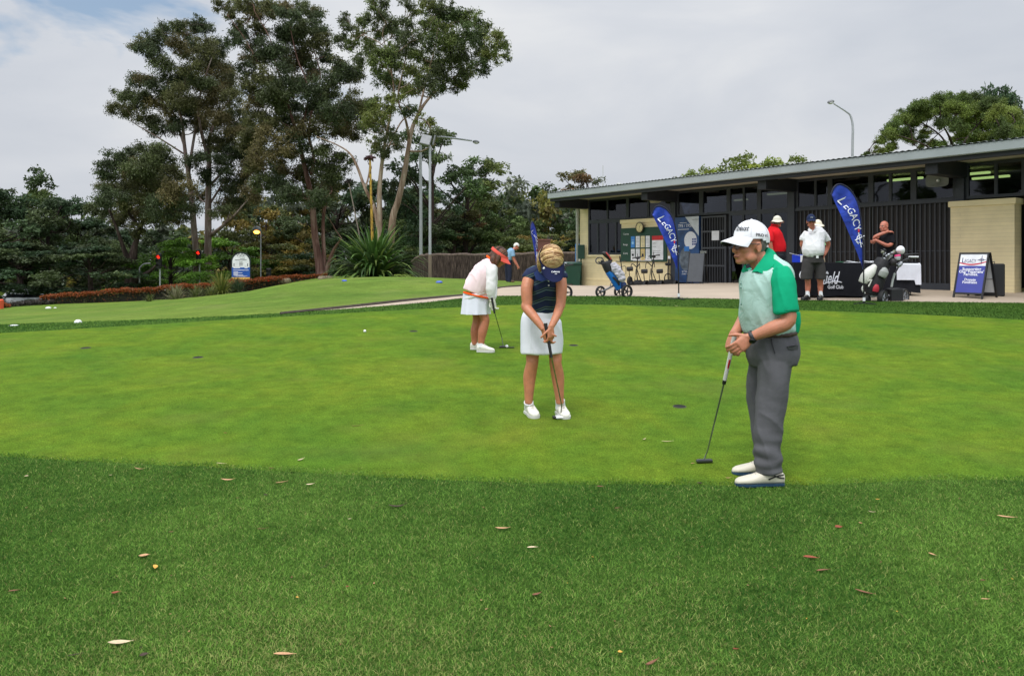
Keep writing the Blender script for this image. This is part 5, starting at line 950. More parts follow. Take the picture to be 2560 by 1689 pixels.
def shell(q, rot, ax, pred, k=1.0, cen=(0, 0, 0), seg=48, rg=32, fn=None, thick=.004):
    """part of an ellipsoid round the skull, kept where pred(dir) holds"""
    mb = MB(); g = []
    for i in range(rg+1):
        th = math.pi*i/rg
        for j in range(seg):
            w = 2*math.pi*j/seg; g.append((math.sin(th)*math.cos(w), math.sin(th)*math.sin(w), math.cos(th)))
    for lay in (0, -thick):
        vs = []
        for d in g:
            e = fn(d) if fn else 0
            vs.append(q(cen[0]+d[0]*(ax[0]+lay+e), cen[1]+d[1]*(ax[1]+lay+e), cen[2]+d[2]*(ax[2]+lay+e)))
        fs = []
        for i in range(rg):
            for j in range(seg):
                a, b = g[i*seg+j], g[(i+1)*seg+(j+1) % seg]; m_ = ((a[0]+b[0])/2, (a[1]+b[1])/2, (a[2]+b[2])/2)
                if pred(m_): fs.append((i*seg+j, i*seg+(j+1) % seg, (i+1)*seg+(j+1) % seg, (i+1)*seg+j))
        mb.add(vs, fs)
    return mb
def tidy(o):
    bm = bmesh.new(); bm.from_mesh(o.data); bmesh.ops.delete(bm, geom=[v for v in bm.verts if not v.link_faces], context='VERTS'); bm.to_mesh(o.data); bm.free(); return o
def brim(q, L, w, drop, cen_z, back=.075, tilt=0.0, curve=.02, th=.005, arc=78):
    """cap peak: a curved sheet running forward from the brow"""
    mb = MB(); rows_t, rows_b = [], []
    for i in range(9):
        t = i/8; rt, rb = [], []
        for j in range(15):
            a = R(-arc+2*arc*j/14); y = math.sin(a)*(w); x = back*math.cos(a)*.98+.018 + t*L*max(0, math.cos(a*.92))**.8; z = cen_z-drop*t-curve*(math.sin(a)**2)*(.5+t)+tilt*t
            rt.append(q(x, y, z)); rb.append(q(x, y, z-th))
        rows_t.append(rt); rows_b.append(rb)
    mb.grid(rows_t); mb.grid(rows_b); mb.grid([rows_t[-1], rows_b[-1]]); mb.grid([[r[0] for r in rows_t], [r[0] for r in rows_b]]); mb.grid([[r[-1] for r in rows_t], [r[-1] for r in rows_b]]); return mb
def hand(mb, wr, kn, n, k=1.0, curl=(50, 62, 48), thumb=1, spread=.10, tcurl=30):
    """wr: wrist, kn: direction to the knuckles, n: palm normal; thumb: which side the thumb leaves"""
    d = kn.normalized(); n = (n-d*n.dot(d)).normalized(); b = d.cross(n)*thumb
    pl = .088*k
    mb.tube([wr-d*.02*k, wr+d*.02*k, wr+d*.055*k, wr+d*pl], [(.017*k, .026*k), (.016*k, .034*k), (.015*k, .041*k), (.012*k, .040*k)], 12, tuple(n), sm=2, exp=2.6)
    for i, (off, ln) in enumerate(((.030, .92), (.011, 1.0), (-.009, .95), (-.028, .76))):
        p = wr+d*(pl-.006*k)+b*off*k; ang = 0; dv = (d+b*spread*(1.2-i*.8)).normalized(); pts = [p-d*.02*k, p]; a_ = 0
        for L_, c_ in zip((.043, .027, .022), curl):
            a_ += R(c_*(1+.06*i)); v = dv*math.cos(a_)+n*math.sin(a_); p = p+v*L_*ln*k; pts.append(p)
        r = .0092*k*(1 if i < 3 else .88); mb.tube(pts, [r, r*1.03, r*.98, r*.9, r*.72], 8, tuple(b), sm=2)
    p = wr+d*.022*k+b*.026*k; t0 = (d*.62+b*.70+n*.35).normalized(); q = p+t0*.040*k; t1 = (t0*math.cos(R(tcurl))+(d*.6-b*.3+n*.6).normalized()*math.sin(R(tcurl))).normalized(); q2 = q+t1*.032*k; q3 = q2+(t1+n*.4-b*.2).normalized()*.026*k
    mb.tube([p-t0*.02*k, p, q, q2, q3], [.014*k, .014*k, .0115*k, .0105*k, .008*k], 8, tuple(n), sm=2)
    return wr+d*pl*.85+n*.026*k
def shoe(P, heel, toe, m, sole_m, h=.10, w=.046, sock=None, ank=None, lace=True, sole_t=.022, stripe=None):
    f = (toe-heel); L = f.length; f = f.normalized(); up = V((0, 0, 1)); s = up.cross(f).normalized(); up = f.cross(s)
    q = lambda a, b, c: heel+f*a*L+s*b+up*c
    mb = MB(); rings = []
    for a, wd, ht in ((0, .55, .62), (.05, .78, .78), (.18, .82, .80), (.34, .84, .86), (.48, .90, .74), (.62, 1.0, .56), (.78, 1.02, .44), (.90, .86, .36), (.97, .55, .26), (1.0, .2, .16)):
        ring = []
        for k in range(16):
            t = 2*math.pi*k/16; x, y = math.cos(t), math.sin(t); ring.append(q(a, w*wd*math.copysign(abs(x)**.75, x), sole_t*.7+(h*ht)*(.5+.5*math.copysign(abs(y)**.8, y))))
        rings.append(ring)
    mb.loft(rings); o = mb.build('shoe', m, P.o)
    mb = MB(); ol = [(0.0, .5), (.03, .8), (.2, .86), (.4, .84), (.62, 1.05), (.80, 1.08), (.92, .86), (.985, .55), (1.005, .2)]
    poly = [(a, w*b*1.06) for a, b in ol]+[(a, -w*b*1.06) for a, b in ol[::-1]]; n = len(poly)
    mb.loft([[q(a, b, 0) for a, b in poly], [q(a*1.0, b*1.02, sole_t) for a, b in poly]]); mb.build('sole', sole_m, o)
    if lace:
        mb = MB()
        for i in range(4):
            a = .42+.075*i; z = sole_t*.7+h*(.80-.13*i); mb.tube([q(a, -w*.55, z-.01), q(a+.02, 0, z+.010), q(a, w*.55, z-.01)], .0042, 5, sm=2)
        mb.build('laces', M('lace', (196, 190, 178), .8), o)
    if stripe:
        for sd in (-1, 1):
            mb = MB(); g = [[q(a, sd*w*wd, z) for a, wd, z in row] for row in stripe]; 
            for row in g: mb.tube(row, .0045, 5, sm=2)
            mb.build('stripe', SHOEB, o)
    if sock is not None and ank is not None:
        mb = MB(); b = q(.22, 0, h*.6); mb.tube([b, b+(ank-b)*.45, ank], [.046, .042, .043], 12, sm=3); mb.build('sock', sock, P.o)
    return o
def putter(label, top, grip_end, tip, headc, head_dir, kind, grip_m, loc, face=None, extra=None):
    """top, grip end, shaft tip and head centre are world points"""
    o = thing('putter', label, 'golf club', loc, 0, 'putters held on the putting green'); T = lambda v: v-loc
    a = MB(); a.tube([T(top), T(top+(grip_end-top)*.5), T(grip_end)], [.0155, .0145, .0125], 10); a.build('grip', grip_m, o)
    a = MB(); cv = (top-grip_end).normalized(); a.tube([T(top), T(top+cv*.008)], .0165, 10); a.build('grip_cap', BLK, o)
    a = MB(); a.tube([T(grip_end), T(grip_end-cv*.03)], .0130, 10); a.build('ferrule', BLK, o)
    a = MB(); a.tube([T(grip_end), T(tip), T(headc+V((0, 0, .014)))], [.0065, .0052, .0050], 8); a.build('shaft', M('shaft_steel', (150, 152, 154), .25, .9), o)
    hd = head_dir.normalized(); sd = V((0, 0, 1)).cross(hd).normalized(); rot = Matrix((hd, sd, V((0, 0, 1)))).transposed()
    a = MB()
    if kind == 'blade': a.box(T(headc), (.118, .030, .026), rot, .008); a.box(T(headc)+sd*.016-V((0, 0, .006)), (.10, .028, .010), rot, .004)
    else: a.box(T(headc), (.100, .075, .022), rot, .009); a.ell(T(headc)+sd*.02, (.045, .05, .014), 14, 8, rot)
    return o, a, T, rot, sd, hd
# ---- the man in the green and mint shirt, nearest on the right
z3 = Z(1680, 520, .4592)
m1 = Person('man in a mint and green polo shirt and white cap holding a putter', 1912, 1214, 5.1)
def q3(x, y, dd=0): return m1.p(*z3(x, y), dd)
F1 = V((-.965, -.26, 0)).normalized(); UP = V((0, 0, 1)); HF1 = V((-.93, -.34, .0)).normalized(); SD1 = UP.cross(F1)
hc1 = q3(420, 200, -.02)
body = MB(); q, rot = head(body, hc1, HF1, V((-.10, -.05, 1)), 1.10)
body.tube([q3(500, 335, 0), q3(474, 285, 0), q3(436, 232, 0)], [.075, .066, .062], 14, sm=3)
body.tube([q3(520, 690, 0), q3(520, 520, 0), q3(515, 380, 0), q3(500, 330)], [(.08, .09), (.10, .12), (.09, .12), (.06, .08)], 14, tuple(F1), sm=2)
sh_n, el_n, wr_n = q3(600, 372, -.20), q3(632, 610, -.25), q3(428, 703, -.16)
body.tube([q3(604, 420, -.17), q3(616, 500, -.225), el_n, q3(545, 655, -.225), wr_n], [.042, .050, .049, .046, .030], 14, sm=4)
sh_f, el_f, wr_f = q3(470, 350, .17), q3(400, 585, .22), q3(336, 688, .06)
body.tube([sh_f, q3(430, 470, .20), el_f, q3(372, 640, .15), wr_f], [.052, .050, .047, .042, .030], 14, sm=4)
hand(body, wr_n, V((-.80, -.05, -.62)), V((-.10, .95, -.10)), 1.12, (18, 32, 30), -1, .04, 20)
hand(body, wr_f, V((-.25, -.15, -1.0)), V((.55, .55, .30)), 1.12, (38, 55, 45), 1, .03, 30)
for x0, dd in ((545, -.09), (505, .10)): body.tube([q3(545, 740, dd*.7), q3(x0, 1080, dd), q3(x0+2, 1420, dd)], [.055, .045, .040], 12, sm=3)
BODY1 = body.solid('body', SK_M, m1.o, .0052, 3)
face_bits(m1.o, q, rot, 1.10)
# hair: grey sides under the cap
hr = shell(q, rot, (.104, .083, .100), lambda d: d[2] < .30 and d[2] > -.62 and d[0] < -.18, 1, (-.012, 0, .022), fn=lambda d: .003*noise.noise(V(d)*9)); tidy(hr.build('hair', M('hair_grey', (104, 98, 94), .9, var=.3, ns=40), m1.o))
CAPW = fabric('cap_white', (232, 233, 238), .1, 60, .7, .03)
cap = shell(q, rot, (.117, .091, .116), lambda d: d[2] > -.02+(.0 if d[0] > 0 else .30*d[0]), 1, (-.016, 0, .036), fn=lambda d: -.004*max(0, d[0])*max(0, 1-abs(d[2]-.1)*3)); cp_ = tidy(cap.build('cap', CAPW, m1.o))
bm_ = brim(q, .098, .086, .030, .052, .078, 0, .022); bm_.build('peak', CAPW, cp_)
ub = brim(q, .094, .083, .030, .0445, .078, 0, .022, .001); ub.build('peak_underside', M('cap_dark', (34, 36, 48), .8), cp_)
a = MB()
def cap_pt(az, el, r=1.012):
    d = (math.cos(el)*math.cos(az), math.cos(el)*math.sin(az), math.sin(el)); return q(-.016+d[0]*.117*r*1.01, d[1]*.091*r*1.02, .036+d[2]*.116*r)
letters(a, 'Titleist', lambda x, y: cap_pt(R(-12)+x/.105+.55, R(24)+y/.11, 1.03), w=.120, h=.034, align='c', shear=.35, bold=.012); a.build('lettering', INK, cp_)
a = MB(); letters(a, 'PRO V1', lambda x, y: cap_pt(R(95)+x/.098, R(6)+y/.11-.04*(x/.05), 1.02), w=.075, h=.017, align='c', bold=.02); a.build('lettering', INK, cp_)
a = MB(); a.ell(q(-.016, 0, .154), (.008, .008, .004)); a.build('button', CAPW, cp_)
for az in (R(58), R(122)):
    a = MB(); a.tube([cap_pt(az*(1-.0*t), R(2+88*t), 1.004) for t in np.linspace(0, 1, 12)], .0012, 4); a.build('seam', M('cap_seam', (186, 188, 196), .8), cp_)
# glasses
GLF = M('glasses_brown', (44, 28, 24), .3); a = MB()
for b in (-1, 1): a.tube([q(.110, b*.060, .004), q(.04, b*.082, .004), q(-.012, b*.087, .004)], .0032, 6, sm=2)
a.tube([q(.104, -.012, .006), q(.108, 0, .010), q(.104, .012, .006)], .0018, 6, sm=2); gls = a.build('glasses', GLF, m1.o)
for b in (-1, 1):
    a = MB(); pr = [q(.114-.006*math.cos(w)**2, b*.034+.025*math.cos(w), -.010+.018*math.sin(w)) for w in np.linspace(0, 6.283, 22)[:-1]]; a.tube(pr+[pr[0], pr[1]], .0011, 5); a.build('lens_rim', GLF, gls)
    a = MB(); a.add(pr, [tuple(range(len(pr)))]); a.build('lens', GLASS2, gls) if 'GLASS2' in globals() else a.build('lens', glass_mat('spectacle_lens', (.86, .88, .88), 1.4), gls)
# shirt
def shirt_mat():
    m = bpy.data.materials.new('mint_mesh_shirt'); m.use_nodes = True; t = m.node_tree; b = t.nodes['Principled BSDF']; b.inputs['Roughness'].default_value = .85; b.inputs['Specular IOR Level'].default_value = .2
    co = N(t, 'ShaderNodeTexCoord'); br = N(t, 'ShaderNodeTexWave', wave_type='BANDS', bands_direction='Z', i_Scale=60, i_Distortion=.6); t.links.new(co.outputs['Object'], br.inputs['Vector'])
    w2 = N(t, 'ShaderNodeTexWave', wave_type='BANDS', bands_direction='X', i_Scale=70, i_Distortion=.4); t.links.new(co.outputs['Object'], w2.inputs['Vector']); ml = N(t, 'ShaderNodeMath', operation='MULTIPLY'); t.links.new(br.outputs[0], ml.inputs[0]); t.links.new(w2.outputs[0], ml.inputs[1])
    r = ramp(t, [(.15, lin((158, 196, 185))), (.6, lin((200, 218, 213)))]); t.links.new(ml.outputs[0], r.inputs[0])
    A_, B_ = q3(522, 262, -.12), q3(640, 395, -.15); dr = B_-A_; nn = V((-dr.z, 0, dr.x)).normalized()
    su = N(t, 'ShaderNodeVectorMath', operation='SUBTRACT'); su.inputs[1].default_value = A_; t.links.new(co.outputs['Object'], su.inputs[0]); dt = N(t, 'ShaderNodeVectorMath', operation='DOT_PRODUCT'); dt.inputs[1].default_value = nn; t.links.new(su.outputs[0], dt.inputs[0])
    ab = N(t, 'ShaderNodeMath', operation='ABSOLUTE'); t.links.new(dt.outputs['Value'], ab.inputs[0]); lt = N(t, 'ShaderNodeMath', operation='LESS_THAN'); lt.inputs[1].default_value = .030; t.links.new(ab.outputs[0], lt.inputs[0])
    sp = N(t, 'ShaderNodeSeparateXYZ'); t.links.new(co.outputs['Object'], sp.inputs[0]); ly = N(t, 'ShaderNodeMath', operation='LESS_THAN'); ly.inputs[1].default_value = 0.0; t.links.new(sp.outputs[1], ly.inputs[0]); gz2 = N(t, 'ShaderNodeMath', operation='GREATER_THAN'); gz2.inputs[1].default_value = B_.z; t.links.new(sp.outputs[2], gz2.inputs[0])
    k1 = N(t, 'ShaderNodeMath', operation='MULTIPLY'); t.links.new(lt.outputs[0], k1.inputs[0]); t.links.new(ly.outputs[0], k1.inputs[1]); k2 = N(t, 'ShaderNodeMath', operation='MULTIPLY'); t.links.new(k1.outputs[0], k2.inputs[0]); t.links.new(gz2.outputs[0], k2.inputs[1])
    mxc = N(t, 'ShaderNodeMix', data_type='RGBA'); t.links.new(k2.outputs[0], mxc.inputs[0]); t.links.new(r.outputs[0], mxc.inputs[6]); mxc.inputs[7].default_value = (*lin((6, 156, 112)), 1); t.links.new(mxc.outputs[2], b.inputs['Base Color'])
    n = N(t, 'ShaderNodeTexNoise', i_Scale=9.0, i_Detail=3.0, i_Distortion=1.0); t.links.new(co.outputs['Object'], n.inputs['Vector']); bp = N(t, 'ShaderNodeBump', i_Strength=.35, i_Distance=.03); t.links.new(n.outputs[0], bp.inputs['Height']); t.links.new(bp.outputs[0], b.inputs['Normal']); return m
GRNP = fabric('polo_green', (6, 156, 112), .3, 22)
a = MB()
a.tube([q3(533, 678, 0), q3(531, 655, 0), q3(522, 580, 0), q3(516, 480, 0), q3(510, 400, 0), q3(520, 345, .0), q3(512, 312, 0), q3(500, 290, 0)],
       [(.150, .150), (.166, .165), (.178, .172), (.178, .178), (.165, .188), (.128, .190), (.088, .130), (.066, .070)], 26, tuple(F1), sm=3, exp=2.1)
a.solid('shirt', shirt_mat(), m1.o, .0085, 4, lambda p, n: min(1, max(.15, (p.z-.86)/.1))*folds(1, .012)(p, n)+.010*noise.noise(V((p.x*10+p.z*7, p.y*6, p.z*5-p.x*6)))*max(0, 1-abs(p.z-1.08)/.2)+.012*(1-abs(noise.noise(V((p.x*7+p.z*3.2, p.y*5, p.z*2.4+p.x*4))+V((2, 7, 5)))))**7)
a = MB(); a.tube([q3(588, 338, -.150), q3(603, 395, -.190), q3(613, 480, -.22), q3(619, 540, -.235), q3(622, 566, -.238)], [(.052, .05), (.074, .066), (.079, .070), (.078, .070), (.076, .070)], 20, (1, 0, 0), sm=3); slv = a.solid('sleeve', GRNP, m1.o, .0075, 3, lambda p, n: folds(2, .010, 9, 5)(p, n)+.012*(1-abs(noise.noise(V((p.x*8+p.z*2, p.y*6, p.z*3.5))+V((4, 7, 5)))))**6)
a = MB(); hemp = [q3(621, 551, -.242)+V((.079*math.cos(w), .073*math.sin(w), .004*math.cos(w))) for w in np.linspace(0, 6.283, 30)]; a.tube(hemp, .0016, 5); a.build('hem_stitch', M('stitch_green', (10, 116, 86), .8), slv)
a = MB(); a.tube([q3(455, 350, .15), q3(440, 430, .19), q3(428, 520, .20)], [.078, .076, .072], 16, sm=3); a.solid('sleeve', GRNP, m1.o, .009, 3, folds(3, .005))
a = MB(); a.tube([q3(640, 560, .02), q3(640, 620, .02), q3(632, 672, .02)], [(.045, .10), (.050, .105), (.042, .10)], 14, tuple(F1), sm=2); a.solid('side_panel', GRNP, m1.o, .009, 3)
# collar: two folded leaves and the stand at the back of the neck
cl_ = MB()
def leafrows(*rows):
    g = [[m1.p(*r) for r in smooth_path(row, 5)] for row in rows]
    top = [(a+b)/2+V((0, -.012, .008)) for a, b in zip(g[0], g[1])]; cl_.grid([g[0], top, g[1]]); cl_.grid([[p+V((.0, .006, -.004)) for p in r] for r in (g[0], top, g[1])])
leafrows([(1921, 618, .02), (1907, 643, -.070), (1894, 660, -.095), (1880, 679, -.105)], [(1944, 640, .0), (1936, 659, -.120), (1924, 673, -.150), (1907, 684, -.155)])
leafrows([(1921, 618, .02), (1906, 622, .09), (1880, 645, .09), (1862, 663, .05)], [(1944, 640, .0), (1915, 640, .13), (1868, 660, .13), (1855, 678, .06)])
leafrows([(1862, 661, .05), (1868, 672, .0), (1876, 680, -.06)], [(1854, 676, .06), (1860, 684, .0), (1869, 689, -.06)])
cl_.build('collar', GRNP, m1.o)
a = MB(); bp0 = [q3(x, y, -.10) for x, y in ((402, 345), (394, 372), (389, 400), (388, 428))]
pk = M('button_mint', (92, 130, 122), .4)
for i, zz in enumerate((410, 432, 520)):
    c = q3(500, zz, 0)+F1*(.186 if zz < 500 else .184)+SD1*.02; a = MB(); a.ell(c, (.006, .006, .006), 10, 6); a.build('button', pk, m1.o)
# belt, trousers
BELT = M('belt_brown', (58, 40, 32), .5); TRG = fabric('trouser_grey', (92, 92, 96), .3, 26, .85, .10)
a = MB(); a.tube([q3(533, 671, 0), q3(534, 693, 0)], [(.168, .170), (.168, .170)], 26, tuple(F1), exp=2.2); a.solid('belt', BELT, m1.o, .008, 2)
a = MB(); bt = [q3(534, 690, 0), q3(540, 735, 0), q3(548, 800, 0), q3(552, 850, 0)]; a.tube(bt, [(.158, .158), (.166, .175), (.165, .182), (.14, .165)], 24, tuple(F1), sm=3, exp=2.2)
a.tube([q3(560, 790, -.075), q3(558, 880, -.085), q3(545, 1000, -.09), q3(532, 1120, -.095), q3(524, 1240, -.10), q3(524, 1340, -.10), q3(532, 1400, -.10), q3(534, 1434, -.10)], [(.118, .100), (.106, .100), (.096, .094), (.088, .085), (.083, .08), (.087, .08), (.080, .075), (.076, .073)], 20, (1, 0, 0), sm=4)
a.tube([q3(520, 790, .085), q3(500, 900, .10), q3(484, 1020, .12), q3(494, 1160, .11), q3(500, 1280, .12), q3(506, 1350, .12), q3(508, 1384, .12)], [(.12, .105), (.108, .10), (.098, .095), (.088, .085), (.08, .08), (.078, .075), (.072, .07)], 20, (1, 0, 0), sm=4)
def tfold(p, n):
    z = p.z; low = max(0, 1-abs(z-.16)/.22); k_ = max(0, 1-abs(z-.50)/.25)*.4; return .013*noise.noise(V((p.x*8+p.z*1.5, p.y*8, p.z*2.2))+V((3, 1, 4)))+.010*(1-abs(noise.noise(V((p.x*7+p.z*2.2, p.y*7, p.z*2.6))+V((9, 2, 1)))))**5+low*.024*noise.noise(V((p.x*6, p.y*6, p.z*17)))+k_*.014*noise.noise(V((p.x*5+p.z*9, p.y*5, p.z*9)))+.006*noise.noise(V((p.x*16, p.y*16, p.z*7)))
tr = a.solid('trousers', TRG, m1.o, .0065, 4, tfold)
a = MB(); pz_ = [q3(x, y, -.165 if x < 655 else -.13) for x, y in ((618, 752), (640, 752), (675, 742), (672, 768), (655, 774), (622, 766))]
a.loft([[p+V((.012, -.012, 0)) for p in pz_], [p+V((-.02, .03, 0)) for p in pz_]]); a.build('pocket_flap', TRG, tr)
a = MB(); a.tube([q3(541, 712, -.178), q3(546, 745, -.19), q3(560, 790, -.19)], .004, 6, sm=2); a.build('pocket_seam', M('seam_dark', (44, 44, 48), .9), tr)
a = MB(); a.tube([q3(592, 664, -.150), q3(594, 706, -.158)], [(.012, .006)]*2, 8); a.build('belt_loop', TRG, tr)
SOLB = M('sole_blue', (34, 64, 90), .5); SHC = M('shoe_cream', (214, 208, 190), .5, var=.08, ns=14)
st_ = [[(.30, .90, .082), (.16, .86, .058), (.03, .80, .05)], [(.36, .92, .045), (.22, .90, .062), (.04, .84, .075)]]
for hx, tx, yy, dd in ((606, 344, 1511, -.10), (585, 328, 1446, .12)):
    he = q3(hx, yy, dd); to = q3(tx, yy, dd-.01); zz = H(*(m1.b+he).xy)+.014-m1.b.z; he.z = zz; to.z = H(*(m1.b+to).xy)+.014-m1.b.z
    shoe(m1, he, to, SHC, SOLB, .105, .050, stripe=st_, sole_t=.013)
# watch
a = MB(); wd_ = (wr_n-el_n).normalized(); wp_ = wr_n+wd_*-.012; b_, c_ = frame_of(wd_, V((0, -1, 0)))
ring = [wp_+(b_*math.cos(w)+c_*math.sin(w))*.037 for w in np.linspace(0, 6.283, 26)]; a.tube(ring, [(.012, .004)]*26, 8, tuple(wd_)); wt = a.build('watch', M('watch_strap', (44, 46, 50), .5), m1.o)
a = MB(); fc_ = wp_+(b_*.8-V((0, 0, 1))*.6).normalized()*.040; a.ell(fc_, (.022, .022, .012), 16, 8, (b_-V((0, 0, .7))).to_track_quat('Z', 'Y').to_matrix()); a.build('watch_case', M('watch_black', (16, 17, 19), .2), wt)
# his putter
gt = m1.b+q3(341, 694, -.005); ge = m1.b+q3(287, 935, .10); hcw = hit(*z3(176, 1400)); hcw.z = H(hcw.x, hcw.y)+.016+.015; tipw = hcw+V((.024, 0, .075)); 
GRIPW = M('grip_white', (206, 204, 200), .6, var=.05)
po, ha, T, rot_, sd_, hd_ = putter('steel blade putter with white and red grip held by the mint shirted man', gt, ge, tipw, hcw, V((1, .10, 0)), 'blade', GRIPW, hcw.copy()); ha.build('club_head', M('head_steel', (88, 90, 94), .3, .8), po, False)
a = MB(); g0 = gt+(ge-gt)*.52; g1 = gt+(ge-gt)*.80; a.tube([T(g0), T(g0+(g1-g0)*.5), T(g1)], [(.0170, .010), (.0165, .010), (.0125, .004)], 10, (0, -1, 0)); a.build('grip_flash', M('grip_red', (176, 24, 40), .5), po)
# ---- the woman in navy and a white skirt
z4 = Z(1120, 580, .3189)
m2 = Person('woman in a striped navy sleeveless top and white skirt bent over her putt', 1362, 1040, 6.7)
def q4(x, y, dd=0): return m2.p(*z4(x, y), dd)
HF2 = V((.10, -.64, -.76)).normalized(); HU2 = V((.06, -.74, .66)); hc2 = q4(812, 232, -.32)
body = MB(); q, rot = head(body, hc2, HF2, HU2, 1.02)
body.tube([q4(755, 330, -.14), q4(785, 300, -.20), hc2+V((0, .06, .02))], [.062, .055, .052], 12, sm=3)
body.tube([q4(755, 600, 0), q4(760, 480, -.04), q4(757, 360, -.13)], [(.09, .10), (.10, .12), (.08, .11)], 14, (0, -1, 0), sm=2)
body.tube([q4(640, 345, -.16), q4(617, 440, -.22), q4(620, 555, -.24), q4(615, 590, -.25), q4(680, 670, -.32), q4(752, 765, -.38)], [.052, .052, .046, .044, .038, .026], 14, sm=4)
body.tube([q4(880, 330, -.16), q4(890, 430, -.22), q4(885, 550, -.25), q4(875, 590, -.27), q4(845, 670, -.34), q4(805, 748, -.40)], [.048, .048, .042, .040, .034, .025], 14, sm=4)
hand(body, q4(752, 765, -.38), V((.30, -.10, -.95)), V((.70, .62, .2)), .98, (25, 40, 35), 1, .02, 25); hand(body, q4(806, 748, -.41), V((.0, -.08, -1)), V((-.66, .72, .1)), .98, (30, 45, 40), -1, .02, 25)
for (x0, x1, x2, x3, dd) in ((688, 662, 640, 632, .0), (808, 842, 860, 878, -.02)): body.tube([q4(x0, 800, dd), q4(x1, 975, dd), q4(x1-1, 1020, dd-.01), q4(x2, 1130, dd+.02), q4((x2+x3)/2, 1230, dd+.015), q4(x3, 1345, dd+.01)], [.062, .058, .054, .058, .046, .034], 14, sm=4)
body.solid('body', SK_W, m2.o, .0055, 3)
def strands(P, q, ax, cen, n, m1_, m2_, seed, pred, r=.0034, parent=None):
    """locks of hair combed from the parting down over the skull"""
    rg = random.Random(seed)
    for m, nm in ((m1_, 'hair_locks'), (m2_, 'hair_locks')):
        mb = MB()
        for k in range(n):
            x0 = rg.uniform(-.95, .75); sd = rg.choice([-1, 1]); pts = []
            for t in np.linspace(.02, 1.0, 9):
                y = sd*t; z2_ = 1-x0*x0*.85-y*y*.92
                if z2_ <= .01: break
                d = V((x0-.18*t*t, y, math.sqrt(z2_))).normalized()
                if not pred(d): break
                j = 1.0+rg.uniform(0, .012); pts.append(q(cen[0]+d.x*ax[0]*j, cen[1]+d.y*ax[1]*j, cen[2]+d.z*ax[2]*j))
            if len(pts) > 3: mb.tube(pts, [r*.5]+[r]*(len(pts)-2)+[r*.4], 5)
        mb.build(nm, m, parent or P.o)
# hair: blonde, combed back under a visor band, with a tail at the nape
HB = M('hair_blonde', (160, 116, 74), .5, var=.25, ns=1.2, c2=(228, 194, 146)); hb = HB.node_tree
_nz = [n for n in hb.nodes if n.type == 'TEX_NOISE'][0]; _mp = N(hb, 'ShaderNodeMapping'); _mp.inputs['Scale'].default_value = (3, 42, 42); _mp.inputs['Rotation'].default_value = (0, R(12), R(10)); _tc = [n for n in hb.nodes if n.type == 'TEX_COORD'][0]; hb.links.new(_tc.outputs['Object'], _mp.inputs[0]); hb.links.new(_mp.outputs[0], _nz.inputs['Vector'])
def hfn(d): return .004*noise.noise(V((d[1]*1.2, d[0]*3+d[1]*2, d[2]*3)))+.0014*noise.noise(V((d[1]*1.5, d[0]*22, d[2]*14)))
h_ = shell(q, rot, (.117, .097, .116), lambda d: d[2] > .16 or d[0] < -.05, 1, (-.014, 0, .022), seg=72, rg=48, fn=hfn); ho = tidy(h_.build('hair', HB, m2.o))
strands(m2, q, (.118, .099, .117), (-.014, 0, .022), 46, M('hair_light', (232, 200, 150), .45, var=.15, ns=20), M('hair_deep', (142, 100, 62), .5, var=.2, ns=20), 5, lambda d: d.z > .05, .0036, ho)
a = MB(); a.tube([q(-.10, -.03, .05), q(-.12, -.06, -.03), q(-.11, -.08, -.12), q(-.08, -.085, -.17)], [.035, .032, .024, .008], 10, sm=3); a.build('pony_tail', HB, ho)
a = MB(); a.tube([q(-.02, -.088, .02), q(-.01, -.094, -.04), q(.01, -.088, -.11)], [.020, .026, .010], 8, sm=3); a.build('hair_lock', HB, ho)
NVY = fabric('visor_navy', (26, 32, 66), .15, 60)
a = MB(); bd = [q(-.014+.119*math.cos(w), -.004+.100*math.sin(w), .034-.012*math.cos(w)) for w in np.linspace(0, 6.283, 44)]; a.tube(bd, [(.016, .0035)]*44, 8, tuple(HU2)); vo = a.build('visor_band', NVY, m2.o)
a = brim(q, .122, .097, .026, .040, .088, 0, .016); a.build('visor_peak', NVY, vo)
a = MB(); letters(a, 'Callaway', lambda x, y: q(.148-y, .010+x, .0415-.10*(.010+x)**2*9), w=.070, h=.016, align='c', bold=.02)
ch_ = [(-.011, -.010), (0, -.020), (.011, -.010), (.007, -.010), (0, -.0155), (-.007, -.010)]; a.add([q(.148-y, .010+x, .0405) for x, y in ch_], [(0, 1, 4, 5), (1, 2, 3, 4)]); a.build('lettering', PAPER, vo)
a = MB(); a.ell(q(.085, -.074, .020), (.013, .013, .013), 14, 8); a.build('ball_marker', PAPER, vo)
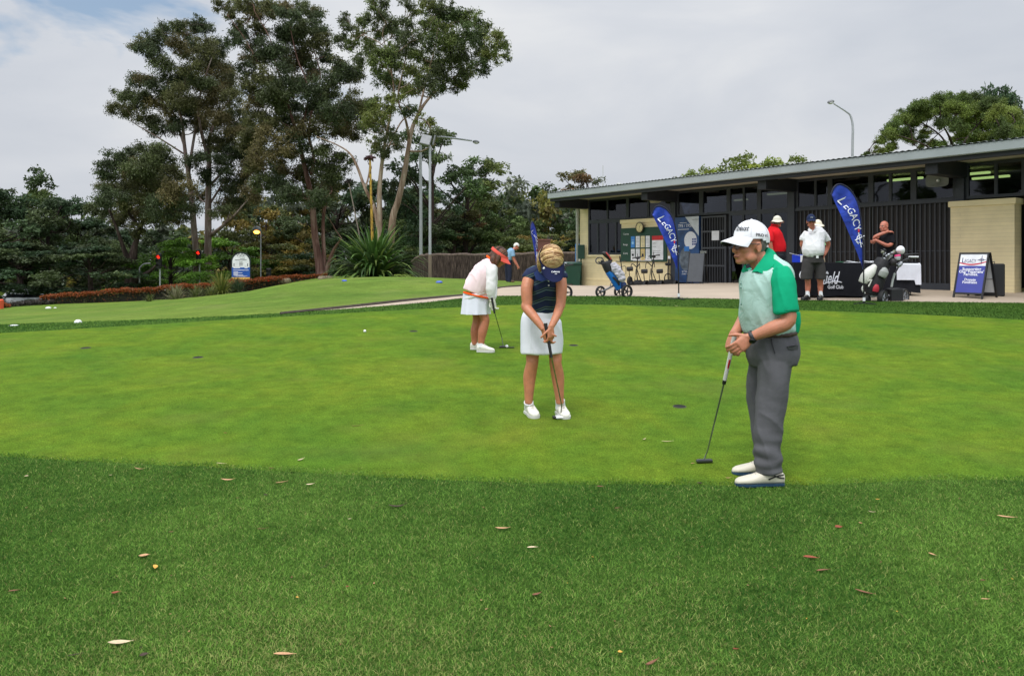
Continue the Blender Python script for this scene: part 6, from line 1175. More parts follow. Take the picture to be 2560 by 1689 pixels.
def stripe_mat():
    m = bpy.data.materials.new('navy_striped'); m.use_nodes = True; t = m.node_tree; b = t.nodes['Principled BSDF']; b.inputs['Roughness'].default_value = .75; b.inputs['Specular IOR Level'].default_value = .25
    co = N(t, 'ShaderNodeTexCoord'); sp = N(t, 'ShaderNodeSeparateXYZ'); t.links.new(co.outputs['Object'], sp.inputs[0])
    w = N(t, 'ShaderNodeMath', operation='MULTIPLY_ADD'); w.inputs[1].default_value = -.16; t.links.new(sp.outputs[0], w.inputs[0]); t.links.new(sp.outputs[2], w.inputs[2])
    ab = N(t, 'ShaderNodeMath', operation='ABSOLUTE'); t.links.new(sp.outputs[0], ab.inputs[0]); w2 = N(t, 'ShaderNodeMath', operation='MULTIPLY_ADD'); w2.inputs[1].default_value = .25; t.links.new(ab.outputs[0], w2.inputs[0]); t.links.new(w.outputs[0], w2.inputs[2])
    dv = N(t, 'ShaderNodeMath', operation='DIVIDE'); dv.inputs[1].default_value = .083; t.links.new(w2.outputs[0], dv.inputs[0]); fr = N(t, 'ShaderNodeMath', operation='FRACT'); t.links.new(dv.outputs[0], fr.inputs[0])
    nv = lin((30, 42, 74)); lt = lin((96, 124, 120)); r = ramp(t, [(0, nv), (.42, lt), (.50, nv), (.66, lin((84, 108, 84))), (.73, nv)], 'CONSTANT'); t.links.new(fr.outputs[0], r.inputs[0]); t.links.new(r.outputs[0], b.inputs['Base Color'])
    n = N(t, 'ShaderNodeTexNoise', i_Scale=10.0, i_Detail=3.0); t.links.new(co.outputs['Object'], n.inputs['Vector']); bp = N(t, 'ShaderNodeBump', i_Strength=.3, i_Distance=.03); t.links.new(n.outputs[0], bp.inputs['Height']); t.links.new(bp.outputs[0], b.inputs['Normal']); return m
NS = stripe_mat(); a = MB()
a.tube([q4(752, 612, .0), q4(752, 560, -.02), q4(758, 490, -.045), q4(762, 430, -.08), q4(762, 370, -.12), q4(758, 325, -.15), q4(765, 296, -.17)], [(.120, .112), (.128, .124), (.135, .136), (.142, .148), (.125, .160), (.085, .140), (.055, .085)], 26, (0, -1, 0), sm=3, exp=2.2)
for sx_ in (650, 868): a.tube([q4(700 if sx_ < 700 else 820, 320, -.15), q4(sx_, 332, -.165), q4(sx_-22 if sx_ < 700 else sx_+18, 372, -.175)], [.070, .066, .060], 14, sm=2)
a.solid('top', NS, m2.o, .0075, 4, folds(6, .006))
NVP = fabric('collar_navy', (32, 48, 92), .2, 40)
a = MB(); a.grid([[q4(700, 300, -.24), q4(730, 330, -.27), q4(785, 372, -.30)], [q4(672, 318, -.25), q4(690, 372, -.285), q4(735, 388, -.30)]]); a.grid([[q4(840, 320, -.27), q4(822, 345, -.29), q4(795, 376, -.305)], [q4(868, 340, -.25), q4(852, 372, -.285), q4(815, 386, -.30)]]); a.build('collar', NVP, m2.o)
for yb in (383, 418, 453, 488): a = MB(); c = q4(790, yb, 0); 
for yb, dd in ((383, -.262), (418, -.226), (453, -.203), (488, -.187)): a = MB(); a.ell(q4(790, yb, dd), (.007, .006, .007), 10, 6); a.build('button', PAPER, m2.o)
SKW = fabric('skirt_white', (226, 228, 238), .2, 20, .8, .03); a = MB()
a.tube([q4(748, 588, .0), q4(746, 620, .01), q4(730, 670, .02), q4(728, 760, .02), q4(731, 870, .015), q4(732, 950, .01)], [(.118, .118), (.135, .135), (.155, .172), (.165, .182), (.160, .183), (.155, .182)], 28, (0, -1, 0), sm=3, exp=2.3)
sk = a.solid('skirt', SKW, m2.o, .0085, 3, lambda p, n: .010*noise.noise(V((p.x*6, p.y*5, p.z*2.0)))+.008*(1-abs(noise.noise(V((p.x*6+p.z*1.5, p.y*4, p.z*3)))))**6+ (.006*noise.noise(V((p.x*3, 1, p.z*30))) if p.z > .98 else 0))
a = MB(); a.tube([q4(652, 640, -.115), q4(652, 760, -.13), q4(650, 945, -.13)], .0018, 5, sm=2); a.tube([q4(828, 690, -.12), q4(826, 945, -.125)], .0018, 5); a.build('skirt_seam', M('seam_pale', (186, 190, 204), .8), sk)
for hx, hy, tx, ty, dd, ax, ay in ((634, 1400, 690, 1452, .10, 632, 1330), (880, 1385, 930, 1432, .08, 879, 1315)):
    he = q4(hx-12, 0, dd); to = q4(tx, 0, dd-.21)
    for v_ in (he, to): v_.z = H(*(m2.b+v_).xy)+.016-m2.b.z
    shoe(m2, he, to, SHOEW, SOLEW, .098, .046, SOCK, q4(ax, ay, .01))
gt = m2.b+q4(765, 722, -.40); ge = m2.b+q4(806, 955, -.42); hw_ = hit(*z4(884, 1478)); hw_.z = H(hw_.x, hw_.y)+.016+.013; tip = hw_+V((.008, .0, .10))
po, ha, T, rot_, sd_, hd_ = putter('white headed putter with a black grip held by the woman in navy', gt, ge, tip, hw_, V((.92, .15, 0)), 'mallet', M('grip_black', (26, 26, 28), .7), hw_.copy()); ha.build('club_head', M('head_white', (222, 224, 226), .3), po, False)
a = MB(); a.box(T(hw_)+hd_*-.056, (.03, .06, .018), rot_, .006); a.build('head_weight', BLK, po, False)
# ---- the woman in the pink jacket
m3 = Person('woman in a pale pink jacket, coral visor and white skirt bending over her putter', 1204, 878, 9.8)
def q5(x, y, dd=0): return m3.p(*z4(x, y), dd)
HF3 = V((.80, -.15, -.58)); HU3 = V((.5, -.05, .85)); hc3 = q5(400, 192, -.02)
body = MB(); q, rot = head(body, hc3, HF3, HU3, 1.0)
body.tube([q5(340, 240), q5(370, 215), q5(392, 205)], [.07, .055, .05], 12, sm=2); body.tube([q5(228, 500), q5(240, 440), q5(280, 340), q5(340, 240)], [.06, .08, .10, .07], 12, sm=2)
body.tube([q5(345, 260, -.15), q5(338, 430, -.2), q5(345, 535, -.2)], [.05, .042, .026], 12, sm=3); body.tube([q5(345, 265, .14), q5(350, 430, .1), q5(352, 540, -.08)], [.05, .042, .026], 12, sm=3)
for pts, dd in (([(250, 560), (285, 665), (292, 700), (272, 775), (262, 840), (258, 900)], -.06), ([(215, 560), (228, 660), (226, 700), (212, 775), (208, 830), (208, 885)], .10)): body.tube([q5(x, y, dd) for x, y in pts], [.065, .060, .056, .060, .046, .036], 13, sm=4)
body.solid('body', skin_mat('skin_legs', (182, 116, 88)), m3.o, .0075, 3)
HBR = M('hair_brown', (62, 38, 28), .6, var=.4, ns=26, c2=(108, 70, 48)); h_ = shell(q, rot, (.116, .096, .128), lambda d: d[2] > .1 or d[0] < .62, 1, (-.010, 0, .0), fn=lambda d: .006*noise.noise(V(d)*8)); ho = tidy(h_.build('hair', HBR, m3.o)); strands(m3, q, (.118, .098, .129), (-.010, 0, 0), 30, M('hair_brown_light', (136, 92, 64), .5), M('hair_brown_deep', (48, 30, 24), .5), 6, lambda d: d.z > -.1, .004, ho)
a = MB(); a.tube([q(.0, -.080, .02), q(.03, -.082, -.05), q(.05, -.07, -.13)], [.030, .034, .014], 10, sm=3); a.tube([q(-.05, -.05, -.02), q(-.02, -.075, -.09), q(.02, -.08, -.13)], [.045, .042, .02], 10, sm=3); a.tube([q(-.06, .0, -.05), q(-.05, 0, -.12)], [.07, .04], 10); a.build('hair_ends', HBR, ho)
COR = fabric('coral', (232, 96, 84), .15, 40); a = MB(); bd = [q(-.014+.126*math.cos(w), .102*math.sin(w), .038) for w in np.linspace(0, 6.283, 40)]; a.tube(bd, [(.020, .0035)]*40, 8, tuple(HU3)); vo = a.build('visor_band', COR, m3.o); a = brim(q, .074, .092, .034, .042, .092, 0, .02); a.build('visor_peak', COR, vo)
PNK = fabric('jacket_pink', (243, 218, 223), .2, 22, .85, .03); PAL_ = fabric('sleeve_white', (228, 226, 228), .2, 22, .85, .03); ORG = fabric('trim_orange', (244, 96, 28), .1)
a = MB(); ax3 = tuple(V((.8, 0, .5)))
a.tube([q5(212, 476), q5(226, 440), q5(250, 385), q5(285, 318), q5(322, 262), q5(350, 226)], [(.165, .17), (.170, .18), (.165, .19), (.150, .19), (.11, .16), (.065, .085)], 24, ax3, sm=3, exp=2.2); jk = a.solid('jacket', PNK, m3.o, .0095, 4, lambda p, n: folds(9, .008)(p, n)+.009*(1-abs(noise.noise(V((p.x*6+p.z*5, p.y*4, p.z*4-p.x*5)))))**6)
a = MB(); a.tube([q5(226, 502), q5(218, 480)], [(.178, .175), (.172, .176)], 24, ax3, exp=2.2); a.solid('jacket_hem', PAL_, m3.o, .009, 2)
a = MB(); a.tube([q5(222, 500), q5(225, 487)], [(.180, .182), (.177, .182)], 24, ax3, exp=2.2); a.solid('hem_stripe', ORG, m3.o, .007, 1)
a = MB(); cr = [q5(352, 222)+V((.075*math.cos(w), .08*math.sin(w), -.055*math.cos(w))) for w in np.linspace(0, 6.283, 30)]; a.tube(cr, .014, 8); a.build('collar_trim', ORG, m3.o)
a = MB(); a.tube([q5(342, 270, -.14), q5(340, 330, -.18), q5(336, 430, -.21), q5(340, 490, -.2), q5(345, 522, -.2)], [.078, .074, .064, .055, .040], 16, sm=3); a.tube([q5(345, 275, .13), q5(352, 430, .10), q5(352, 520, -.07)], [.075, .062, .040], 16, sm=3); a.solid('sleeve', PAL_, m3.o, .009, 4, folds(10, .008, 9, 9))
a = MB(); w0 = q5(346, 528, -.2); hand(a, w0, V((.12, 0, -1)), V((.85, .4, 0)), 1.1, (30, 45, 35), -1, .03, 25); a.tube([w0+V((0, 0, .03)), w0+V((0, 0, -.03))], [.034, .036], 12); a.solid('glove', M('glove_white', (214, 214, 200), .7), m3.o, .006, 2)
a = MB(); w0 = q5(352, 530, -.08); hand(a, w0, V((.08, -.05, -1)), V((.5, -.7, 0)), 1.1, (30, 45, 35), 1, .03, 25); a.solid('glove', MATS['glove_white'], m3.o, .006, 2)
a = MB(); n = 40; rings = []
for y, cx, ra, fl_ in ((478, 218, .165, 0), (520, 218, .172, .003), (580, 217, .18, .008), (640, 217, .187, .013)):
    c = q5(cx, y); rings.append([c+V(((ra+fl_*math.cos(9*w+.5))*math.cos(w), (ra+fl_*math.cos(9*w+.5))*math.sin(w)*.95, 0)) for w in np.linspace(0, 6.283, n+1)[:-1]])
a.loft(rings); sk = a.build('skirt', fabric('skirt_pale', (224, 226, 240), .2, 18, .8, .03), m3.o)
for hx, tx, yy, dd, ax in ((226, 366, 948, -.06, 257), (176, 300, 934, .12, 209)):
    he = q5(hx, yy, dd); to = q5(tx, yy, dd-.03)
    for v_ in (he, to): v_.z = H(*(m3.b+v_).xy)+.016-m3.b.z
    shoe(m3, he, to, SHOEW, SOLEW, .10, .046, SOCK, q5(ax, 872 if dd < 0 else 862, dd))
gt = m3.b+q5(344, 520, -.26); ge = m3.b+q5(362, 618, -.26); hw_ = hit(*z4(462, 917)); hw_.z = H(hw_.x, hw_.y)+.016+.011; tip = hw_+V((-.07, 0, .13))
po, ha, T, rot_, sd_, hd_ = putter('black mallet putter held by the pink jacketed woman', gt, ge, tip, hw_+V((-.05, 0, 0)), V((1, -.1, 0)), 'mallet', MATS['grip_black'], hw_.copy()); ha.build('club_head', M('head_black', (28, 30, 32), .4), po, False)
a = MB(); a.box(T(hw_)+V((.04, -.03, -.004)), (.12, .02, .012), rot_, .004); a.build('head_wing', MATS['head_black'], po, False)
# ---- people by the clubhouse
z2 = Z(1940, 320, .2934)
SHRT = fabric('polo_white', (226, 226, 230), .2, 24, .85, .03); CHAR = fabric('shorts_charcoal', (62, 60, 60), .25, 30); NAVYC = fabric('cap_navy', (28, 40, 70), .1, 60)
def capset(P, q, rot, m, drop=.03, L=.085, k=1.0):
    c = shell(q, rot, (.114, .089, .114), lambda d: d[2] > -.02+(.0 if d[0] > 0 else .28*d[0]), 1, (-.016, 0, .034), seg=30, rg=20); o = tidy(c.build('cap', m, P.o)); brim(q, L, .084, drop, .050, .076, 0, .020).build('peak', m, o); return o
def bucket(P, q, rot, m):
    c = shell(q, rot, (.116, .092, .108), lambda d: d[2] > .05, 1, (-.012, 0, .040), seg=34, rg=20); o = tidy(c.build('bucket_hat', m, P.o)); mb = MB(); rw = []
    for t, r, dz in ((0, 1.0, .048), (.3, 1.14, .036), (.7, 1.36, .012), (1, 1.52, .004)): rw.append([q(-.012+.116*r*math.cos(w), .092*r*math.sin(w), dz+.010*math.sin(3*w)*t) for w in np.linspace(0, 6.283, 37)])
    mb.grid(rw); mb.grid([[p-UP*.004 for p in r] for r in rw]); mb.build('brim', m, o); return o
# white polo
m4 = Person('man in a white polo, navy cap and charcoal shorts standing by the table', 2030, 751, 15.6)
def q7(x, y, dd=0): return m4.p(*z2(x, y), dd)
F4 = V((-.22, -.97, 0)); body = MB(); q, rot = head(body, q7(299, 795, -.05), V((-.25, -.95, -.08)), UP, 1.02)
body.tube([q7(318, 900), q7(310, 862, -.02), q7(303, 825, -.03)], [.07, .058, .054], 12, sm=2); body.tube([q7(318, 1090), q7(320, 900)], [(.10, .12), (.08, .11)], 12, tuple(F4))
body.tube([q7(408, 905, .02), q7(432, 960, .06), q7(446, 985, .08), q7(436, 1030, .10), q7(412, 1082, .06)], [.040, .048, .045, .04, .028], 12, sm=3); hand(body, q7(412, 1082, .06), V((-.25, .2, -1)), V((-.8, .4, 0)), 1.0, (25, 35, 30), 1)
body.tube([q7(250, 905, .03), q7(230, 960, .09), q7(224, 1000, .13), q7(262, 1050, .18)], [.038, .046, .044, .03], 12, sm=3); hand(body, q7(262, 1050, .18), V((.9, .1, -.2)), V((0, 1, 0)), 1.0, (30, 35, 30), 1)
for x0, x1, x2 in ((272, 272, 270), (372, 378, 378)): body.tube([q7(x0+15 if x0 < 300 else x0-15, 1140), q7(x0, 1280), q7(x1, 1320, .01), q7(x1, 1350, .03), q7(x2, 1425, .02)], [.075, .062, .056, .058, .038], 12, sm=3)
body.solid('body', SK_R, m4.o, .008, 3); face_bits(m4.o, q, rot, 1.02); co_ = capset(m4, q, rot, NAVYC)
a = MB(); letters(a, 'H H', lambda x, y: q(.103, -x, .075+y), w=.045, h=.018, align='c', bold=.03); a.build('cap_mark', PAPER, co_)
a = shell(q, rot, (.102, .082, .098), lambda d: d[2] < .25 and d[2] > -.5 and d[0] < -.15, 1, (-.012, 0, .022), seg=26, rg=18); tidy(a.build('hair', MATS['hair_grey'], m4.o))
a = MB(); a.tube([q7(316, 1080, -.01), q7(316, 1040, -.03), q7(320, 970, -.01), q7(328, 910, 0), q7(325, 875, 0), q7(313, 852, -.01)], [(.155, .190), (.185, .215), (.16, .205), (.13, .215), (.10, .175), (.065, .07)], 22, tuple(F4), sm=3, exp=2.2)
a.tube([q7(392, 885, .02), q7(420, 925, .05), q7(436, 962, .065)], [.062, .074, .076], 14, sm=2); a.tube([q7(262, 885, .03), q7(240, 925, .07), q7(229, 958, .09)], [.060, .072, .074], 14, sm=2); a.solid('shirt', SHRT, m4.o, .011, 3, lambda p, n: folds(12, .009)(p, n)+.007*(1-abs(noise.noise(V((p.x*6+p.z*4, p.y*4, p.z*4-p.x*5)))))**6)
a = MB(); a.grid([[q7(280, 850, -.10), q7(296, 862, -.13), q7(312, 872, -.14)], [q7(270, 868, -.11), q7(288, 884, -.14), q7(308, 880, -.145)]]); a.grid([[q7(344, 846, -.08), q7(332, 862, -.12), q7(314, 872, -.14)], [q7(354, 866, -.09), q7(338, 884, -.13), q7(318, 880, -.145)]]); a.build('collar', SHRT, m4.o)
a = MB(); a.tube([q7(316, 1078, -.01), q7(316, 1096, -.01)], [(.17, .20), (.165, .20)], 22, tuple(F4)); a.solid('belt', M('belt_black', (24, 22, 22), .5), m4.o, .012, 1); a = MB(); a.box(q7(352, 1098, -.175), (.05, .015, .06), None, .006); a.build('belt_buckle', PAPER, m4.o, False)
a = MB(); a.tube([q7(316, 1092), q7(316, 1150)], [(.165, .20), (.16, .21)], 20, tuple(F4)); a.tube([q7(278, 1130), q7(262, 1230), q7(260, 1288)], [(.125, .125), (.118, .118), (.115, .118)], 16, tuple(F4), sm=2); a.tube([q7(358, 1130), q7(375, 1230), q7(378, 1288)], [(.125, .125), (.118, .115), (.115, .110)], 16, tuple(F4), sm=2); a.solid('shorts', CHAR, m4.o, .011, 3, folds(13, .010))
for hx, tx, dd, ax in ((282, 222, .06, 270), (386, 366, .06, 378)):
    he = q7(hx, 1463, dd); to = q7(tx, 1463, dd-.21)
    for v_ in (he, to): v_.z = .01
    shoe(m4, he, to, SHOEB, SHOEB, .10, .048, SOCK, q7(ax, 1388, .02))
# behind him
m5 = Person('man in a pale green shirt and cream bucket hat hidden behind the white polo man', 2040, 747, 16.5)
def q8(x, y, dd=0): return m5.p(*z2(x, y), dd)
F5 = V((.35, .93, 0)); body = MB(); q, rot = head(body, q8(356, 838), F5, UP, 1.0); body.tube([q8(345, 930), q8(352, 870)], [.07, .055], 12); body.tube([q8(330, 1100), q8(340, 930)], [.10, .09], 12)
body.tube([q8(240, 930), q8(226, 1000), q8(236, 1045, -.1)], [.05, .045, .03], 12, sm=2); hand(body, q8(236, 1045, -.1), V((.6, -.2, -.6)), V((.3, .9, 0)), 1.0)
for x in (325, 372): body.tube([q8(x, 1150), q8(x, 1280), q8(x+3, 1340), q8(x+3, 1440)], [.085, .062, .060, .040], 12, sm=2)
body.solid('body', SK_P, m5.o, .009, 3); HATC = fabric('hat_cream', (222, 214, 194), .2, 30); bucket(m5, q, rot, HATC)
LIME = fabric('polo_pale_green', (170, 222, 170), .2, 24); a = MB(); a.tube([q8(325, 1090), q8(328, 1000), q8(338, 920), q8(346, 890)], [(.15, .18), (.16, .20), (.12, .20), (.06, .07)], 20, tuple(F5), sm=3); a.tube([q8(262, 920), q8(240, 960), q8(232, 1010)], [.075, .075, .07], 12, sm=2); a.tube([q8(405, 920), q8(420, 1000)], [.07, .07], 12); a.solid('shirt', LIME, m5.o, .012, 3, folds(14, .008))
a = MB(); a.tube([q8(330, 1080), q8(338, 1150)], [(.15, .19), (.16, .2)], 18, tuple(F5)); a.tube([q8(322, 1130), q8(324, 1255)], [.12, .11], 14); a.tube([q8(364, 1130), q8(372, 1255)], [.12, .11], 14); a.solid('shorts', fabric('shorts_sand', (176, 158, 132)), m5.o, .012, 3)
for x in (330, 376):
    he = q8(x+8, 1448, .05); to = q8(x-8, 1448, -.20)
    for v_ in (he, to): v_.z = .01
    shoe(m5, he, to, SHOEG, SOLEW, .10, .048, SOCK, q8(x, 1372))
# red polo
zr = Z(1780, 530, .1339); m6 = Person('man in a red polo and pale bucket hat looking away towards the glass doors', 1941, 745, 16.8)
def q9(x, y, dd=0): return m6.p(*zr(x, y), dd)
F6 = V((.80, .30, 0)).normalized(); HF6 = V((.62, .75, 0)); body = MB(); q, rot = head(body, q9(1222, 190), HF6, UP, 1.0); body.tube([q9(1165, 330), q9(1185, 275), q9(1205, 225)], [.075, .06, .055], 12, sm=2); body.tube([q9(1210, 760), q9(1170, 360)], [.11, .10], 12)
body.tube([q9(1078, 400, -.16), q9(1085, 560, -.2), q9(1098, 630, -.2), q9(1118, 720, -.19), q9(1128, 800, -.17)], [.052, .046, .042, .036, .026], 12, sm=3); hand(body, q9(1128, 800, -.17), V((.2, 0, -1)), V((.7, .7, 0)), 1.0)
body.tube([q9(1230, 400, .16), q9(1260, 560, .18), q9(1290, 680, .08)], [.05, .045, .03], 12, sm=2); hand(body, q9(1290, 680, .08), V((.6, -.1, -.6)), V((-.2, .9, 0)))
body.solid('body', SK_R, m6.o, .008, 3); face_bits(m6.o, q, rot, 1.0); bucket(m6, q, rot, fabric('hat_stone', (206, 202, 186), .2, 30))
a = shell(q, rot, (.102, .082, .098), lambda d: d[2] < .25 and d[2] > -.6 and d[0] < -.2, 1, (-.012, 0, .022), seg=26, rg=18); tidy(a.build('hair', MATS['hair_grey'], m6.o))
REDP = fabric('polo_red', (206, 26, 36), .25, 24); a = MB(); a.tube([q9(1225, 745), q9(1222, 640), q9(1185, 520), q9(1155, 400), q9(1160, 320), q9(1175, 272)], [(.165, .17), (.18, .19), (.165, .195), (.145, .20), (.10, .16), (.065, .07)], 22, tuple(F6), sm=3); a.tube([q9(1085, 360, -.14), q9(1088, 460, -.19), q9(1092, 552, -.20)], [.072, .076, .074], 14, sm=2); a.tube([q9(1220, 380, .15), q9(1255, 540, .17)], [.07, .07], 12); a.solid('shirt', REDP, m6.o, .011, 3, folds(15, .008))
a = MB(); ring = [q9(1172, 268)+V((.072*math.cos(w), .07*math.sin(w), .02-.02*math.cos(w))) for w in np.linspace(0, 6.283, 24)]; a.tube(ring, .017, 8); a.build('collar', REDP, m6.o)
DKT = fabric('trousers_dark', (36, 38, 44)); a = MB(); a.tube([q9(1225, 730), q9(1225, 860)], [(.155, .17), (.16, .18)], 18, tuple(F6))
hb_ = q9(1225, 800)
for dd in (-.09, .09): a.tube([hb_+V((0, dd, 0)), hb_+V((.0, dd, -.40)), V((hb_.x-.02, dd, .05))], [.11, .085, .07], 14, sm=2)
a.solid('trousers', DKT, m6.o, .012, 3, folds(16, .008))
for dd in (-.09, .09): shoe(m6, V((hb_.x-.08, dd, .01)), V((hb_.x+.2, dd+.05, .01)), SHOEB, SHOEB, .10, .048)
# black shirt
m7 = Person('bald man in a black shirt with his arms crossed behind the table', 2210, 742, 17.7)
def q10(x, y, dd=0): return m7.p(*z2(x, y), dd)
F7 = V((-.86, -.46, 0)).normalized(); body = MB(); q, rot = head(body, q10(920, 836), V((-.86, -.42, -.06)), UP, 1.06); body.tube([q10(945, 910), q10(935, 875), q10(928, 850)], [.08, .066, .062], 12, sm=2); body.tube([q10(935, 1120), q10(940, 920)], [.12, .10], 12)
body.tube([q10(980, 940, -.13), q10(985, 985, -.20), q10(950, 1000, -.24), q10(912, 985, -.24), q10(852, 955, -.2)], [.036, .044, .044, .040, .030], 12, sm=3); body.tube([q10(885, 920, .1), q10(850, 945, -.10), q10(842, 930, -.16), q10(890, 905, -.22), q10(955, 882, -.20)], [.036, .044, .042, .040, .028], 12, sm=3)
hand(body, q10(955, 882, -.20), V((1, .05, .0)), V((.1, .4, -.9)), 1.0, (15, 30, 30), 1); hand(body, q10(852, 955, -.2), V((-.8, .2, -.4)), V((.1, .9, .3)), 1.0, (40, 50, 40), 1)
body.solid('body', skin_mat('skin_flush', (186, 118, 98)), m7.o, .008, 3); face_bits(m7.o, q, rot, 1.06)
BLKS = fabric('tee_black', (20, 21, 26), .3, 24); a = MB(); a.tube([q10(935, 1150), q10(932, 1060), q10(935, 980), q10(940, 925), q10(942, 890), q10(940, 876)], [(.16, .19), (.17, .20), (.16, .21), (.14, .21), (.10, .15), (.07, .075)], 22, tuple(F7), sm=3); a.tube([q10(985, 915, -.13), q10(992, 985, -.20)], [.078, .074], 14); a.tube([q10(892, 915, .12), q10(868, 938, .0)], [.072, .07], 12); a.solid('shirt', BLKS, m7.o, .011, 3, folds(17, .008))
hb_ = q10(935, 1140); a = MB(); a.tube([hb_+V((0, 0, .06)), hb_-V((0, 0, .12))], [(.16, .19), (.16, .19)], 18, tuple(F7))
for s_ in (-.1, .1): a.tube([hb_+V((s_*.4, s_, 0)), hb_+V((s_*.4, s_, -.42)), V((hb_.x+s_*.4, s_, .05))], [.11, .085, .07], 14, sm=2)
a.solid('trousers', DKT, m7.o, .012, 3)
for s_ in (-.1, .1): shoe(m7, V((hb_.x+.1, s_, .01)), V((hb_.x-.18, s_-.08, .01)), SHOEB, SHOEB, .10, .048)
# blue polo far away
m8 = Person('grey haired man in a light blue polo and navy trousers leaning forward by the fence', 1281, 708, 29)
def q11(x, y, dd=0): return m8.p(*z4(x, y), dd)
F8 = V((.96, -.1, -.1)); body = MB(); q, rot = head(body, q11(536, 112), V((.78, -.1, -.55)), V((.4, 0, .9)), 1.05); body.tube([q11(500, 150), q11(518, 132), q11(530, 120)], [.075, .06, .055], 12, sm=2); body.tube([q11(478, 210), q11(500, 150)], [.11, .09], 12)
for dd, k in ((-.18, 0), (.16, 6)): body.tube([q11(505, 150, dd), q11(512+k, 205, dd), q11(528+k, 240, dd), q11(545+k, 268, dd)], [.055, .046, .040, .028], 12, sm=3); hand(body, q11(545+k, 268, dd), V((.35, 0, -.9)), V((-.4, .5, -.3)), 1.0)
body.solid('body', SK_R, m8.o, .010, 3); a = shell(q, rot, (.108, .088, .108), lambda d: d[2] > .25 or d[0] < -.1, 1, (-.012, 0, .022), seg=26, rg=18); tidy(a.build('hair', M('hair_white', (216, 214, 208), .8), m8.o))
BLP = fabric('polo_light_blue', (132, 168, 200), .2, 24); a = MB(); a.tube([q11(474, 218), q11(484, 185), q11(496, 152), q11(508, 130)], [(.145, .17), (.16, .19), (.15, .20), (.07, .08)], 20, (1, 0, .3), sm=3); a.tube([q11(504, 140, -.16), q11(511, 192, -.2)], [.08, .078], 14); a.tube([q11(504, 140, .15), q11(515, 190, .18)], [.08, .078], 14); a.solid('shirt', BLP, m8.o, .014, 3, folds(18, .008))
a = MB(); a.tube([q11(474, 205), q11(472, 245)], [(.15, .17), (.155, .18)], 18, (1, 0, 0)); a.tube([q11(472, 235, -.09), q11(484, 310, -.10), q11(480, 392, -.1)], [.115, .09, .075], 14, sm=2); a.tube([q11(470, 235, .09), q11(464, 310, .10), q11(470, 385, .1)], [.115, .09, .075], 14, sm=2); a.solid('trousers', fabric('trousers_navy', (40, 44, 64)), m8.o, .014, 3, folds(19, .01))
SHB = M('shoe_brown', (96, 68, 50), .5)
for dd, x in ((-.1, 466), (.1, 458)):
    he = q11(x, 400, dd); to = q11(x+56, 402, dd)
    he.z = to.z = .005; shoe(m8, he, to, SHB, SHB, .10, .05)
# ------------------------------------------------------------------ feather banners
FLAG = bpy.data.materials.new('banner_blue'); FLAG.use_nodes = True; t = FLAG.node_tree; b = t.nodes['Principled BSDF']; b.inputs['Roughness'].default_value = .55; b.inputs['Sheen Weight'].default_value = .1
co = N(t, 'ShaderNodeTexCoord'); n_ = N(t, 'ShaderNodeTexNoise', i_Scale=5.0, i_Detail=3.0, i_Distortion=1.2); t.links.new(co.outputs['Object'], n_.inputs['Vector']); r_ = ramp(t, [(.3, lin((10, 34, 128))), (.7, lin((20, 62, 178)))]); t.links.new(n_.outputs[0], r_.inputs[0]); t.links.new(r_.outputs[0], b.inputs['Base Color']); bp = N(t, 'ShaderNodeBump', i_Strength=.5, i_Distance=.04); t.links.new(n_.outputs[0], bp.inputs['Height']); t.links.new(bp.outputs[0], b.inputs['Normal'])
PLK = M('pole_black', (20, 22, 24), .4); LTW = M('print_white', (228, 230, 240), .6)
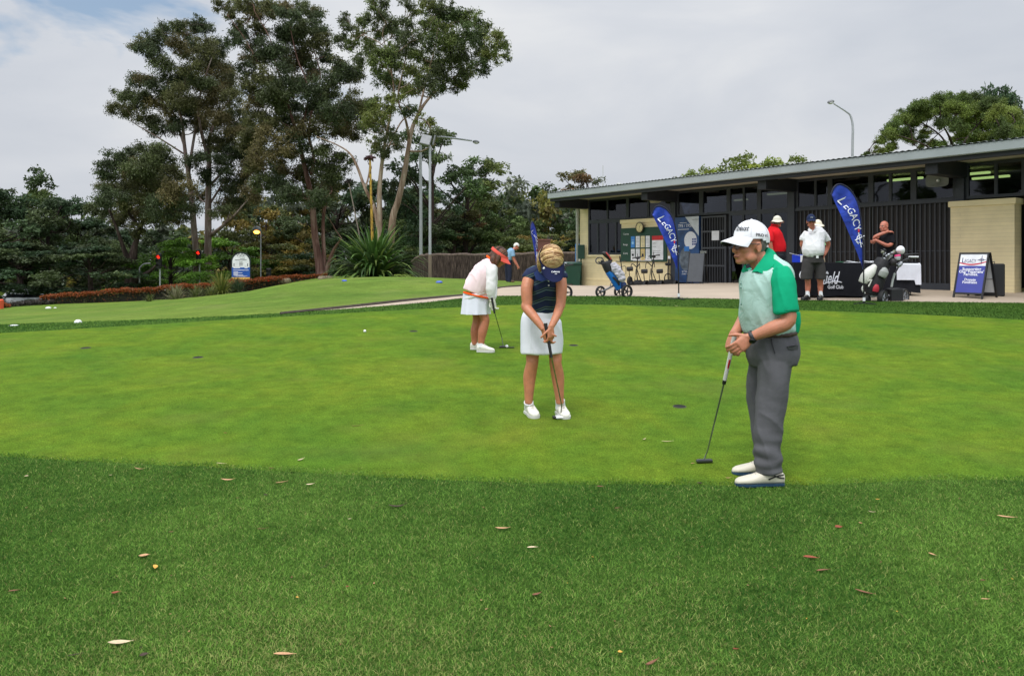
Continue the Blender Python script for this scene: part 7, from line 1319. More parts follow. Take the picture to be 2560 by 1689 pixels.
def banner(label, base, h, rz, wid=.62, lean=0.0, group='blue feather banners', start=.29):
    """h: height of the tip; pole on the right, sail bulging to the left"""
    o = thing('feather_banner', label, 'banner', base, rz, group)
    PX = [(0, 0), (.0, .30), (-.003, .545), (-.020, .743), (-.054, .87), (-.104, .95), (-.158, .99), (-.205, 1.0), (-.246, .972), (-.272, .911)]
    P2 = [(x*h*wid/.62, z*h) for x, z in PX]; sp = smooth_path([(x, z, 0) for x, z in P2], 6); pole = [(q[0]+lean*q[1], q[1]) for q in sp]
    a = MB(); a.tube([(x, 0, z) for x, z in pole], [.014-.009*i/len(pole) for i in range(len(pole))], 7); a.build('pole', PLK, o)
    a = MB(); a.tube([(0, 0, -.02), (0, 0, .10)], .02, 8)
    for w in (R(20), R(110), R(200), R(290)): a.tube([(0, 0, .02), (math.cos(w)*.28, math.sin(w)*.28, .012)], [.012, .008], 6)
    a.build('base', PLK, o); a = MB(); a.tube([(0, 0, .06), (0, 0, .13)], .026, 8); a.build('base_collar', PAPER, o)
    edge = [p for p in pole if p[1] >= start*h or p[0] < -.06*h*wid/.62]; n = len(edge); bot = (edge[0][0]-.004, start*h); tip = edge[-1]; left = []
    for i in range(n):
        u = i/(n-1); left.append((bot[0]+(tip[0]-bot[0])*u+.010*h*math.sin(u*3.1), bot[1]+(tip[1]-bot[1])*u))
    def wave(u, v): return .030*math.sin(v*3.14)*math.sin(u*9+1)+.018*math.sin(u*17+v*5)*v*(1-v)*4
    rows = []
    for i in range(n): u = i/(n-1); rows.append([(left[i][0]+(edge[i][0]-left[i][0])*v, wave(u, v), left[i][1]+(edge[i][1]-left[i][1])*v) for v in np.linspace(0, 1, 13)])
    a = MB(); a.grid(rows); a.grid([[(x, y+.003, z) for x, y, z in r] for r in rows]); sail = a.build('sail', FLAG, o)
    a = MB(); a.tube([(p[0]-.006, 0, p[1]) for p in edge], .016, 6); a.build('sleeve', M('banner_sleeve', (14, 20, 48), .7), o)
    ctr = [((left[i][0]+edge[i][0])/2, (left[i][1]+edge[i][1])/2) for i in range(n)]; cum = [0]
    for i in range(1, n): cum.append(cum[-1]+math.hypot(ctr[i][0]-ctr[i-1][0], ctr[i][1]-ctr[i-1][1]))
    LT = cum[-1]; d0 = V((tip[0]-bot[0], 0, tip[1]-bot[1])).normalized(); run = -d0; up_ = V((-run.z, 0, run.x)); up_ = up_ if up_.x > 0 else -up_
    def pt(a_, b_, off):                            # a_: metres down from the tip along the middle, b_: across, towards the pole
        s = max(0, LT-a_); i = max(0, min(n-2, int(np.searchsorted(cum, s))-1)); f = (s-cum[i])/max(1e-6, cum[i+1]-cum[i]); c = (ctr[i][0]+(ctr[i+1][0]-ctr[i][0])*f, ctr[i][1]+(ctr[i+1][1]-ctr[i][1])*f)
        p = V((c[0], 0, c[1]))+up_*b_; wl = left[i]; wr_ = edge[i]; v = .5+b_/max(.05, math.hypot(wr_[0]-wl[0], wr_[1]-wl[1])); p.y = wave((i+f)/(n-1), min(1, max(0, v)))-off; return p
    k = h/2.3; x0 = .20*k
    a = MB(); letters(a, 'L', lambda x, y: pt(x0+x, y-.06*k, .010), h=.20*k); letters(a, 'EGACY', lambda x, y: pt(x0+.155*k+x, y-.06*k, .010), w=.55*k, h=.145*k); a.build('lettering', LTW, sail, False)
    a = MB(); c0 = x0+.86*k
    a.tube([pt(c0+.085*k*math.cos(w)+.02*k, .075*k*math.sin(w), .010) for w in np.linspace(.5, 5.6, 26)], .008*k, 5); a.tube([pt(c0-.12*k, 0, .012), pt(c0+.17*k, .0, .012)], [.012*k, .008*k], 5); a.tube([pt(c0-.01*k, -.11*k, .013), pt(c0-.01*k, .11*k, .013)], .009*k, 5); a.tube([pt(c0+.03*k, -.09*k, .013), pt(c0+.10*k, .02*k, .013), pt(c0+.16*k, .06*k, .013)], .007*k, 5, sm=3); a.build('emblem', LTW, sail)
    a = MB(); a.ell(pt(c0-.15*k, .015*k, .012), (.020*k, .006, .035*k), 10, 7); a.build('flame', M('flame_red', (196, 40, 60), .6), sail); return o
b1_ = hit(1697, 749); banner('blue feather banner before the golf ball poster, middle one of the three', b1_, pz(514, b1_.y)-b1_.z, R(-8), .62, -.01)
b2_ = hit(2160, 760); banner('largest blue feather banner in front of the cloth covered table', b2_, pz(461, b2_.y)-b2_.z, R(4), .62, -.012)
b3_ = W(1344, 735, 20.5); b3_.z = H(b3_.x, b3_.y); banner('narrow far blue feather banner seen edge on behind the two women', b3_, pz(556, 20.5)-b3_.z, R(66), .60, .0)
# ------------------------------------------------------------------ tables with cloths
BCL = fabric('cloth_black', (26, 27, 33), .3, 16); WCL = fabric('cloth_white', (214, 216, 226), .2, 16)
def table_cloth(name, label, fr, L, Dp, Ht, m, seed, drop=1.0, parent=None):
    """cloth over a table: fr(x, y, z) maps table metres to the world"""
    rows = []; per = []
    for k in range(120):
        u = k/120*4; e = int(u); f = u-e; x, y = [(-1+2*f, -1), (1, -1+2*f), (1-2*f, 1), (-1, 1-2*f)][e]; per.append((x*L/2, y*Dp/2))
    for t in (0, .02, .3, .6, .85, 1.0):
        row = []
        for k, (x, y) in enumerate(per):
            w = (.010*math.sin(k*.9+seed)+.012*math.sin(k*.37+seed*2))*t; nx_, ny_ = x/(L/2), y/(Dp/2); l = math.hypot(nx_ if abs(nx_) > .99 else 0, ny_ if abs(ny_) > .99 else 0) or 1
            row.append((x+(w+.02*t)*(nx_ if abs(nx_) > .99 else 0), y+(w+.02*t)*(ny_ if abs(ny_) > .99 else 0), Ht+.004-t*Ht*drop*(.965+.012*math.sin(k*.5+seed))))
        row.append(row[0]); rows.append(row)
    a = MB(); a.grid(rows); a.add([(x, y, Ht+.004) for x, y in per], [tuple(range(119, -1, -1))]); return a
def table(label, base, rz, L, Dp, Ht, group='registration tables'):
    o = thing('folding_table', label, 'table', base, rz, group); a = MB(); a.bb(-L/2, L/2, -Dp/2, Dp/2, Ht-.035, Ht, .008); a.build('tabletop', M('table_top', (200, 198, 190), .6), o, False)
    for sx in (-1, 1):
        for sy in (-1, 1): a = MB(); a.tube([(sx*(L/2-.12), sy*(Dp/2-.08), Ht-.035), (sx*(L/2-.10), sy*(Dp/2-.06), 0)], .014, 8); a.build('leg', PLK, o)
    return o
ta = W(2065, 741, 16.25); ta.z = H(ta.x, ta.y); TRZ = math.atan2(-.12, 1)
tl, tr_ = W(1992, 742, 16.3), W(2158, 738, 16.6); L1 = 2.35; tb = (W(1975, 742, 16.55)+W(2170, 738, 16.55))/2; tb.z = H(tb.x, tb.y); th_ = pz(657, 16.2)-tb.z
tx0 = W(1985, 740, 16.2).x; tx1 = W(2178, 740, 16.2).x; L1 = tx1-tx0; tb = V(((tx0+tx1)/2, 16.5, 0)); tb.z = H(tb.x, tb.y)
table('long folding table hidden under the black club cloth', tb, R(-2), L1-.06, .64, th_)
c = table_cloth('cloth', '', None, L1, .70, th_, BCL, 2); CL = thing('tablecloth', 'black tablecloth printed with white club lettering on the long table', 'tablecloth', tb, R(-2)); c.build('cloth', BCL, CL)
kx = lambda px: (px-1280)/FPX*16.15-tb.x; kz = lambda py: CAMZ-(py-HZ)/FPX*16.15-tb.z
a = MB(); yy = -.35-.040
letters(a, 'field', lambda x, y: (kx(2057)+x, yy, kz(709)+y), w=.36, h=.27, shear=.45, bold=.012); letters(a, 'Golf Club', lambda x, y: (kx(2069)+x, yy, kz(721)+y), w=.33, h=.075, bold=.02)
letters(a, 'As', lambda x, y: (kx(2008)+x, yy, kz(709)+y), w=.22, h=.26, shear=.45, bold=.012) if False else None
sw = [(kx(x), yy-.001, kz(y)) for x, y in ((2052, 714), (2068, 706), (2090, 703), (2104, 706), (2098, 703))]; a.tube(sw, [.006, .012, .013, .007, .004], 5, sm=3); a.tube([(kx(x), yy-.001, kz(y)) for x, y in ((2006, 676), (2001, 684), (2001, 692), (2005, 697))], [.010, .014, .012, .005], 5, sm=3); a.build('lettering', LTW, CL, False)
tb2 = V((W(2245, 730, 17.0).x, 17.0, 0)); tb2.z = H(tb2.x, tb2.y); x0_, x1_ = W(2185, 0, 16.8).x, W(2288, 0, 16.8).x; th2 = pz(655, 17)-tb2.z
tb2.x = (x0_+x1_)/2; table('smaller folding table behind the golf bag under black and white cloths', tb2, R(-5), x1_-x0_-.06, .64, th2)
CL2 = thing('tablecloth', 'plain black cloth on the smaller table behind the golf bag', 'tablecloth', tb2, R(-5)); table_cloth('', '', None, x1_-x0_, .70, th2, BCL, 5, .95).build('cloth', BCL, CL2)
CL3 = thing('tablecloth', 'white overcloth hanging from the smaller table behind the golf bag', 'tablecloth', tb2, R(-5)); a = MB(); g0 = []
for t in (0, .05, .5, 1.0): g0.append([(-.02+(x1_-x0_)*.56*u, -.395-.012*t-.012*math.sin(u*14+t)*t, th2-.03-.36*t-(.10*t if u > .78 else 0)) for u in np.linspace(0, 1, 24)])
g0 = [[(x, y if i else y+.06, z+ (.012 if i == 0 else 0)) for x, y, z in r] for i, r in enumerate(g0)]; a.grid(g0); a.grid([[(x, y+.004, z) for x, y, z in r] for r in g0]); a.build('cloth', WCL, CL3)
for px, dx, lab in ((2128, .26, 'white sheet of paper on the black cloth left of the big banner'), (2172, .30, 'flat white papers on the black cloth right of the big banner'), (2186, .2, 'second white paper sheet near the golf bag on the black cloth')):
    p = V((W(px, 0, 16.4).x, 16.42, tb.z+th_+.012)); a = MB(); a.box((0, 0, 0), (dx, .20, .012), Matrix.Rotation(R(12), 3, 'Z')); a.box((.03, .02, .016), (dx*.8, .15, .01), Matrix.Rotation(R(-15), 3, 'Z') @ Matrix.Rotation(R(8), 3, 'Y')); o = a.build('paper', PAPER, None, False); o.location = p; setp(o, lab, 'paper', 'papers on the tables')
p = V((W(2099, 0, 16.4).x, 16.40, tb.z+th_+.012)); a = MB(); a.box((0, 0, .004), (.12, .12, .014), Matrix.Rotation(R(20), 3, 'Z'), .004); a.tube([(-.05, .0, .015), (.09, .02, .015)], .005, 6); o = a.build('green_notebook', M('note_green', (20, 84, 52), .5), None, False); o.location = p; setp(o, 'small dark green pad lying on the black cloth', 'note pad')
p = V((W(1998, 0, 16.3).x, 16.4, tb.z+th_+.008)); o = thing('donation_box', 'bright blue box with a white side standing on the left end of the table', 'box', p, R(-18)); a = MB(); a.bb(-.11, .11, -.09, .09, 0, .17, .006); a.build('body', M('box_blue', (16, 56, 196), .4), o, False); a = MB(); a.bb(.055, .112, -.093, -.0905, .01, .16); a.build('white_panel', PAPER, o, False); a = MB(); a.box((-.06, -.03, .178), (.22, .13, .008), Matrix.Rotation(R(14), 3, 'Y')); a.build('lid', PAPER, o, False)
# ------------------------------------------------------------------ A-frame sign
z2p = lambda x, y: z2(x, y)
fbl, fbr, ftl, ftr = z2(1505, 1447), z2(1762, 1449), z2(1560, 1062), z2(1832, 1055)
B0 = W(fbl[0], fbl[1], 16.25); B1 = W(fbr[0], fbr[1], 15.75); gA = (H(B0.x, B0.y)+H(B1.x, B1.y))/2; B0.z = B1.z = gA; X_ = (B1-B0); wA = X_.length; X_.normalize(); Yb = V((-X_.y, X_.x, 0)); hA = pz(ftl[1], 16.2)-gA; tiltv = Yb*.30
AF = thing('a_frame_sign', 'white and blue folding pavement sign standing before the right brick panel', 'sign', B0.copy(), math.atan2(X_.y, X_.x)); sl0 = .30
def afr(mb, m, name, parent, pts, th, off, back=False): pass
UPF = V((0, sl0, hA)).normalized(); LNF = V((0, sl0, hA)).length; NF = V((1, 0, 0)).cross(UPF)*1; FRF = ((0, 0, 0), (1, 0, 0), tuple(UPF), tuple(NF))
def bars_frame(o, fr, y0, name='frame'):
    a = MB(); t_ = .035
    for poly in ([(0, -.02), (t_, -.02), (t_, LNF), (0, LNF)], [(wA-t_, -.02), (wA, -.02), (wA, LNF), (wA-t_, LNF)], [(t_, LNF-t_), (wA-t_, LNF-t_), (wA-t_, LNF), (t_, LNF)], [(t_, y0), (wA-t_, y0), (wA-t_, y0+t_), (t_, y0+t_)]): a.prism(poly, fr, -.016, .016)
    return a.build(name, M('sign_black', (22, 23, 26), .4), o, False)
bars_frame(AF, FRF, .09); UPB = V((0, -sl0, hA)).normalized(); FRB = ((0, 2*sl0+.05, 0), (1, 0, 0), tuple(UPB), tuple(V((1, 0, 0)).cross(UPB))); bars_frame(AF, FRB, .09, 'rear_frame')
yq = .125; ysp = yq+(LNF-.04-yq)*.70; wq = wA-.07
sgn = -1
a = MB(); a.prism([(.035, yq), (wA-.035, yq), (wA-.035, ysp), (.035, ysp)], FRF, -.006, .006); bpn = a.build('blue_panel', M('sign_violet_blue', (58, 66, 150), .45, var=.05), AF, False)
a = MB(); a.prism([(.035, ysp), (wA-.035, ysp), (wA-.035, LNF-.035), (.035, LNF-.035)], FRF, -.006, .006); wpn = a.build('white_panel', M('sign_panel_white', (226, 228, 234), .5), AF, False)
a = MB(); a.prism([(.035, yq), (wA-.035, yq), (wA-.035, LNF-.035), (.035, LNF-.035)], FRB, -.004, .004); a.build('rear_panel', M('sign_back', (196, 200, 204), .5), AF, False)
fpt = lambda x, y, off=.010: V(FRF[1])*x+UPF*y+NF*(off*(1 if NF.y < 0 else -1))
a = MB(); top = [(x, ysp+.085-.05*math.sin((x/wA)*3.3)+.02*x/wA) for x in np.linspace(.035, wA-.035, 16)]; bt_ = [(x, y-.022-.012*math.sin(i*.2)) for i, (x, y) in enumerate(top)]
a.grid([[fpt(x, y, .008) for x, y in top], [fpt(x, y, .008) for x, y in bt_]]); a.build('red_swoosh', M('swoosh_red', (190, 50, 72), .5), wpn, False)
a = MB(); a.grid([[fpt(x, y-.05 if False else y, .0075) for x, y in bt_], [fpt(x, ysp, .0075) for x, y in bt_]]) if False else None
a = MB(); cx = wA/2
letters(a, 'L', lambda x, y: fpt(cx-.22+x, LNF-.225+y), h=.115); letters(a, 'EGACY', lambda x, y: fpt(cx-.165+x, LNF-.225+y), w=.23, h=.08)
a.tube([fpt(cx+.17, LNF-.26), fpt(cx+.17, LNF-.07)], .005, 4); a.tube([fpt(cx+.09, LNF-.16), fpt(cx+.25, LNF-.16)], .005, 4); a.tube([fpt(cx+.17+.04*math.cos(w), LNF-.16+.03*math.sin(w)) for w in np.linspace(0, 6.28, 16)], .003, 4); a.build('lettering', M('print_navy', (34, 44, 96), .6), wpn, False)
a = MB(); y1 = ysp-.10
for l, dy, hh in (('Supporting', 0, .062), ("Our Veterans'", .09, .062), ('Families.', .18, .062), ('Donate', .36, .055), ('Fundraise', .45, .055), ('Join', .54, .055), ('legacy.com.au', .72, .042)):
    if y1-dy > yq+.02: letters(a, l, lambda x, y, dy=dy: fpt(cx+x, y1-dy*(ysp-yq)/.92+y), h=hh, align='c', bold=.02)
a.build('lettering', LTW, bpn, False)
a = MB(); a.tube([(wA-.02, .12, hA*.42), (wA-.02, 2*sl0-.07, hA*.42)], .008, 6); a.build('spreader', MATS['sign_black'], AF)
bx = W(2473, 738, 16.6); bx.z = H(bx.x, bx.y); o = thing('black_case', 'plain black upright case standing behind the pavement sign', 'case', bx, R(-30)); a = MB(); a.bb(-.28, .28, -.2, .2, 0, .70, .02); a.build('body', M('case_black', (24, 25, 28), .5), o, False); a = MB(); a.tube([(-.1, -.0, .70), (-.1, 0, .74), (.1, 0, .74), (.1, 0, .70)], .012, 6); a.build('handle', PLK, o)
# dark leaning board by the poster
lb0 = W(1736, 712, 23.6); lb0.z = H(lb0.x, lb0.y); o = thing('sandwich_board', 'blank dark grey chalk board leaning beside the barred gate', 'board', lb0, FRZ+R(20)); rt_ = Matrix.Rotation(R(-14), 3, 'X'); a = MB(); a.box(rt_ @ V((0, 0, .52)), (.50, .025, .92), rt_, .01); a.build('panel', M('chalk_grey', (72, 76, 82), .6, var=.1), o, False)
a = MB()
for s_ in (-1, 1): a.tube([rt_ @ V((s_*.24, 0, 1.0)), rt_ @ V((s_*.25, 0, .0))], .018, 6); a.tube([rt_ @ V((s_*.24, .02, 1.0)), V((s_*.25, .5, 0))], .014, 6)
a.build('frame', PLK, o)
# ------------------------------------------------------------------ golf carts and bags
TYRE = M('tyre_black', (26, 27, 29), .7); RIMB = M('rim_black', (36, 38, 42), .4); CHROME = M('rim_grey', (150, 154, 158), .35, .5); TUBEK = M('trolley_tube', (30, 31, 34), .4)
def wheel(o, c, r, w, axis, spokes=5, rim=RIMB):
    rot = V(axis).to_track_quat('Z', 'Y').to_matrix(); a = MB(); a.lathe([(r*.78, -w/2), (r*.95, -w/2), (r, -w*.28), (r, w*.28), (r*.95, w/2), (r*.78, w/2), (r*.78, -w/2)], c, 26, rot, cap=False); t_ = a.build('wheel', TYRE, o)
    a = MB(); a.lathe([(r*.70, -w*.36), (r*.78, -w*.4), (r*.78, w*.4), (r*.70, w*.36), (r*.70, -w*.36)], c, 26, rot, cap=False); a.lathe([(.001, -w*.4), (r*.16, -w*.4), (r*.16, w*.4), (.001, w*.4)], c, 14, rot)
    for k in range(spokes):
        q_ = 2*math.pi*k/spokes; d = V((math.cos(q_), math.sin(q_), 0)); a.tube([V(c)+rot @ (d*r*.14), V(c)+rot @ (d*r*.74)], [(w*.22, r*.13), (w*.22, r*.07)], 6, tuple(V(axis)))
    a.build('rim', rim, t_); return t_
z4c = Z(1440, 580, .12756)
pcb = hit(1545, 741); PC = thing('push_buggy', 'black three wheeled push buggy carrying a bright blue and grey golf bag', 'golf buggy', pcb, 0, 'golf buggies by the clubhouse')
def qc(x, y, dd=0): px, py = z4c(x, y); return W(px, py, pcb.y+dd)-pcb
AXW = V((-.93, .36, 0)) if False else V((.50, -.86, 0))
wheel(PC, qc(480, 1172, .05), .130, .05, AXW, 5); wheel(PC, qc(845, 1165, .28), .135, .05, AXW, 5); wheel(PC, qc(998, 1165, -.12), .148, .05, AXW, 5)
a = MB(); a.tube([qc(490, 1172, .05), qc(620, 1110, .06), qc(760, 1040, .08), qc(800, 1080, .1)], .020, 8, sm=2); a.tube([qc(845, 1165, .28), qc(870, 1080, .1), qc(998, 1165, -.12)], .014, 8); a.tube([qc(700, 950, .08), qc(660, 1090, .06)], .008, 6); a.build('frame', M('buggy_grey', (92, 96, 102), .4, .4), PC)
a = MB(); a.tube([qc(800, 1090, .12), qc(700, 880, .12), qc(560, 680, .12), qc(440, 580, .12)], .018, 8, sm=3); ring = [qc(462+75*math.cos(w), 560-62*math.sin(w)*1.0, .12+.06*math.sin(w)) for w in np.linspace(0, 6.283, 24)]; a.tube(ring, .014, 6); a.build('handle', TUBEK, PC); a = MB(); a.box(qc(540, 600, .11), (.14, .12, .07), Matrix.Rotation(R(40), 3, 'Y'), .02); a.build('console', M('console_black', (30, 31, 33), .5), PC, False)
GBAG = thing('golf_bag', 'bright blue golf bag with black top strapped on the push buggy', 'golf bag', pcb, 0, 'golf bags')
a = MB(); a.tube([qc(880, 1100, .03), qc(830, 1010, .03), qc(745, 880, .03), qc(660, 750, .03)], [(.115, .10), (.12, .11), (.115, .11), (.11, .11)], 18, (1, 0, .4), sm=3); a.solid('body', M('bag_blue', (20, 110, 196), .5, var=.08), GBAG, .010, 2, folds(21, .006))
a = MB(); a.tube([qc(690, 790, .03), qc(640, 700, .03), qc(600, 610, .03), qc(585, 575, .03)], [(.112, .11), (.118, .115), (.115, .115), (.105, .105)], 18, (1, 0, .4), sm=2); a.tube([qc(720, 880, -.08), qc(800, 950, -.09), qc(850, 1040, -.09)], [.022, .03, .022], 8, sm=2); a.solid('bag_top', M('bag_black', (28, 29, 33), .6), GBAG, .010, 2)
a = MB(); a.tube([qc(905, 1110, .0), qc(925, 1030, -.02), qc(965, 985, -.02)], [.07, .085, .05], 12, sm=2); a.solid('bag_base', M('bag_navy', (24, 52, 104), .5), GBAG, .010, 2)
HD = thing('driver_cover', 'black and red club headcover sticking out of the blue golf bag', 'headcover', pcb); a = MB(); a.tube([qc(700, 580, .03), qc(640, 500, .03), qc(575, 430, .03), qc(515, 410, .03)], [(.03, .03), (.045, .045), (.055, .055), (.03, .035)], 12, sm=3); a.solid('cover', M('cover_black', (30, 26, 28), .6), HD, .008, 2); a = MB(); a.tube([qc(690, 540, -.03), qc(640, 465, -.045), qc(585, 395, -.03)], [.012, .016, .010], 8, sm=2); a.build('red_stripe', M('cover_red', (178, 62, 58), .6), HD)
GW = thing('jacket', 'pale grey jacket draped over the side of the blue golf bag', 'jacket', pcb); a = MB(); a.tube([qc(720, 610, -.08), qc(760, 680, -.10), qc(820, 760, -.11), qc(870, 850, -.12), qc(905, 930, -.12), qc(905, 985, -.10)], [(.06, .04), (.085, .05), (.095, .055), (.09, .05), (.085, .05), (.04, .03)], 16, (1, 0, .2), sm=3); a.solid('cloth', fabric('jacket_grey', (176, 174, 182), .3, 20), GW, .009, 3, folds(23, .028, 11, 11))
def trolley(label, x0, hcx, htop, base_y, dd, lean, wl, wr, kind=0):
    px, py = z4c((wl+wr)/2, base_y); p = W(px, py, 25.0+dd); p.z = H(p.x, p.y); o = thing('golf_trolley', label, 'golf trolley', p, 0, 'folded golf trolleys against the cream brick'); d0 = p.y
    Q = lambda x, y, e=0: W(*z4c(x, y), d0+e)-p
    for wx in (wl, wr): wheel(o, Q(wx, base_y-72, -.05), .150, .085, V((.82, -.57, 0)), 4)
    a = MB(); a.box(Q((wl+wr)/2, base_y-110), (.38, .26, .13), None, .03); a.box(Q((wl+wr)/2, base_y-145), (.24, .20, .09), None, .03); a.tube([Q(wl, base_y-72, -.05), Q(wr, base_y-72, -.05)], .02, 8); a.build('chassis', M('trolley_black', (30, 30, 32), .5), o)
    a = MB(); a.tube([Q((wl+wr)/2, base_y-110), Q(x0, base_y-300, .05), Q(hcx, htop+60, .05)], .020, 8, sm=2); a.tube([Q(hcx, htop+60, .05), Q(hcx, htop, .02)], .016, 8); a.build('stem', TUBEK, o)
    if kind < 2:
        a = MB(); a.tube([Q(hcx-95, htop+8, -.03), Q(hcx-50, htop-2, 0), Q(hcx+60, htop-18, 0), Q(hcx+125, htop-26, -.03)], [.018, .016, .016, .018], 8, sm=2); a.box(Q(hcx+5, htop+12, 0), (.12, .08, .07), None, .02); a.build('handle', TUBEK, o); a = MB(); a.tube([Q(hcx, htop-4), Q(hcx-3, htop-80)], .009, 6); a.build('umbrella_holder', TUBEK, o)
        a = MB(); ym = htop+150; a.tube([Q(x0, ym+45, .04), Q(x0-50, ym-10), Q(x0-95, ym-25), Q(x0-110, ym+20), Q(x0-115, ym+90)], [.014, .016, .014, .013, .012], 8, sm=3); a.tube([Q(x0, ym+45, .04), Q(x0+35, ym), Q(x0+52, ym-40), Q(x0+60, ym+20), Q(x0+58, ym+70)], [.014, .016, .014, .013, .012], 8, sm=3); a.build('bag_bracket', TUBEK, o)
        a = MB(); a.tube([Q(x0+10, base_y-370, .05), Q(x0+45, base_y-260), Q(x0+105, base_y-110)], .014, 8, sm=2); a.tube([Q(x0-12, base_y-390, .05), Q(x0-45, base_y-130)], .010, 8); a.build('strut', TUBEK, o)
    else:
        a = MB(); a.tube([Q(x0-65, base_y-120), Q(x0-60, base_y-230), Q(x0, base_y-290), Q(x0+75, base_y-230), Q(x0+95, base_y-110)], .018, 8, sm=4); a.build('hoop', TUBEK, o); a = MB(); a.box(Q(hcx-10, htop+130), (.20, .10, .10), None, .03); a.tube([Q(hcx, htop+110), Q(hcx+15, htop+40)], .02, 8); a.build('bracket', TUBEK, o); a = MB(); a.box(Q(hcx+12, htop), (.08, .04, .10), None, .01); a.build('display', PAPER, o, False)
    return o
trolley('black folded trolley nearest the blue bagged buggy', 1190, 1205, 500, 1110, .1, 0, 1078, 1358); trolley('middle black folded trolley under the green board', 1478, 1520, 470, 1105, .35, 0, 1385, 1625, 1); trolley('black trolley with a hoop frame and white display by the poster', 1800, 1815, 500, 1100, .2, 0, 1680, 1950, 2)
for x, y, lab in ((1055, 725, 'dark seat pad left of the folded trolleys'), (1340, 770, 'dark round seat pad between the first two folded trolleys'), (1640, 770, 'dark round seat pad right of the middle folded trolley')):
    p = W(*z4c(x, y), 25.1); g_ = H(p.x, p.y); o = thing('trolley_seat', lab, 'trolley seat', (p.x, p.y, g_), 0, 'seats clipped beside the trolleys'); a = MB(); a.tube([(-.10, 0, p.z-g_), (.10, 0, p.z-g_+.01)], [(.07, .08), (.075, .08)], 14, (0, 0, 1), sm=1); a.solid('pad', M('pad_black', (36, 36, 38), .6), o, .012, 2); a = MB(); a.tube([(-.03, 0, p.z-g_), (.02, .02, 0)], .014, 7); a.build('post', TUBEK, o)
TT = W(1552, 700, 24.6); TT.z = H(TT.x, TT.y); o = thing('golf_trolley', 'slim black trolley handle standing just behind the blue golf bag', 'golf trolley', TT, 0, 'folded golf trolleys against the cream brick'); Q = lambda x, y, e=0: W(*z4c(x, y), TT.y+e)-TT
a = MB(); a.tube([Q(780, 572), Q(870, 580), Q(985, 560)], .014, 8); a.tube([Q(868, 570), Q(858, 470)], [.02, .024], 8); a.build('handle', TUBEK, o); a = MB(); a.tube([Q(880, 585), Q(905, 760), V((.05, 0, .15))], .016, 8); a.tube([Q(860, 690), Q(930, 670), Q(975, 680), Q(975, 830)], .010, 6, sm=2); a.build('stem', TUBEK, o); wheel(o, V((-.14, .05, .15)), .15, .07, V((.8, -.57, 0))); wheel(o, V((.30, .05, .15)), .15, .07, V((.8, -.57, 0)))
# bag and cart half hidden behind the woman in navy
zt = Z(1270, 600, .1148); hb0 = hit(1413, 741); o = thing('golf_trolley', 'golf buggy with clubs half hidden behind the woman in navy', 'golf trolley', hb0); Q = lambda x, y, e=0: W(*zt(x, y), hb0.y+e)-hb0
wheel(o, Q(1275, 1140), .150, .05, V((.45, -.89, 0)), 3); wheel(o, Q(1080, 1140, .3), .150, .05, V((.45, -.89, 0)), 3); a = MB(); a.tube([Q(1250, 1140, .0), Q(1150, 1050, .1), Q(1080, 1140, .3)], .014, 8); a.tube([Q(1150, 1050, .1), Q(1170, 800, .1), Q(1240, 580, .05), Q(1420, 525, .0)], .016, 8, sm=2); a.build('frame', TUBEK, o)
o = thing('golf_bag', 'dark golf bag peeping out beside the shoulder of the woman in navy', 'golf bag', hb0, 0, 'golf bags'); a = MB(); a.tube([Q(1110, 1080, .12), Q(1130, 800, .12), Q(1150, 600, .12)], [.11, .12, .11], 14, sm=2); a.solid('body', M('bag_dark', (30, 32, 38), .6), o, .012, 2); rg = random.Random(3)
for k in range(6): a = MB(); x, y = 1120+26*k, 560-18*(k % 3); a.tube([Q(1150, 620, .12), Q(x, y, .1+.02*k)], .006, 5); a.ell(Q(x+8, y-18, .1+.02*k), (.035, .02, .022), 10, 7); a.build('club', CHROME if k % 2 else M('club_dark', (34, 36, 40), .4), o)
# the white cart bag at the right
zg_ = Z(2100, 600, .1148); gb0 = hit(2190, 753); GT = thing('golf_trolley', 'electric trolley with broad black tyres under the white golf bag', 'golf trolley', gb0, 0, 'golf buggies by the clubhouse'); Q = lambda x, y, e=0: W(*zg_(x, y), gb0.y+e)-gb0
AX2 = V((.62, -.78, 0)); wheel(GT, Q(935, 1255, -.05), .155, .10, AX2, 6, CHROME); wheel(GT, Q(1385, 1225, .25), .165, .10, AX2, 6, CHROME); wheel(GT, Q(600, 1285, -.02), .085, .06, AX2, 5)
a = MB(); a.tube([Q(620, 1225, .05), Q(900, 1215, .05), Q(1120, 1200, .1)], [.022, .024, .022], 8); a.build('frame', PAPER, GT); a = MB(); a.box(Q(1180, 1200, .12), (.26, .26, .30), None, .03); a.tube([Q(935, 1255, -.05), Q(1385, 1225, .25)], .022, 8); a.build('motor_box', M('motor_black', (24, 25, 28), .5), GT)
a = MB(); a.tube([Q(1120, 1020, .1), Q(1150, 860, .1), Q(1195, 720, .1)], [(.03, .02), (.032, .02), (.026, .02)], 8, sm=2); a.build('upright', M('upright_silver', (190, 196, 192), .4), GT); a = MB(); a.tube([Q(1195, 720, .1), Q(1330, 500, .1), Q(1450, 420, .08), Q(1680, 375, .05)], [.018, .018, .02, .022], 8, sm=2); a.tube([Q(1400, 320, .2), Q(1550, 305, .2), Q(1710, 298, .2)], [.014, .016, .014], 8); a.build('handle', TUBEK, GT)
a = MB(); a.box(Q(1600, 365, .05), (.16, .12, .03), None, .01); a.build('tray', PAPER, GT, False)
GB2 = thing('golf_bag', 'white, black and red golf bag full of clubs on the right hand trolley', 'golf bag', gb0, 0, 'golf bags')
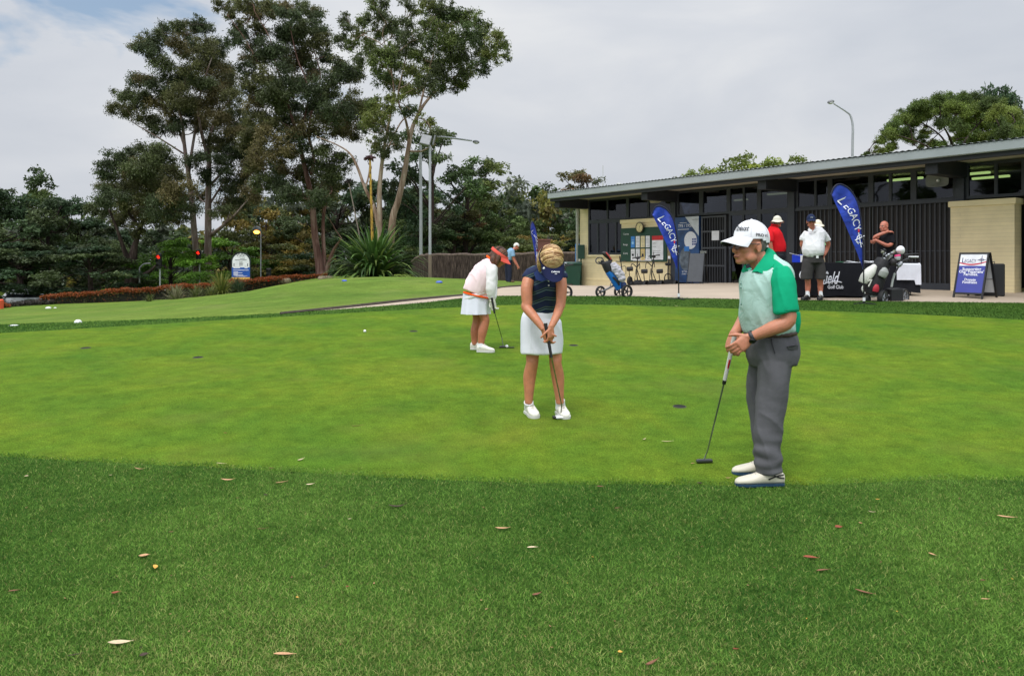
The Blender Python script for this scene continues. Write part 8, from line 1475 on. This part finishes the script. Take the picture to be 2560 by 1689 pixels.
a = MB(); a.tube([Q(700, 1190, .05), Q(740, 1000, .05), Q(830, 760, .05), Q(900, 560, .05), Q(960, 440, .05)], [(.16, .13), (.175, .15), (.175, .15), (.165, .15), (.15, .14)], 18, (1, 0, .2), sm=3); a.solid('body', M('bag_black_r', (22, 23, 27), .6), GB2, .011, 2, folds(27, .008))
a = MB(); a.tube([Q(500, 930, -.05), Q(560, 800, -.07), Q(660, 680, -.07), Q(770, 560, -.05)], [(.09, .08), (.105, .10), (.10, .09), (.05, .05)], 14, (1, 0, .5), sm=3); a.solid('pocket', M('bag_white', (214, 214, 206), .55, var=.05), GB2, .010, 2, folds(28, .010))
a = MB(); a.tube([Q(640, 800, -.17), Q(600, 900, -.15), Q(690, 860, -.17), Q(620, 1010, -.15)], .014, 6, sm=2); a.tube([Q(520, 990, -.08), Q(480, 1060, -.08), Q(540, 1160, -.08)], .018, 7, sm=3); a.build('white_trim', MATS['bag_white'], GB2)
a = MB(); a.tube([Q(770, 1120, -.12), Q(790, 1040, -.13), Q(810, 970, -.12)], [(.06, .02), (.065, .02), (.03, .015)], 10, (1, 0, 0), sm=2); a.build('red_panel', M('bag_red', (176, 40, 56), .55), GB2)
a = MB(); a.tube([Q(900, 800, -.10), Q(960, 690, -.12), Q(960, 600, -.10)], [(.08, .05), (.09, .06), (.04, .03)], 12, (1, 0, 0), sm=2); a.solid('grey_pocket', M('bag_grey', (150, 154, 150), .6), GB2, .010, 2, folds(29, .010)); rg = random.Random(8)
for k in range(14):
    x, y = rg.uniform(900, 1210), rg.uniform(230, 430); e = rg.uniform(-.08, .18); a = MB(); b0 = Q(rg.uniform(930, 1010), 470, .05); a.tube([b0, Q(x, y, e)], .006, 5); dm = [CHROME, M('club_dark', (34, 36, 40), .4), M('club_olive', (110, 112, 96), .4), CHROME][k % 4]; a.ell(Q(x, y-14, e), (rg.uniform(.03, .05), .02, rg.uniform(.02, .03)), 10, 7, Matrix.Rotation(rg.uniform(-1, 1), 3, 'Y')); a.build('club', dm, GB2)
def cover(label, pts, rad, m, e=0, name='headcover'):
    o = thing(name, label, 'headcover', gb0, 0, 'headcovers in the right hand golf bag'); a = MB(); a.tube([Q(x, y, e) for x, y in pts], rad, 14, sm=3); a.solid('cover', m, o, .009, 3); return o
cover('white towel like headcover on top of the right hand golf bag', [(1330, 300), (1320, 230), (1290, 175), (1270, 150)], [.05, .085, .075, .035], M('cover_white', (226, 228, 232), .6)); h = cover('pink topped headcover in the right hand golf bag', [(1260, 440), (1255, 380), (1250, 330)], [.045, .06, .045], M('cover_grey', (186, 188, 192), .6), -.1)
a = MB(); a.tube([Q(1255, 350, -.1), Q(1250, 318, -.1)], [.062, .05], 12); a.build('pink_top', M('cover_pink', (220, 56, 120), .6), h); cover('black headcover under the white one in the right hand golf bag', [(1150, 560), (1160, 480), (1180, 410)], [.05, .07, .05], MATS['cover_black'], -.08); cover('chrome club cover low at the right of the right hand golf bag', [(1240, 560), (1290, 540), (1350, 480)], [.04, .05, .035], CHROME, -.05)
# ------------------------------------------------------------------ fallen leaves
TAN = M('leaf_tan', (196, 152, 112), .7, var=.25, ns=30); BRN = M('leaf_brown', (126, 84, 58), .7, var=.3, ns=30); PALE = M('leaf_pale', (206, 186, 152), .7, var=.2, ns=30); YEL = M('leaf_yellow', (214, 164, 70), .6, var=.2, ns=30); DRK = M('leaf_dark', (72, 56, 46), .8, var=.3, ns=30); RDB = M('leaf_red', (142, 70, 44), .7, var=.3, ns=30)
def leaf(label, px, py, lpx, ang, m, wr_=.26, curl=.25, lift=.020, group='fallen leaves on the grass'):
    p = hit(px, py); L = lpx/FPX*p.y; r = random.Random(int(px*7+py)); top, bot = [], []; n = 9
    for i in range(n):
        u = i/(n-1); w = L*wr_*.5*(math.sin(math.pi*min(1, u*1.02))**.75)*(1.1-.35*u); x = (u-.5)*L; bend = L*.10*math.sin(u*3.1); zz = curl*L*(u-.5)**2*1.6
        top.append([(x, bend-w, zz+abs(w)*.35), (x, bend, zz), (x, bend+w, zz+abs(w)*.35)]); bot.append([(a_, b_, c_-.0012) for a_, b_, c_ in top[-1]])
    a = MB(); a.grid(top); a.grid(bot); a.tube([(L*.49, L*.0, curl*L*.4), (L*.60, L*.01, curl*L*.45)], [.0012, .0008], 5); o = a.build('fallen_leaf', m); o.location = (p.x, p.y, H(p.x, p.y)+lift); o.rotation_euler = (r.uniform(-.15, .15)+.06, r.uniform(-.12, .12), R(ang)); return setp(o, label, 'leaf', group)
LV = [(298, 1623, 54, 20, PALE, 'large pale ragged bark like leaf near the bottom left corner', .30), (709, 1652, 52, 8, TAN, 'large reddish tan leaf at the bottom edge, left of centre', .26), (386, 1431, 28, -60, YEL, 'bright yellow curved leaf beside a round tan leaf', .42), (360, 1404, 26, 5, TAN, 'round tan leaf just above the yellow curved leaf', .72), (289, 1493, 20, 20, RDB, 'small dark red leaf below the yellow curved leaf', .6), (1255, 1333, 36, 0, TAN, 'tan leaf with a curled tail low in the middle of the lawn', .26), (1330, 1379, 26, -5, PALE, 'pale tan leaf right of the one with the curled tail', .36), (1342, 1501, 34, 50, BRN, 'brown curled leaf standing on edge in the lower middle', .34),
 (1630, 1674, 40, 30, BRN, 'brown twisted leaf touching the bottom edge right of centre', .26), (2026, 1405, 36, -12, RDB, 'orange brown leaf, upper one of two below the standing man', .34), (2057, 1436, 34, 5, BRN, 'grey brown leaf, lower one of two below the standing man', .32), (2160, 1494, 46, -38, BRN, 'long dull brown leaf pointing down right in the right half', .22), (2515, 1304, 42, -15, TAN, 'long thin tan leaf near the right picture edge', .16), (993, 1278, 46, 3, DRK, 'dark twisted bark leaf with upturned ends in the rough', .20), (2330, 1397, 18, -50, TAN, 'small tan leaf pointing down in the right half of the rough', .4), (2097, 1330, 20, 10, RDB, 'crumpled rust coloured leaf right of the man\'s shoes', .7),
 (568, 1209, 32, 3, TAN, 'tan leaf on the rough, left one of the three by the green edge', .20), (703, 1214, 30, 10, TAN, 'tan leaf on the rough, middle one of the three by the green edge', .22), (775, 1220, 20, 8, PALE, 'short pale leaf, right one of the three by the green edge', .3), (347, 1182, 24, 0, TAN, 'tan leaf at the edge of the green on the left', .24), (66, 1198, 10, 0, PALE, 'small white fleck near the left picture edge', .6), (276, 1197, 8, 0, PALE, 'small white fleck left of the tan leaf by the green edge', .6), (552, 1166, 24, 0, PALE, 'thin pale leaf lying on the green near its edge', .14), (752, 1158, 20, 50, PALE, 'pale hooked leaf standing on the green left of centre', .3), (678, 1179, 14, 0, BRN, 'small brown leaf at the green edge left of centre', .4),
 (655, 1332, 26, 3, BRN, 'thin brown stalk in the rough left of centre', .10), (428, 1341, 12, 20, BRN, 'small brown leaf above the round tan leaf', .5), (664, 1246, 10, 10, DRK, 'small dark leaf below the three tan leaves', .5), (874, 1308, 9, 10, PALE, 'tiny pale leaf left of the dark twisted bark', .5), (186, 1652, 34, 25, DRK, 'dark thin twig near the bottom left corner', .08), (360, 1655, 22, 40, DRK, 'grey dry leaf right of the large pale ragged leaf', .6), (810, 1427, 26, 42, DRK, 'thin dark twig in the middle left of the rough', .08), (34, 1489, 24, 25, BRN, 'brown leaf close to the left picture edge', .25), (869, 1478, 9, 0, RDB, 'tiny red leaf in the middle of the rough', .6), (743, 1503, 8, 0, YEL, 'tiny yellow leaf in the left middle of the rough', .7), (1550, 1643, 12, -10, YEL, 'small round yellow leaf at the bottom centre right', .8), (1839, 1635, 14, -10, RDB, 'small rust leaf at the bottom right of centre', .5), (2457, 1464, 12, -30, BRN, 'small curled leaf in the right part of the rough', .4), (2463, 1512, 18, -25, TAN, 'small tan leaf low near the right edge', .3), (1500, 1224, 18, 5, BRN, 'brown leaf on the green edge right of centre', .28), (1749, 1216, 14, -25, DRK, 'dark crumpled leaf just left of the man\'s toe', .7), (1820, 1203, 14, 0, TAN, 'tan leaf in front of the man\'s shoe', .3), (1732, 1165, 12, 30, TAN, 'tan leaf touching the end of the blade putter', .4), (1611, 1107, 12, 40, PALE, 'pale leaf standing on the green right of centre', .4), (1667, 1112, 28, -6, PALE, 'long pale leaf lying on the green right of centre', .14), (2179, 1288, 16, -15, PALE, 'pale leaf in the dark rough right of the man', .3), (2151, 1317, 10, -60, TAN, 'small tan leaf under the pale one right of the man', .5), (2194, 1257, 10, 0, YEL, 'small yellowish leaf at the green edge right of the man', .5), (1543, 1281, 14, 0, BRN, 'dull brown leaf left below the man\'s shoes', .4), (891, 1073, 28, 4, BRN, 'thin brown leaf lying out on the green', .10), (563, 1089, 9, 10, RDB, 'tiny reddish leaf out on the green', .4), (1650, 755, 9, 0, PALE, 'pale leaf on the collar below the middle banner', .3), (1690, 768, 9, 0, PALE, 'second pale leaf on the collar at the green edge', .3), (774, 786, 9, 0, RDB, 'reddish leaf on the collar left of the path end', .4)]
for x, y, l, an, m, lab, w in LV: leaf(lab, x, y, l, an, m, w, rnd.uniform(.15, .45), .020 if y > 1140 else .024)
rq = random.Random(12)
for k in range(46):
    x, y = rq.uniform(20, 2540), rq.uniform(1250, 1680); leaf('tiny dry leaf fragment lying in the rough', x, y, rq.uniform(5, 9), rq.uniform(0, 180), rq.choice([TAN, BRN, BRN, DRK, YEL]), .5, .3, .017, 'tiny leaf fragments in the rough')
